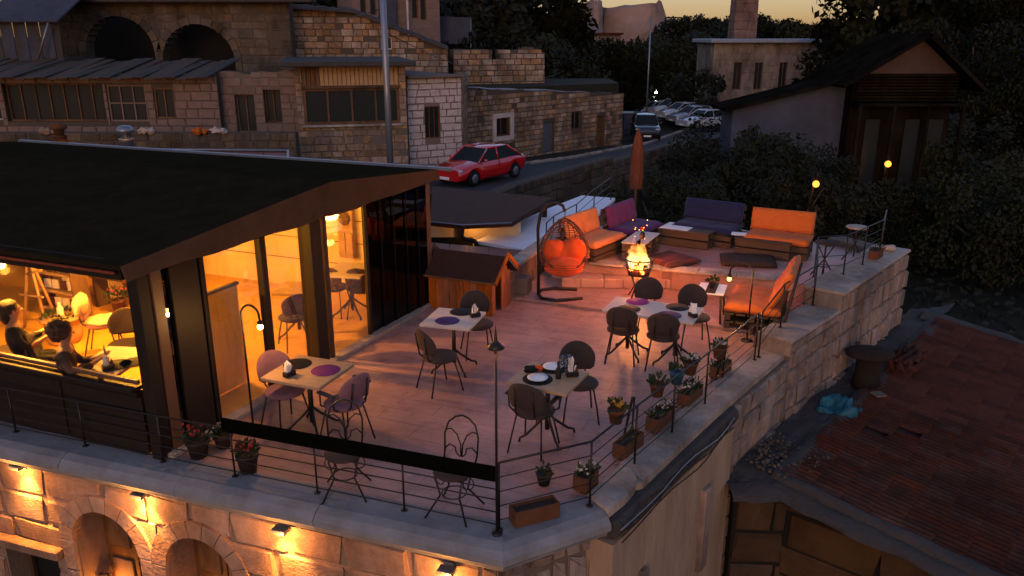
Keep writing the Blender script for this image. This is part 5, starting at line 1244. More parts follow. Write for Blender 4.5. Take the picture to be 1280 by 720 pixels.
for x in (-.5, .5): MB().bbox((x, 0, .27), (.05, .35, .54), 0, .005).build('leg', M_wood_d, t)
b = MB().bbox((0, .1, .95), (.9, .03, .6), 0, .005).build('blackboard', M_frame, t); b.rotation_euler = (R(-12), 0, 0)
t = in_thing('coat_stand', 'slatted wooden chair back stack right of the blackboard', 'rack', (185, 395))
for k in range(5): MB().bbox((-.2 + k * .1, 0, .5), (.03, .03, 1.0), 0, .003).build('slat', M_wood_d, t)
MB().bbox((0, 0, .98), (.5, .04, .05), 0, .005).build('top_bar', M_wood, t)
potted('leafy plant with pink flowers in a tall pot before the blackboard', tuple(P(150, 392, TI)), 'pot', M_terra, M_flp, .12, .25, 120, leafr=.2)
# door side
t = in_thing('stove', 'tall ochre cylinder stove seen through the smoked glass', 'stove', (222, 440))
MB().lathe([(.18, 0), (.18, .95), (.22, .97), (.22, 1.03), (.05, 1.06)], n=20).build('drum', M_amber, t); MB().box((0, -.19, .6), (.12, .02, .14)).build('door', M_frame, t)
s_ = thing('amber_stand_in', 'added amber board screen standing in for the lamplit interior behind the glass', 'divider', (0, 0, TI))  # added screen; its amber colour stands in for the lamplit interior
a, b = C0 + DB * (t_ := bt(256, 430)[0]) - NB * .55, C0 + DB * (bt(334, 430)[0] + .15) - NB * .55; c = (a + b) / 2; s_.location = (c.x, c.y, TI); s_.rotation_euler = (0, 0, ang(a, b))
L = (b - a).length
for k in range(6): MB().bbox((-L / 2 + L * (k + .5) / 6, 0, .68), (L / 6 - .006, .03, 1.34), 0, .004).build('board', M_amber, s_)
MB().bbox((0, 0, 1.37), (L + .04, .06, .04), 0, .005).build('top_rail', M_wood_d, s_)
tb, c_, a_ = table([(410, 347), (417, 330), (463, 333), (461, 350)], 'pale dining table inside seen through the open door', M_woodw, 'dining tables inside the pavilion', .77)
placemat((433, 333), M_mat_b, 'black placemat with plate on the table behind the door', .775); placemat((455, 334), M_mat_b, 'black placemat at the right of the table behind the door', .775)
p = P(433, 332, .78); tag(MB().lathe([(.01, 0), (.07, 0), (.115, .014), (.118, .018), (.07, .007), (.01, .006)], n=24).build('dinner_plate', M_white, None, (p.x, p.y, .782)), 'white plate on the table behind the door', 'plate')
inchair((418, 360), .46, a_ + R(0), 'brown chair half behind the thick door post'); inchair((452, 362), .46, a_ + R(10), 'brown chair inside nearest the sliding glass')
tb, c_, a_ = table([(345, 366), (352, 352), (392, 352), (392, 368)], 'yellow lit table inside behind the door bulb', M_wood, 'dining tables inside the pavilion', .77)
t = make_chair('dark stool chair with ochre blanket inside the doorway', M_chair, False, 'padded chairs inside the pavilion'); p = P(368, 397, .46); t.location = (p.x, p.y, TI); t.rotation_euler = (0, 0, R(30))
bl = MB(); bl.ball((0, .02, .53), .16, 16, 10, (1, .8, .4), nz=.4, seed=6); tag(bl.build('blanket', M_fleece, None, (p.x, p.y, TI), R(20)), 'ochre folded blanket on the chair inside the doorway', 'blanket')
p = wallhit(436, 300, C1 + DA * 0 + NA * .1, -DA)
q = C1 + NA * .09 - DA * 0 + (-DA) * p[0]
t = thing('wall_cabinet', 'narrow wooden wall cabinet on the white inner wall', 'cabinet', (q.x, q.y, .75), rA)
MB().bbox((0, -.04, .4), (.30, .12, .9), 0, .006).build('carcass', M_wood, t)
for x in (-.075, .075): MB().bbox((x, -.11, .2), (.13, .02, .42), 0, .004).build('door', M_wood, t)
MB().ball((0, -.12, .66), .12, 14, 10, (1, .3, 1)).build('round_clock', M_wood_d, t)
# interior lamps (ceiling bulbs)
for i, (px, z, wt_, lb_) in enumerate((((2, 332), 1.75, 260, 'bright pendant bulb at the far left inside the window'), ((130, 330), 2.0, 300, 'pendant bulb hidden behind the front beam'), ((300, 330), 2.0, 20, 'pendant bulb inside near the corner post'), ((360, 300), 2.1, 15, 'pendant bulb inside behind the door'), ((440, 285), 2.1, 11, 'pendant bulb inside over the table behind the door'))):
    if i == 0: p = P(px[0], px[1], z)
    elif i == 1: p = C0 + DA * 3 + DB * 2.6 + Vector((0, 0, z))
    elif i == 2: p = C0 + DA * 1.6 + DB * 2.4 + Vector((0, 0, z))
    elif i == 3: p = C0 + DA * 1.3 + DB * 3.9 + Vector((0, 0, z))
    else: p = C0 + DA * 1.0 + DB * 5.1 + Vector((0, 0, z))
    t = thing('pendant_lamp', lb_, 'pendant lamp', tuple(p), 0, 'pendant bulbs in the pavilion'); MB().tube([(0, 0, .06), (0, 0, max(.15, 2.25 - p.z))], .006, 5).build('cord', M_iron, t)
    MB().lathe([(.02, .03), (.03, .04), (.02, .08)], n=10).build('socket', M_iron, t); MB().ball((0, 0, 0), .04, 12, 8).build('bulb', E_bulb, t); point_light('pendant_light', (0, 0, -.07), wt_ * 1.5, (1, .40, .045), .05, t)

# ================================================================== NEIGHBOUR ROOF
nb_ = thing('tiled_roof_house', 'old house with weathered red clay tile roof right of the terrace', 'house')
u_ = Vector((.646, .763, 0)).normalized(); v_ = Vector((.763, -.646, -.13)).normalized(); n_ = u_.cross(v_); n_ = -n_ if n_.z < 0 else n_
R0 = P(978, 596, -1.03); LU, LV = 7.9, 7.4
def tile_mesh():
    mb = MB(); n = 12; L_, W__ = .40, .205; rows = []
    for (y, z0) in ((0, .010), (L_, .0)):
        for i in range(n + 1):
            x = -W__ / 2 + W__ * i / n; mb.v.append((x, y, z0 + .052 * abs(math.sin(math.pi * (i / n) * 2))))
    for i in range(n): mb.f.append((i, i + 1, n + 2 + i, n + 1 + i)); mb.sm.append(True)
    for i in range(n + 1): mb.v.append((mb.v[i][0], -.0, mb.v[i][2] - .018))
    k = 2 * n + 2
    for i in range(n): mb.f.append((k + i, k + i + 1, i + 1, i)); mb.sm.append(False)
    return mb
tmb = tile_mesh(); tme = tmb.mesh('clay_tile', M_tile); tl = []
g = random.Random(12)
for i in range(int(LU / .2)):
    for j in range(int(LV / .36)):
        # tile local x along ridge, local y up the slope
        o_ = R0 + u_ * (.1 + i * .2) + v_ * (.36 * (j + 1)) + n_ * (.02 + g.uniform(-.004, .006))
        ax = u_ * -1; up = -v_
        rot = Matrix((ax, up, ax.cross(up))).transposed(); 
        if rot[2][2] < 0: ax = u_; rot = Matrix((ax, up, ax.cross(up))).transposed()
        M = Matrix.Translation(o_) @ rot.to_4x4() @ Matrix.Rotation(g.uniform(-.012, .012), 4, 'Z') @ Matrix.Rotation(g.uniform(-.010, .010), 4, 'X')
        if i < 14 and j < 3 and g.random() < .10: continue
        tl.append(((o_ - Vector((0, 0, CAM_H))).length, M))
tl.sort(key=lambda k: k[0])
for d_, M in tl[:300]: inst('roof_tile', tme, nb_, None, mw=M)
rest = [MB(), MB(), MB(), MB()]
for q, (d_, M) in enumerate(tl[300:]): g.choice(rest).add(tmb.v, tmb.f, True, M)
for k, mb in enumerate(rest): mb.build('roof_tiles', mat('clay_tile_%s' % 'abcd'[k], [(.075, .024, .012), (.065, .021, .011), (.075, .025, .014), (.055, .018, .011)][k], .8, [(.035, .011, .007), (.028, .010, .007), (.04, .016, .011), (.020, .008, .005)][k], 3, mixw=.6, bump=.4, bscale=30), nb_, kind='stuff')
c4 = [R0, R0 + u_ * LU, R0 + u_ * LU + v_ * LV, R0 + v_ * LV]
MB().quadbox(c4[0], c4[3], c4[2], c4[1], .12).build('roof_deck', M_tileD, nb_)
def lumpy(pts, w_, h_, name, m, parent, seed=0, k=40):
    mb = MB(); vs = []; P_ = [Vector(p) for p in pts]
    tot = sum((b - a).length for a, b in zip(P_, P_[1:])); out = []
    for a, b in zip(P_, P_[1:]):
        m_ = max(2, int(k * (b - a).length / tot)); out += [(a.lerp(b, i / m_), (b - a).normalized()) for i in range(m_)]
    out.append((P_[-1], (P_[-1] - P_[-2]).normalized()))
    for i, (p, d_) in enumerate(out):
        s_ = Vector((d_.y, -d_.x, 0)).normalized()
        for j in range(9):
            a = math.pi * j / 8; q = 1 + .35 * noise.noise(Vector((p.x * 2.2 + seed, p.y * 2.2, j * .4))) + .2 * noise.noise(Vector((p.x * 7, p.y * 7, j)))
            vs.append(p + s_ * math.cos(a) * w_ / 2 * q + Vector((0, 0, math.sin(a) * h_ * q - .02)))
    fs = [(i * 9 + j, i * 9 + j + 1, i * 9 + 10 + j, i * 9 + 9 + j) for i in range(len(out) - 1) for j in range(8)]
    mb.add(vs, fs, True); return mb.build(name, m, parent)
lumpy([R0 - u_ * .05 - v_ * .1, R0 + v_ * LV - u_ * .05], .22, .10, 'mortar_verge', M_tar, nb_, 1, 60)
lumpy([R0 + u_ * LU - v_ * .3, R0 + u_ * LU + v_ * LV], .45, .10, 'mortar_verge', M_tar, nb_, 2)
lumpy([R0 - v_ * .05, R0 + u_ * LU * .5, R0 + u_ * LU], .35, .08, 'ridge_mortar', M_tar, nb_, 3, 60)
# flat bitumen strip between wall and ridge
gq = MB(); A0, A1 = Vector((2.70, 9.05, -1.02)), Vector((8.2, 15.6, -.95)); B0, B1 = R0 - u_ * .25 - v_ * .0, R0 + u_ * (LU + 1.3)
NX, NY = 60, 12
for j in range(NY + 1):
    for i in range(NX + 1):
        p = A0.lerp(A1, i / NX).lerp(B0.lerp(B1, i / NX), j / NY); p = p + Vector((0, 0, .07 * noise.noise(p * 1.6) + .04 * noise.noise(p * 5) + .02 * noise.noise(p * 13)))
        gq.v.append(tuple(p))
for j in range(NY):
    for i in range(NX): gq.f.append((j * (NX + 1) + i, (j + 1) * (NX + 1) + i, (j + 1) * (NX + 1) + i + 1, j * (NX + 1) + i + 1)); gq.sm.append(True)
o = gq.build('bitumen_strip', M_tar, nb_)
bm = bmesh.new(); bm.from_mesh(o.data); bmesh.ops.recalc_face_normals(bm, faces=bm.faces); bm.to_mesh(o.data); bm.free()
# walls under it
gv = R0 + v_ * LV
stone_wall(nb_, (2.86, 9.0), (R0.x + .05, R0.y - .15), -5, -1.15, .45, (.5, 1.1), (), mat('brown_wall_stone', (.075, .042, .020), .95, (.045, .026, .013), 1.5, bump=.7, bscale=7, rand=.2), M_dark, .4, .04, .025, 51, 40)
e_ = R0 + v_ * LV * .95
stone_wall(nb_, (R0.x + .02, R0.y - .14), (e_.x, e_.y - .05), -5, -1.14 + .0, .5, (.6, 1.3), (), mat('brown_wall_stone', (.075, .042, .020), .95, (.045, .026, .013), 1.5, bump=.7, bscale=7, rand=.2), M_dark, .4, .05, .02, 52, 110, top=lambda s: -1.14 - s * .125)
lumpy([Vector((2.75, 8.95, -1.12)), R0 + Vector((0, -.16, -.1)), Vector((e_.x, e_.y - .12, e_.z - .14))], .5, .12, 'eave_mortar', M_tar, nb_, 5, 60)
# rubble edge
g = random.Random(8)
rb = MB()
for k in range(260):
    s_ = g.uniform(-.1, .9); p = R0 + u_ * s_ + v_ * g.uniform(-.5, .3) + Vector((0, 0, g.uniform(.02, .08))); q_ = g.uniform(.015, .055); rb.box(tuple(p), (q_, q_ * g.uniform(.5, 1), q_ * g.uniform(.3, .8)), g.uniform(0, 3), taper=g.uniform(.5, .95))
tag(rb.build('roof_rubble', M_stoneD, None, kind='stuff'), 'loose rubble at the broken corner of the tiled roof', 'rubble')
# chimney of the tiled house
p = P(1082, 478, -.95); t = thing('roof_chimney', 'stout dark plastered chimney with flat wide cap on the tiled roof edge', 'chimney', (p.x, p.y, -1.0))
MB().lathe([(.23, 0), (.20, .2), (.185, .45), (.19, .5)], n=12, sx=1, sy=.85).build('stack', mat('dark_plaster', (.02, .014, .010), .95, bump=.6), t)
MB().lathe([(.20, .5), (.34, .53), (.36, .57), (.30, .60), (.1, .62)], n=12, sx=1.1, sy=.9).build('cap', mat('sooty_cap', (.028, .016, .010), .95, (.018, .011, .007), 5, bump=.8), t)
# stacked spare tiles
p = P(1118, 468, -.95); g = random.Random(2)
for k in range(9):
    q = p + u_ * (.0 + .18 * (k // 2)) + v_ * (.15 * (k % 2)) ; 
    sp = bpy.data.objects.new('spare_tile', tme); C.objects.link(sp); sp.location = (q.x, q.y, -.93 + .03 * (k % 3) + .02); sp.rotation_euler = (R(8), R(-6), math.atan2(u_.y, u_.x) - R(90) + g.uniform(-.3, .3)); sp.scale = (1.3, 1.0, 1.4)
    tag(sp, 'loose clay tile in the small stack behind the dark chimney', 'roof tile', 'loose clay tiles behind the chimney')
# tarp and debris
p = P(1048, 508, -.95); tb_ = MB(); NT = 46
for j in range(NT + 1):
    for i in range(NT + 1):
        x, y = (i / NT - .5) * .95, (j / NT - .5) * .85; q = Vector((x * 4.2, y * 4.2, 2.3)); f_ = max(0, 1 - (math.hypot(x / .42, y / .36) * (1 + .5 * noise.noise(Vector((x * 5, y * 5, 9))))) ** 2.2)
        rg = (1 - abs(noise.noise(q)) * 2.2) * .14 + (1 - abs(noise.noise(q * 2.3)) * 2) * .05
        tb_.v.append((x * (.7 + .3 * f_) + .04 * noise.noise(q * 1.9), y * (.7 + .3 * f_) + .04 * noise.noise(q * 1.7 + Vector((5, 0, 0))), -.03 + f_ ** .6 * (.06 + max(-.04, rg))))
for j in range(NT):
    for i in range(NT): tb_.f.append((j * (NT + 1) + i, j * (NT + 1) + i + 1, (j + 1) * (NT + 1) + i + 1, (j + 1) * (NT + 1) + i)); tb_.sm.append(True)
tag(tb_.build('crumpled_tarp', M_tarp, None, (p.x, p.y, -1.0)), 'crumpled turquoise tarpaulin lying on the roof edge', 'tarpaulin')
for k, (px, L_, W__, a_, m_, lb_) in enumerate((((1023, 443), .34, .13, 5, M_white, 'white flat board in the scrap pile by the stone wall'), ((1018, 452), .42, .05, -40, M_mortar, 'grey plank in the scrap pile by the stone wall'), ((1028, 456), .40, .045, -48, M_coping, 'pale narrow stick in the scrap pile'), ((1007, 450), .34, .03, -50, M_steel, 'bent grey pipe at the left of the scrap pile'), ((1098, 495), .20, .16, 20, M_mortar, 'broken grey slab beside the spare tiles'))):
    p = P(*px, -.93); o = MB().bbox((0, 0, 0), (L_, W__, .025), 0, .005).build('scrap_board', m_, None, (p.x, p.y, -.90), R(a_)); tag(o, lb_, 'scrap')
    o.rotation_euler = (R(4), R(-3 + k * 2), R(a_))
tag(MB().lathe([(.01, 0), (.22, 0), (.24, .03), (.2, .05), (.01, .05)], n=16).build('rusty_pan', M_terra, None, tuple(P(1060, 444, -.93))), 'flat rusty pan beside the chimney', 'pan')
# small bistro table set and crate on the upper wall corner
def tall_stool(px, z, label, h=.62, sx=1):
    p = P(*px, z); t = thing('bar_stool', label, 'stool', (p.x, p.y, z), R(20), 'iron stools at the upper railing')
    MB().lathe([(.01, h - .03), (.19, h - .03), (.20, h - .015), (.19, h), (.01, h)], n=18).build('seat', M_kilimd if sx else M_coping, t)
    for k in range(4):
        a = R(45 + 90 * k); MB().tube([(math.cos(a) * .15, math.sin(a) * .15, h - .03), (math.cos(a + 3.14) * .0, math.sin(a) * .0, h * .5), (math.cos(a) * -.2, math.sin(a) * -.2, 0)], .012, 5).build('leg', M_iron, t)
    MB().tube([(math.cos(a) * .10, math.sin(a) * .10, h * .3) for a in [2 * math.pi * k / 12 for k in range(12)]], .007, 5, True).build('foot_ring', M_iron, t)
tall_stool((1028, 345), ZL, 'iron bar stool with dark round seat nearest the daybed'); tall_stool((1066, 326), ZL, 'iron bar stool with pale round top by the brown crate', .66, 0)
p = P(1094, 322, .56); potted('brown planter crate standing on the upper stone coping', (p.x, p.y, .56), 'box', M_terra, None, nl=20, rz=R(50), L=.34)
p = P(1112, 313, .56); tag(MB().ball((0, 0, .05), .10, 12, 8, (1.2, 1, .6), nz=.3).build('garden_stone', M_coping, None, (p.x, p.y, .56)), 'rounded pale stone at the end of the upper coping', 'stone')

# ================================================================== OLD HOUSES BEHIND
def H2(px, Y): r_ = ray(px, 150); return (r_.x / r_.y * Y, Y)
def zy(py, Y): return Q(640, py, Y).z
def body(parent, a, b, depth, zb, zt, m, name='building_body', off=.2):
    A_, B_ = Vector((*a, 0)), Vector((*b, 0)); d_ = (B_ - A_).normalized(); n_ = Vector((d_.y, -d_.x, 0)); A_ = A_ - n_ * off; B_ = B_ - n_ * off
    return MB().prism([(A_.x, A_.y), (B_.x, B_.y), (B_.x - n_.x * depth, B_.y - n_.y * depth), (A_.x - n_.x * depth, A_.y - n_.y * depth)], zb, zt).build(name, m, parent)
def win(parent, a, b, s0, s1, z0, z1, m=M_wood_d, bars=1, inset=.12, pane=M_darkglass, th=.06, rows=1):
    A_, B_ = Vector((*a, 0)), Vector((*b, 0)); d_ = (B_ - A_).normalized(); n_ = Vector((d_.y, -d_.x, 0)); c = A_ + d_ * ((s0 + s1) / 2) - n_ * inset; w_ = s1 - s0; h_ = z1 - z0; rz = math.atan2(d_.y, d_.x)
    f = MB(); f.box((0, 0, h_ / 2 - th / 2), (w_, .06, th)).box((0, 0, -h_ / 2 + th / 2), (w_, .06, th)).box((-w_ / 2 + th / 2, 0, 0), (th, .06, h_ - 2 * th)).box((w_ / 2 - th / 2, 0, 0), (th, .06, h_ - 2 * th))
    for k in range(bars): f.box((-w_ / 2 + w_ * (k + 1) / (bars + 1), 0, 0), (th * .8, .05, h_ - 2 * th))
    for k in range(rows - 1): f.box((0, 0, -h_ / 2 + h_ * (k + 1) / rows), (w_ - 2 * th, .045, th * .8))
    o = f.build('window', m, parent, (c.x, c.y, (z0 + z1) / 2), rz); MB().box((0, .05, 0), (w_ - .01, .02, h_ - .01)).build('pane', pane, o); return o
def S_(px, a, b): return wallhit(px, 150, Vector((*a, 0)), (Vector((*b, 0)) - Vector((*a, 0))).normalized())[0]
def hitz(px, py, a, b): return wallhit(px, py, Vector((*a, 0)), (Vector((*b, 0)) - Vector((*a, 0))).normalized())[1]
GZ = -1.6
# H1: stone house with glazed timber bay
a, b = H2(372, 34.5), H2(509, 35.5); h1 = thing('bay_window_house', 'stone house with wide brown framed window band and boarded top', 'house')
ws0, ws1 = S_(381, a, b), S_(500, a, b); wz0, wz1, wb1 = hitz(440, 155, a, b), hitz(440, 110, a, b), hitz(440, 86, a, b); zt = hitz(440, 82, a, b)
stone_wall(h1, a, b, GZ - .3, zt, .30, (.35, .75), [(ws0, ws1, wz0, zt + .1)], M_stoneT, M_mortar, .35, .04, .02, 61, 230)
body(h1, a, b, 7, GZ - .5, zt - .06, M_wallolive, off=.42)
win(h1, a, b, ws0, ws1, wz0, wz1, M_wood_d, 3, .06, th=.11)
A_, B_ = Vector((*a, 0)), Vector((*b, 0)); d_ = (B_ - A_).normalized(); n_ = Vector((d_.y, -d_.x, 0)); rz = math.atan2(d_.y, d_.x)
nbd = 22
for k in range(nbd):
    s_ = ws0 + (ws1 - ws0) * (k + .5) / nbd; c = A_ + d_ * s_ - n_ * .04
    MB().bbox((0, 0, 0), ((ws1 - ws0) / nbd - .02, .04, zt - wz1 - .04), 0, .005).build('board', M_wood_d if (k < 6 and k not in (4, 5)) else M_wood, h1, (c.x, c.y, (wz1 + zt) / 2), rz)
c = A_ + d_ * ((ws0 + ws1) / 2) + n_ * .08; MB().bbox((0, 0, 0), (ws1 - ws0 + .3, .28, .09), 0, .01).build('window_sill', M_coping, h1, (c.x, c.y, wz0 - .045), rz); MB().bbox((0, 0, 0), (ws1 - ws0 + .1, .16, .12), 0, .01).build('lintel_beam', M_wood_d, h1, (c.x, c.y, wz1 + .05), rz)
MB().bbox((-.1, 3.0, 0), ((B_ - A_).length + .9, 8.4, .20), 0, .03).build('flat_roof', M_tar, h1, ((A_.x + B_.x) / 2, (A_.y + B_.y) / 2, zt + .1), rz)
# H2 whitewashed
a, b = H2(510, 36.2), H2(577, 37.6); h2 = thing('whitewashed_house', 'small half whitewashed stone house with barred window behind the red car', 'house')
zt = hitz(545, 97, a, b); ws0, ws1, wz0, wz1 = S_(531, a, b), S_(550, a, b), hitz(540, 173, a, b), hitz(540, 133, a, b)
stone_wall(h2, a, b, GZ - .3, zt, .30, (.35, .7), [(ws0, ws1, wz0, wz1)], M_wallwhite, M_wallpink, .35, .015, .010, 62, 120)
body(h2, a, b, 6, GZ - .5, zt - .05, M_wallwhite, off=.37)
win(h2, a, b, ws0, ws1, wz0, wz1, M_wood_d, 2, .10, th=.05)
A_, B_ = Vector((*a, 0)), Vector((*b, 0)); d_ = (B_ - A_).normalized(); rz = math.atan2(d_.y, d_.x); MB().bbox((0, 2.6, 0), ((B_ - A_).length + .1, 5.8, .1), 0, .02).build('flat_roof', M_mortar, h2, ((A_.x + B_.x) / 2, (A_.y + B_.y) / 2, zt + .05), rz)
stone_wall(h2, b, (b[0] + .05, b[1] + 4.3), GZ - .3, zt, .3, (.35, .7), (), M_stoneT, M_mortar, .3, .04, .02, 162, 60)
# H3 long rubble house
a, b = (H2(578, 41.5)), H2(778, 52); h3 = thing('long_rubble_house', 'long low rubble stone house with small white framed window along the street', 'house')
zt0, zt1 = hitz(590, 110, a, b), hitz(770, 118, a, b); L3 = (Vector(b) - Vector(a)).length
W3 = [(S_(619, a, b), S_(637, a, b), hitz(628, 170, a, b), hitz(628, 147, a, b)), (S_(679, a, b), S_(693, a, b), GZ - .4, hitz(686, 152, a, b)), (S_(714, a, b), S_(727, a, b), hitz(720, 162, a, b), hitz(720, 140, a, b)), (S_(746, a, b), S_(756, a, b), GZ - .6, hitz(750, 145, a, b))]
stone_wall(h3, a, b, GZ - .9, max(zt0, zt1) + .1, .27, (.25, .55), W3, M_stoneT, M_mortarD, .4, .05, .025, 63, 290, top=lambda s: zt0 + (zt1 - zt0) * s / L3 + .10 * noise.noise(Vector((s * .8, 0, 0))))
body(h3, a, b, 6, GZ - 1, min(zt0, zt1) - .15, M_mortarD, off=.42)
for k, (s0, s1, z0, z1) in enumerate(W3):
    if k in (0, 2): win(h3, a, b, s0, s1, z0, z1, M_wood_d, 1, .15)
    else:
        A_ = Vector((*a, 0)); d_ = (Vector((*b, 0)) - A_).normalized(); n_ = Vector((d_.y, -d_.x, 0)); c = A_ + d_ * ((s0 + s1) / 2) - n_ * .2; dr = MB().box((0, 0, 0), (s1 - s0, .05, z1 - z0)).build('door', M_steel if k == 1 else M_wood_d, h3, (c.x, c.y, (z0 + z1) / 2), math.atan2(d_.y, d_.x)); MB().ball((.25, -.05, 0), .04, 6, 4).build('handle', M_iron, dr)
A_ = Vector((*a, 0)); d_ = (Vector((*b, 0)) - A_).normalized(); n_ = Vector((d_.y, -d_.x, 0)); rz = math.atan2(d_.y, d_.x)
s0, s1, z0, z1 = W3[0]; c = A_ + d_ * ((s0 + s1) / 2) + n_ * .06
fw = MB(); fw.box((0, 0, (z1 - z0) / 2 + .12), (s1 - s0 + .5, .1, .24)).box((0, 0, -(z1 - z0) / 2 - .12), (s1 - s0 + .5, .1, .24)).box((-(s1 - s0) / 2 - .13, 0, 0), (.25, .1, z1 - z0)).box(((s1 - s0) / 2 + .13, 0, 0), (.25, .1, z1 - z0)); fw.build('window_surround', M_wallwhite, h3, (c.x, c.y, (z0 + z1) / 2), rz)
rm = MB()
for i in range(21):
    for j in range(7):
        s_ = -.2 + (L3 + .2) * i / 20; y_ = .1 + j; p = A_ + d_ * s_ - n_ * y_; rm.v.append((p.x, p.y, zt0 + (zt1 - zt0) * s_ / L3 + .12 * noise.noise(Vector((s_ * .5, y_, 0))) + .02))
for i in range(20):
    for j in range(6): rm.f.append((i * 7 + j, i * 7 + 7 + j, i * 7 + 8 + j, i * 7 + j + 1)); rm.sm.append(True)
rm.build('earth_roof', mat('pale_earth_roof', (.33, .30, .29), .95, (.2, .17, .15), .5, mixw=.3, bump=.5), h3)
# H4 ruined block with two door openings
a, b = H2(276, 36), H2(374, 36); h4 = thing('ruined_stone_house', 'pinkish ruined stone house with two dark tall openings', 'house')
zt = hitz(330, 90, a, b); O4 = [(S_(296, a, b), S_(320, a, b), hitz(300, 166, a, b), hitz(300, 118, a, b)), (S_(332, a, b), S_(353, a, b), hitz(340, 154, a, b), hitz(340, 112, a, b))]
stone_wall(h4, a, b, GZ - .3, zt, .33, (.4, .85), O4, M_wallpink, M_mortar, .4, .035, .016, 64, 120, top=lambda s: zt + .25 * noise.noise(Vector((s * 1.1, 3, 0))))
for o_ in O4: win(h4, a, b, *o_, M_wood_d, 1, .25)
body(h4, a, b, 5, GZ - .5, zt - .3, M_mortarD, off=.75)
# H5 porch building far left
a, b = H2(-60, 35.5), H2(276, 35.5); h5 = thing('porch_house', 'long dark porch building with glazed front under a plank roof at far left', 'house')
zt = hitz(100, 100, a, b); O5 = [(S_(10, a, b), S_(134, a, b), hitz(60, 152, a, b), zt - .15), (S_(138, a, b), S_(186, a, b), hitz(160, 152, a, b), hitz(160, 106, a, b)), (S_(196, a, b), S_(221, a, b), hitz(200, 148, a, b), hitz(200, 110, a, b)), (S_(-50, a, b), S_(4, a, b), hitz(0, 150, a, b), hitz(0, 98, a, b))]
stone_wall(h5, a, b, GZ - .3, zt + .2, .36, (.45, .9), O5, M_wallpink, M_mortarD, .35, .03, .016, 65, 150)
win(h5, a, b, *O5[0], M_wood_d, 6, .3); win(h5, a, b, *O5[1], M_wallpink, 2, .1, th=.07, rows=2); win(h5, a, b, *O5[2], M_wood_d, 1, .1); win(h5, a, b, *O5[3], M_steel, 2, .1)
body(h5, a, b, 6, GZ - .5, zt, M_mortarD, off=.75)
A_, B_ = Vector((*a, 0)), Vector((*b, 0)); L5 = (B_ - A_).length
for k in range(26):
    s0, s1 = L5 * k / 26, L5 * (k + 1) / 26 - .02; z0 = zt + .15 + .05 * math.sin(k * 2.1); z1 = zt + .75 + .08 * math.sin(k * 1.3)
    MB().quadbox((A_.x + s0, A_.y - 1.0, z0), (A_.x + s1, A_.y - 1.0, z0), (A_.x + s1, A_.y + 3.5, z1), (A_.x + s0, A_.y + 3.5, z1), .05).build('roof_board', (M_pallet, M_tar, M_pallet)[k % 3], h5)
g = random.Random(77)
# low yard wall in front
yw = thing('yard_wall', 'low dark block wall in front of the old houses', 'wall'); a, b = H2(-60, 31.5), H2(368, 31.5)
stone_wall(yw, a, b, -2.2, hitz(200, 166, a, b), .30, (.4, .8), (), M_stoneD, M_mortarD, .4, .04, .02, 66, 200)
for k, (px, m_) in enumerate(((250, M_plank), (272, M_wallwhite), (60, M_stoneP), (182, M_coping))):
    p = Q(px, 165, 31.3); tag(MB().ball((-.1, 0, .09), .19, 12, 9, (1.1, .8, .7), nz=.9, seed=k).ball((.14, .05, .07), .15, 12, 9, (1.2, .8, .7), nz=.9, seed=k + 9).build('wall_bundle', m_, None, (p.x, p.y + .1, hitz(200, 166, a, b))), ['orange sack lying on the yard wall', 'pale sack lying on the yard wall', 'grey stone lying on the left yard wall', 'flat pale lump on the yard wall'][k], 'sack')
# H6 arch building behind
a, b = H2(80, 44), H2(372, 44); h6 = thing('arched_building', 'dark old building with two huge open arches on the slope', 'building'); zt = hitz(200, 2, a, b)
O6 = [(S_(122, a, b), S_(205, a, b), GZ, hitz(160, 20, a, b), 'arch'), (S_(214, a, b), S_(302, a, b), GZ, hitz(255, 30, a, b), 'arch')]
stone_wall(h6, a, b, GZ, zt, .45, (.6, 1.1), O6, M_stoneD, M_mortarD, .8, .04, .02, 67, 200)
for o_ in O6: arch_ring(h6, Vector((*a, 0)), UX := (Vector((*b, 0)) - Vector((*a, 0))).normalized(), Vector((UX.y, -UX.x, 0)), o_[0], o_[1], o_[3], .35, 11, M_stoneD, .3, .10, zlow=2.2)
body(h6, a, b, 6, GZ, zt - .2, M_dark, off=2.6)
MB().bbox((0, 0, 0), (15.5, 1.2, .35), 0, .05).build('eave', M_tar, h6, ((a[0] + b[0]) / 2, 43.6, zt + .1))
# blue-grey sheet shed at the top left
h6b = thing('sheet_metal_shed', 'blue grey sheet metal shed with slanting pole at the top left', 'shed'); a, b = H2(12, 40), H2(92, 40)
zt, zb = hitz(50, 26, a, b), hitz(50, 76, a, b)
for k in range(10):
    p = Vector(a).lerp(Vector(b), (k + .5) / 10); MB().box((p.x, p.y + .06 * (k % 2), (zt + zb) / 2), ((b[0] - a[0]) / 10 - .02, .05, zt - zb)).build('sheet', M_wallblue if k % 3 else M_tar, h6b)
MB().quadbox((a[0] - .3, 39.4, zt), (b[0] + .3, 39.4, zt), (b[0] + .3, 43, zt + 1.6), (a[0] - .3, 43, zt + 1.6), .08).build('awning', M_wallblue, h6b)
MB().tube([(a[0] + 2.1, 39.6, zb), (a[0] + 3.0, 39.5, zt)], .05, 6).build('pole', M_steel, h6b); MB().box(((a[0] + b[0]) / 2, 41.5, (zb - 3) / 2), (b[0] - a[0], 3, zb + 3.2)).build('base', M_mortarD, h6b)
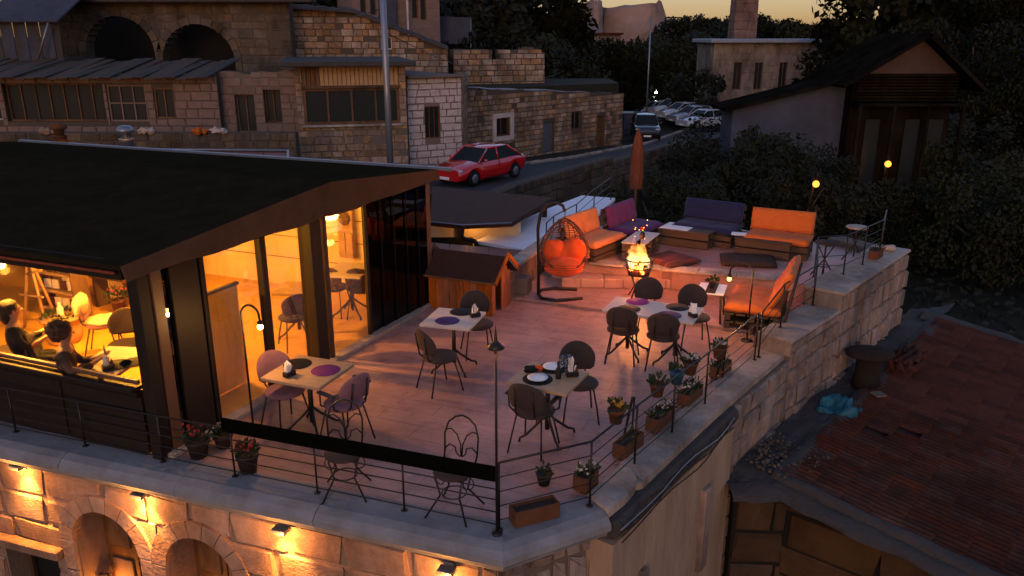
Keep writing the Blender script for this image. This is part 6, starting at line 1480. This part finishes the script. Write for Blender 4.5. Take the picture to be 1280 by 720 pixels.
# H7 masonry with sloping top
a, b = H2(366, 46), H2(562, 47); h7 = thing('sloping_stone_wall', 'tall old masonry wall whose top slopes down to the right', 'wall')
z0_, z1_, z2_ = hitz(366, 10, a, b), hitz(450, 16, a, b), hitz(560, 62, a, b); L7 = (Vector(b) - Vector(a)).length; sm_ = S_(450, a, b)
stone_wall(h7, a, b, GZ, z0_ + .3, .32, (.35, .75), [(S_(480, a, b), S_(494, a, b), hitz(487, 62, a, b), hitz(487, 46, a, b))], M_stoneT, M_mortarD, .6, .05, .02, 68, 260, top=lambda s: (z0_ + (z1_ - z0_) * s / sm_) if s < sm_ else z1_ + (z2_ - z1_) * (s - sm_) / (L7 - sm_))
win(h7, a, b, S_(480, a, b), S_(494, a, b), hitz(487, 62, a, b), hitz(487, 46, a, b), M_wallwhite, 0, .2)
lumpy([(Vector((*a, z0_))), Vector((*Vector(a).lerp(Vector(b), sm_ / L7), z1_)), Vector((*b, z2_))], 1.0, .25, 'wall_capping', M_tar, h7, 4)
body(h7, a, b, 5, GZ, z2_ - .2, M_mortarD, off=.8)
# H8 pale house with paired windows
a, b = H2(448, 56), H2(553, 58); h8 = thing('pale_house', 'tall pale house with paired narrow windows at the top of the picture', 'house'); zb, zt = hitz(500, 60, a, b), hitz(500, -40, a, b)
O8 = [(S_(q, a, b), S_(q + 7, a, b), hitz(500, y1, a, b), hitz(500, -25, a, b)) for q, y1 in ((458, 17), (470, 19), (520, 23), (530, 25))]
stone_wall(h8, a, b, GZ, zt, .6, (.9, 1.8), O8, M_wallpink, M_wallpink, .4, .015, .008, 69, 90)
for o_ in O8: win(h8, a, b, *o_, M_wood_d, 0, .15)
body(h8, a, b, 6, GZ, zt - .1, M_wallpink, off=.75)
for px in (489, 515): MB().box((0, 0, 0), (1.3 if px == 489 else .12, .25, zt - GZ)).build('pilaster', M_wallblue if px == 489 else M_wallwhite, h8, (Vector(a).lerp(Vector(b), (px - 448) / 105.)[0], 56.7, (zt + GZ) / 2))
# tarp awning
a = Q(541, 20, 60); b = Q(588, 22, 60); c = Q(586, 55, 60); d_ = Q(541, 55, 60)
t = thing('grey_awning', 'pale grey awning sheet among the trees above the houses', 'awning'); MB().quadbox(d_, c, b, a, .06).build('sheet', M_wallblue, t)
for q in (a, b): MB().tube([(q.x, q.y + .1, -2.5), (q.x, q.y + .1, q.z)], .06, 6).build('pole', M_steel, t)
# H9 ruined wall
a, b = H2(568, 52), H2(680, 54); h9 = thing('ruined_wall', 'crumbling masonry wall above the long rubble house', 'wall'); zt = hitz(620, 62, a, b)
stone_wall(h9, a, b, GZ, zt, .36, (.4, .9), (), M_stoneT, M_mortarD, .9, .06, .025, 70, 200, top=lambda s: zt + .35 * noise.noise(Vector((s * .9, 7, 0))) - (1.2 if 2.6 < s < 3.0 else 0))
# terrace between: earth bank
tag(MB().prism([(-7, 45), (7, 54), (7, 60), (-8, 60)], GZ - 1, zy(106, 52)).build('earth_bank', M_ground, None, kind='structure'), 'dark earth bank between the old houses', 'bank')
for k_ in ('label', 'category'):
    ob_ = bpy.data.objects['earth_bank']
    if k_ in ob_: del ob_[k_]
# right side buildings
M_hall = mat('hall_stone', (.22, .17, .13), .9, (.22, .17, .13), .8, mixw=.4, bump=.4, rand=.1)
a, b = H2(886, 76), H2(1034, 76); h12 = thing('flat_roofed_hall', 'pale flat roofed stone hall behind the dark trees', 'building'); zt = hitz(950, 54, a, b)
stone_wall(h12, a, b, -5, zt, .6, (.8, 1.6), [(S_(q, a, b), S_(q + 10, a, b), hitz(950, 112, a, b), hitz(950, 78, a, b)) for q in (912, 938, 968, 1000)], M_hall, M_hall, .4, .03, .012, 71, 150)
for q in (912, 938, 968, 1000): win(h12, a, b, S_(q, a, b), S_(q + 10, a, b), hitz(950, 112, a, b), hitz(950, 78, a, b), M_wood_d, 1, .2)
body(h12, a, b, 6, -5, zt - .1, M_hall, off=.75)
A_, B_ = Vector((*a, 0)), Vector((*b, 0)); d_ = (B_ - A_).normalized(); rz = math.atan2(d_.y, d_.x); MB().bbox((0, 3.2, 0), ((B_ - A_).length + 1.0, 8, .35), 0, .06).build('roof_slab', mat('zinc_roof', (.25, .28, .33), .6), h12, ((A_.x + B_.x) / 2, (A_.y + B_.y) / 2, zt + .2), rz)
p = Q(926, 60, 92); t = thing('minaret', 'square brick tower rising past the top of the picture', 'tower', (p.x, p.y, -4))
M_brick = mat('tower_brick', (.22, .13, .10), .9, (.15, .09, .07), 1.2, bump=.5, rand=.12)
for k in range(30): MB().bbox((0, 0, k * .9 + .45), (2.75 - k * .028, 2.75 - k * .028, .89), R(0), .04).build('brick_course', M_brick, t)
MB().lathe([(1.3, 27), (1.3, 28), (.1, 33)], n=8).build('spire', M_tar, t)
# gable house
M_oldwood = mat('blackened_old_wood_board', (.014, .011, .008), .9, (.012, .009, .006), 3, bump=.4, rand=.3)
M_gable = mat('dim_gable_render', (.085, .055, .045), .9, (.05, .032, .026), .8, mixw=.3, bump=.4)
Y = 37.; a, b = H2(1064, Y), H2(1190, Y); h13 = thing('gabled_house', 'dark tall house with pinkish gable and slatted balcony screen', 'house')
xa, xb = a[0], b[0]; ze, zr_ = zy(92, Y), zy(44, Y); xm = H2(1136, Y)[0]
gm = MB(); gm.prism([(xa, 0), (xb, 0), (xm, 1)], 0, 1) if 0 else None
gm.add([(xa, Y, ze), (xb, Y, ze), (xm, Y, zr_), (xa, Y + .3, ze), (xb, Y + .3, ze), (xm, Y + .3, zr_)], [(0, 1, 2), (5, 4, 3), (0, 3, 4, 1), (1, 4, 5, 2), (2, 5, 3, 0)]); gm.build('gable_wall', M_gable, h13)
MB().box(((xa + xb) / 2, Y + 2.3, (ze - 5) / 2 - .05), (xb - xa, 4, ze + 5)).build('house_body', M_oldwood, h13)
zs0, zs1 = zy(127, Y), zy(92, Y)
for k in range(9): MB().bbox(((xa + xb) / 2, Y - .1, zs0 + (zs1 - zs0) * (k + .5) / 9), (xb - xa - .1, .05, (zs1 - zs0) / 9 * .6), 0, .01).build('slat', M_oldwood, h13)
MB().box(((xa + xb) / 2, Y - .3, zs0 - .08), (xb - xa + .2, 1.2, .12)).build('balcony_floor', M_oldwood, h13)
for k in range(4): MB().bbox((xa + (xb - xa) * k / 3, Y - .8, (zs0 - 5) / 2), (.14, .14, zs0 + 4.9), 0, .01).build('post', M_oldwood, h13)
for sg, x_ in ((-1, xa), (1, xb)):
    ex = x_ + sg * .9; sl_ = (zr_ - ze) / (xm - x_); zz = ze - sg * sl_ * 0 + sl_ * sg * .9
    q = [(ex, Y - .9, zz + .1), (xm, Y - .9, zr_ + .1), (xm, Y + 4.5, zr_ + .1), (ex, Y + 4.5, zz + .1)]
    MB().quadbox(*(q if sg < 0 else q[::-1]), .14).build('roof_panel', M_oldwood, h13)
for px, y0, y1 in ((1085, 240, 150), (1135, 240, 150), (1165, 200, 150)):
    w0, w1 = H2(px, Y)[0], H2(px + 18, Y)[0]; MB().box(((w0 + w1) / 2, Y + .24, (zy(y0, Y) + zy(y1, Y)) / 2), (w1 - w0, .06, zy(y1, Y) - zy(y0, Y))).build('window', M_darkglass, h13)
h14 = thing('bluish_side_wing', 'bluish rendered lean to wing left of the gabled house', 'house'); a, b = H2(915, 38.5), H2(1063, 38)
zl, zr2 = zy(136, 38), zy(97, 38); L = (Vector(b) - Vector(a)).length; mb = MB()
mb.prism([(a[0], a[1], -5, zl), (b[0], b[1], -5, zr2), (b[0], b[1] + 2, -5, zr2), (a[0], a[1] + 2, -5, zl)], 0, 0); mb.build('wing_body', M_wallblue, h14)
MB().quadbox((a[0] - .5, a[1] - .5, zl - .0), (b[0], b[1] - .5, zr2 + .12), (b[0], b[1] + 2.3, zr2 + .12), (a[0] - .5, a[1] + 2.3, zl), .15).build('roof_panel', M_oldwood, h14)
# hilltop: castle rock and house
def rock(name, label, px0, px1, py0, py1, Y, seed, prof_=None):
    mb = MB(); N, Mz = 34, 9; x0, x1 = H2(px0, Y)[0], H2(px1, Y)[0]; zt, zb = zy(py0, Y), zy(py1, Y) - 6
    for j in range(Mz + 1):
        for i in range(N):
            a = 2 * math.pi * i / N; f_ = 1 - .25 * (j / Mz) ** 2; x = (x0 + x1) / 2 + math.cos(a) * (x1 - x0) / 2 * f_; y = Y + math.sin(a) * 10 * f_
            h = (zt - zb) * (1 + .22 * noise.noise(Vector((math.cos(a) * 3 + seed, math.sin(a), 0)))); z = zb + h * j / Mz
            q = 1 + .12 * noise.noise(Vector((x * .3, y * .3, z * .3 + seed))); mb.v.append(((x - (x0 + x1) / 2) * q + (x0 + x1) / 2, (y - Y) * q + Y, z))
    for j in range(Mz):
        for i in range(N): mb.f.append((j * N + i, j * N + (i + 1) % N, (j + 1) * N + (i + 1) % N, (j + 1) * N + i)); mb.sm.append(False)
    mb.f.append(tuple(Mz * N + i for i in range(N))); mb.sm.append(False)
    return tag(mb.build(name, M_rock, None), label, 'rock')
rock('castle_rock', 'long flat topped tuff rock on the skyline', 735, 832, 12, 60, 205, 1)
rock('castle_rock', 'rounded tuff knob left of the flat rock on the skyline', 728, 750, 5, 50, 200, 5)
rock('castle_rock', 'low tuff outcrop at the left end of the skyline', 700, 738, 10, 60, 210, 8)
h11 = thing('hillside_house', 'small pinkish roofed house on the far hillside', 'house'); a, b = H2(700, 120), H2(746, 120); z0, z1 = zy(66, 120), zy(42, 120)
O = [(1, 2, z0 + .4, z1 - .5), (3.4, 4.4, z0 + .4, z1 - .5)]
stone_wall(h11, a, b, z0 - 6, z1, .8, (1.2, 2.4), O, M_wallwhite, M_wallwhite, .4, .02, .01, 72, 60); body(h11, a, b, 5, z0 - 6, z1 - .1, M_wallwhite, off=.7)
for o_ in O: win(h11, a, b, *o_, M_wood_d, 1, .2)
MB().quadbox((a[0] - .5, 119.2, z1 - .1), (b[0] + .5, 119.2, z1 - .1), (b[0] + .5, 126, z1 + 1.5), (a[0] - .5, 126, z1 + 1.5), .2).build('roof_panel', M_wallpink, h11)
h11b = thing('hillside_annex', 'low annex right of the hillside house', 'house'); MB().box((H2(758, 118)[0], 121, z0), (3.4, 5, 5)).build('wall', M_wallpink, h11b); MB().box((H2(758, 118)[0], 121, z0 + 2.6), (4.0, 6, .3)).build('roof', M_tile, h11b)
t = thing('skyline_pergola', 'thin frame structure on the skyline right of the rock', 'pergola'); a, b = Q(832, 22, 180), Q(852, 22, 180)
MB().tube([a, b], .15, 5).build('beam', M_frame, t)
for q in (a, a.lerp(b, .5), b): MB().tube([q, q - Vector((0, 0, 6))], .12, 5).build('post', M_frame, t)
# street pole
p = Q(488, 205, 22.5); t = thing('street_pole', 'tall grey steel pole rising past the top of the picture', 'pole', (p.x, p.y, -1.8)); MB().tube([(0, 0, 0), (0, 0, 9.5)], [.10, .075], 10).build('shaft', M_steel, t); MB().lathe([(.2, 0), (.2, .04), (.1, .08)], n=10).build('base_plate', M_steel, t)
for k, (z, sl) in enumerate(((6.9, .5), (6.3, .9))): 
    q = Q(700 if k else 300, 30 + 60 * k, 60); wv = [Vector((p.x, p.y, -1.8 + z)).lerp(q, s_ / 16) - Vector((0, 0, sl * 4 * (s_ / 16) * (1 - s_ / 16))) for s_ in range(17)]
    tag(MB().tube(wv, .012, 4).build('overhead_wire', M_iron, None), ['overhead wire running left from the steel pole', 'overhead wire running right from the steel pole'][k], 'wire')
p = Q(808, 140, 70); t = thing('street_pole', 'thin dark pole among the trees above the parked cars', 'pole', (p.x, p.y, street_z(70))); MB().tube([(0, 0, 0), (0, 0, 9)], .07, 6).build('shaft', M_steel, t)
# far lamps
def far_lamp(px, py, Y, label, m, r_, watts=0, zb=-5, col=(1, .42, .1)):
    q = Q(px, py, Y); t = thing('street_lamp', label, 'street lamp', (q.x, q.y, q.z)); MB().ball((0, 0, 0), r_, 10, 8).build('bulb', m, t); MB().tube([(.02, .25, zb - q.z), (.02, .25, .3), (.02, .0, .35), (.02, 0, r_)], .03, 6).build('post', M_iron, t)
    if watts: point_light('lamp_light', (0, -.03, -r_ - .05), watts * .6, col, .03, t)
far_lamp(1020, 230, 22.5, 'amber street lamp low behind the vivid orange sofa', E_street, .095, 22); far_lamp(1110, 205, 35.2, 'amber street lamp before the gabled house', E_street, .14, 22)
far_lamp(735, 21, 170, 'orange street lamp on the far skyline rock', E_far, .4, 60); far_lamp(820, 115, 82, 'white lamp shining above the parked cars', E_farw, .16, 30, -4, (.85, 1, .8))
far_lamp(870, 39, 150, 'tiny yellow lamp right on the skyline trees', E_far, .22, 0); far_lamp(866, 46, 140, 'tiny orange lamp below the skyline trees', E_far, .2, 0)

# ================================================================== CARS
def make_car(label, paint, loc, rz, cat='car', L=4.4, W=1.78, Hh=1.44, kind='sedan', group=None):
    t = thing('parked_car', label, cat, loc, rz, group)        # +x forward
    if kind == 'suv': prof_ = [(-.50, .55, .98), (-.47, .34, 1.05), (-.30, .24, 1.05), (0, .22, 1.02), (.26, .22, 1.0), (.42, .26, .93), (.48, .34, .80), (.50, .5, .62)]
    else: prof_ = [(-.50, .50, .82), (-.475, .32, .93), (-.36, .22, .96), (-.1, .2, .93), (.2, .2, .92), (.36, .22, .82), (.46, .28, .70), (.495, .38, .60)]
    mb = MB(); rows = []
    NC = 9
    xs_ = []
    for i in range(25):
        u = -.5 + i / 24.; 
        for (a, b) in zip(prof_, prof_[1:]):
            if a[0] <= u <= b[0] + 1e-6: f_ = (u - a[0]) / (b[0] - a[0]); zl, zh = a[1] + (b[1] - a[1]) * f_, a[2] + (b[2] - a[2]) * f_; break
        wf_ = 1 - .13 * abs(2 * u) ** 5; hw = W / 2 * wf_
        for wx in (-.305, .305):       # wheel arches raise the lower edge
            dx = abs(u - wx) * L
            if dx < .36: zl = max(zl, .30 + math.sqrt(max(0, .36 ** 2 - dx ** 2)))
        sec = [(-hw * .90, zl), (-hw * .985, zl + (zh - zl) * .18), (-hw, zl + (zh - zl) * .5), (-hw * .955, zh - .06), (-hw * .86, zh)]
        sec = sec + [(0, zh + .035)] + [(-y, z) for y, z in reversed(sec)]
        k = len(sec)
        for y, z in sec: mb.v.append((u * L, y, z))
    for i in range(24):
        for j in range(k - 1): mb.f.append((i * k + j, i * k + j + 1, (i + 1) * k + j + 1, (i + 1) * k + j)); mb.sm.append(True)
        mb.f.append((i * k + k - 1, i * k, (i + 1) * k, (i + 1) * k + k - 1)); mb.sm.append(False)
    mb.f.append(tuple(range(k - 1, -1, -1))); mb.f.append(tuple(24 * k + j for j in range(k))); mb.sm += [False, False]
    bo = mb.build('body', paint, t)
    bm = bmesh.new(); bm.from_mesh(bo.data); bmesh.ops.recalc_face_normals(bm, faces=bm.faces); bm.to_mesh(bo.data); bm.free()
    zb_ = .93 if kind == 'sedan' else 1.02; zt = Hh
    gh = [(-.44, -.27, -.05, .02), ] 
    if kind == 'sedan': bx0, tx0, tx1, bx1 = -.42, -.24, .06, .235
    else: bx0, tx0, tx1, bx1 = -.485, -.42, .08, .22
    hb_, ht = W / 2 * .90, W / 2 * .70
    B = [(bx0 * L, -hb_, zb_ - .04), (bx1 * L, -hb_, zb_ - .04), (bx1 * L, hb_, zb_ - .04), (bx0 * L, hb_, zb_ - .04)]; T = [(tx0 * L, -ht, zt - .04), (tx1 * L, -ht, zt - .04), (tx1 * L, ht, zt - .04), (tx0 * L, ht, zt - .04)]
    cb = MB().add(B + T, [(0, 1, 5, 4), (1, 2, 6, 5), (2, 3, 7, 6), (3, 0, 4, 7), (4, 5, 6, 7)]).build('windows', M_darkglass, t)
    rf = MB(); rf.add([(tx0 * L - .06, -ht + .03, zt - .05), (tx1 * L + .05, -ht + .03, zt - .05), (tx1 * L + .05, ht - .03, zt - .05), (tx0 * L - .06, ht - .03, zt - .05), (tx0 * L, -ht * .9, zt - .005), (tx1 * L - .06, -ht * .9, zt - .005), (tx1 * L - .06, ht * .9, zt - .005), (tx0 * L, ht * .9, zt - .005)] + [((tx0 + tx1) / 2 * L, 0, zt + .012)], [(0, 1, 5, 4), (1, 2, 6, 5), (2, 3, 7, 6), (3, 0, 4, 7), (4, 5, 8), (5, 6, 8), (6, 7, 8), (7, 4, 8)], True); rf.build('roof', paint, t)
    for sg in (-1, 1):
        for (pa_, pb_) in (((bx1 * L, sg * hb_, zb_ - .04), (tx1 * L, sg * ht, zt - .04)), ((bx0 * L, sg * hb_, zb_ - .04), (tx0 * L, sg * ht, zt - .04)), ((-.06 * L, sg * hb_, zb_ - .04), (-.06 * L, sg * ht, zt - .03)), ((tx0 * L, sg * ht, zt - .03), (tx1 * L, sg * ht, zt - .03))):
            MB().tube([pa_, pb_], .035, 6).build('pillar', paint, t)
        MB().ball((.17 * L, sg * (W / 2 + .05), .98 if kind == 'sedan' else 1.08), .09, 8, 6, (.7, 1, .7)).build('mirror', paint, t)
        for wx in (-.305, .305):
            wh = MB(); Mx = Matrix.Translation((wx * L, sg * (W / 2 - .10), .31)) @ Matrix.Rotation(R(90), 4, 'X'); wh.lathe([(.18, -.10), (.29, -.10), (.315, -.07), (.315, .07), (.29, .10), (.18, .10)], n=22, mx=Mx); o = wh.build('wheel', M_tyre, t)
            rm_ = MB(); rm_.lathe([(.01, -.108), (.05, -.112), (.19, -.104), (.20, -.09), (.20, .09), (.19, .104), (.05, .112), (.01, .108)], n=10, mx=Mx); rm_.build('rim', M_steel, o)
        MB().ball((.465 * L, sg * W * .36, .66 if kind == 'sedan' else .78), .16, 10, 7, (.75, 1.15, .42)).build('headlight', M_lens, t)
        MB().ball((-.485 * L, sg * W * .37, .80), .12, 8, 6, (.4, 1.3, .7)).build('tail_light', M_carred, t)
        MB().bbox((-.05 * L, sg * (W / 2 - .004), .78), (.02, .012, .26), 0, .002).build('door_seam', M_dark, t)
    MB().bbox((.492 * L, 0, .48), (.06, W * .72, .13), 0, .01).build('grille', M_dark, t); MB().bbox((.50 * L, 0, .36), (.05, .50, .11), 0, .004).build('number_plate', M_white, t)
    MB().box((0, 0, .3), (L * .8, W * .8, .2)).build('underbody', M_tyre, t)
    return t
cz = Q(598, 224, 32.6)
red = make_car('bright red sedan parked on the street beside the whitewashed house', M_carred, (-1.35, 33.7, street_z(34) + .03), R(-128))
zc = street_z(56) + .03
p = Q(806, 172, 56); make_car('black car parked at the end of the long rubble house', M_carblack, (p.x, p.y, p.z), R(-95), 'car', 4.5, 1.85, 1.62, 'suv')
GC = 'light cars parked in a row at the far lot'
for i, (px, py, Y, rz, pt_, lb_) in enumerate(((820, 141, 76, -165, M_carsilver, 'silver car at the left end of the far row'), (840, 139, 74, -160, M_carwhite, 'white car second in the far row, tallest roof visible'), (852, 144, 71, -158, M_carwhite, 'white car in the middle of the far row'), (866, 149, 68, -156, M_carsilver, 'silver car fourth in the far row'), (880, 155, 64, -155, M_carwhite, 'white car at the near right end of the row'))):
    p = Q(px, py + 5, Y); make_car(lb_, pt_, (p.x, p.y, p.z), R(rz), 'car', group=GC)
tag(MB().prism([(H2(760, 52)[0], 52.5), (H2(925, 58)[0], 56), (H2(925, 80)[0], 82), (H2(790, 84)[0], 84)], -4.5, street_z(62) - .55).build('parking_lot', M_asph, None, kind='structure'), 'x', 'x')
for k_ in ('label', 'category'): del bpy.data.objects['parking_lot'][k_]
p = Q(792, 148, 62); t = thing('garbage_container', 'pale metal box container beside the black car', 'container', (p.x, p.y, p.z - .9)); MB().bbox((0, 0, .7), (1.7, 1.1, 1.2), 0, .05).build('bin', M_wallblue, t); MB().bbox((0, 0, 1.34), (1.8, 1.2, .08), 0, .02).build('lid', M_steel, t)

# ================================================================== TREES
def crown_mesh(name, seed, n, size=.28, rad=2.6, hh=3.4, lobes=24):
    g = random.Random(seed); L = [(Vector((g.uniform(-1, 1) * rad * .8, g.uniform(-1, 1) * rad * .8, g.uniform(.05, .95) * hh)), g.uniform(.14, .36) * rad) for _ in range(lobes)]
    mb = MB()
    for _ in range(n):
        c, r_ = g.choice(L); v = Vector((g.gauss(0, 1), g.gauss(0, 1), g.gauss(0, 1))).normalized() * r_ * g.uniform(.45, 1.08); p = c + v
        a = Vector((g.gauss(0, 1), g.gauss(0, 1), g.gauss(0, 1))).normalized(); b = a.orthogonal().normalized(); s_ = size * g.uniform(.5, 1.2)
        mb.v += [tuple(p - a * s_), tuple(p + b * s_ * .5), tuple(p + a * s_), tuple(p - b * s_ * .5)]; k = len(mb.v); mb.f.append((k - 4, k - 3, k - 2, k - 1)); mb.sm.append(False)
    return mb.mesh(name, M_treeleaf)
def trunk_mesh(seed, h=3.2, rad=2.4):
    g = random.Random(seed); mb = MB(); mb.tube([(0, 0, 0), (.08, .05, h * .5), (0, .1, h), (.1, 0, h + 1.6)], [.20, .15, .12, .05], 8)
    for k in range(7):
        a = g.uniform(0, 6.28); z = h * g.uniform(.7, 1.1); mb.tube([(0, .05, z), (math.cos(a) * rad * .3, math.sin(a) * rad * .3, z + .8), (math.cos(a) * rad * .6, math.sin(a) * rad * .6, z + g.uniform(1, 2.4))], [.09, .06, .02], 6)
    return mb.mesh('trunk', M_bark)
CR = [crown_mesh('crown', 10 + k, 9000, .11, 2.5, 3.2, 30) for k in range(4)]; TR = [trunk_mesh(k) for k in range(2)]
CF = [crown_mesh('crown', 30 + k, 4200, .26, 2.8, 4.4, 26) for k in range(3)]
def tree(px, py_top, Y, scale, seed, label, grp, zb=None, cz_=2.6):
    g = random.Random(seed); x = H2(px, Y)[0]; zt = zy(py_top, Y); zb = ground_h(x, Y) - .2 if zb is None else zb
    h = max(2.5, zt - zb); s_ = scale; t = thing('broadleaf_tree', label, 'tree', (x, Y, zb), g.uniform(0, 6.28), grp)
    big = Y < 60; me = g.choice(CR if big else CF); hh = 3.9 if big else 5.2
    th = max(.8, h - hh * s_); inst('trunk', g.choice(TR), t, (0, 0, 0), (0, 0, 0), (s_, s_, (th + 1.2 * s_) / 4.2)); inst('crown', me, t, (0, 0, th), (0, 0, 0), (s_, s_, s_))
    return t
GN = 'dark trees in the hollow behind the lounge'; GM = 'trees behind the parked cars'; GL = 'tall trees above the old houses'; GR = 'tall dark trees on the right skyline'; GS = 'tree line along the far ridge'
sd_ = 0
for (px, py, Y, sc) in ((880, 192, 27, .9), (925, 158, 30, 1.1), (950, 150, 28, 1.05), (992, 168, 31, 1.0), (925, 118, 40, 1.2), (990, 190, 25, .8), (850, 218, 24.5, .7), (1035, 200, 27, .75)):
    sd_ += 1; tree(px, py, Y, sc, sd_, 'dark round tree in the hollow just behind the lounge sofas', GN)
for (px, py, Y, sc) in ((705, 62, 72, 1.3), (735, 84, 78, 1.3), (775, 66, 95, 1.4), (790, 70, 84, 1.4), (822, 66, 98, 1.5), (850, 44, 104, 1.6), (875, 28, 112, 1.7), (865, 85, 88, 1.4), (690, 90, 66, 1.1), (725, 110, 64, 1.0), (760, 100, 76, 1.2), (800, 95, 88, 1.3), (872, 100, 72, .9)):
    sd_ += 1; tree(px, py, Y, sc, sd_, 'dark bushy tree standing behind the parked light cars', GM)
for (px, py, Y, sc) in ((585, -40, 68, 1.8), (620, -45, 72, 2.0), (652, -35, 74, 2.0), (682, -8, 78, 1.7), (556, -50, 76, 1.9), (432, -60, 66, 1.8), (398, -60, 64, 1.8), (700, 22, 80, 1.3), (600, 35, 62, 1.2), (640, 40, 64, 1.3), (670, 55, 66, 1.2), (575, 45, 60, .9)):
    sd_ += 1; tree(px, py, Y, sc, sd_, 'tall dark tree above the ruined masonry wall', GL)
for (px, py, Y, sc) in ((1056, 8, 70, 1.5), (1082, -20, 66, 1.7), (1110, -45, 64, 1.9), (1150, -60, 62, 2.0), (1190, -60, 60, 2.0), (1230, -70, 58, 2.0), (1270, -70, 56, 2.0), (1215, 10, 50, 1.7), (1255, 30, 46, 1.7), (1210, 130, 42, 1.3), (1290, 60, 44, 1.5), (1245, 190, 36, 1.2), (1205, 215, 33, 1.0), (1275, 240, 30, 1.1), (1040, 60, 64, 1.1)):
    sd_ += 1; tree(px, py, Y, sc, sd_, 'tall dark tree at the right beside the gabled house', GR)
for i in range(18):
    px = 836 + i * 14; sd_ += 1
    tree(px + rnd.uniform(-6, 6), 17 + rnd.uniform(-5, 9), 140 + rnd.uniform(-10, 20), 1.5, sd_, 'far tree silhouetted on the ridge line against the orange sky', GS)
ORD = ['leftmost', 'second', 'third', 'fourth', 'fifth', 'sixth', 'seventh', 'eighth', 'ninth', 'tenth', 'eleventh', 'twelfth', 'thirteenth', 'fourteenth', 'fifteenth', 'sixteenth', 'seventeenth', 'eighteenth', 'nineteenth', 'twentieth']
for gname in (GN, GM, GL, GR, GS):
    tr_ = sorted([o for o in C.objects if o.get('group') == gname], key=lambda o: o.location.x / o.location.y)
    for i, o in enumerate(tr_):
        o['label'] = (ORD[i] + (' of the ' if i == 0 else ' from the left of the ') + gname) if i < len(tr_) - 1 else 'rightmost of the ' + gname
# low scrub in the dark hollow
g = random.Random(55); sc_ = MB()
for _ in range(9000):
    x, y = g.uniform(2, 34), g.uniform(21, 60)
    if x < edge_x(STR, y) + 1: continue
    c = Vector((x, y, -4.9 + g.uniform(0, .5) * abs(noise.noise(Vector((x * .3, y * .3, 0)))) * 3)); a = Vector((g.gauss(0, 1), g.gauss(0, 1), g.gauss(0, 1))).normalized() * .2; b = a.orthogonal().normalized() * .1
    sc_.v += [tuple(c - a), tuple(c + b), tuple(c + a), tuple(c - b)]; k = len(sc_.v); sc_.f.append((k - 4, k - 3, k - 2, k - 1)); sc_.sm.append(False)
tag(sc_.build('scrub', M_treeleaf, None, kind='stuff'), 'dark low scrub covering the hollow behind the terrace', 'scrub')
# dry shrubs below the retaining wall, left of the umbrella
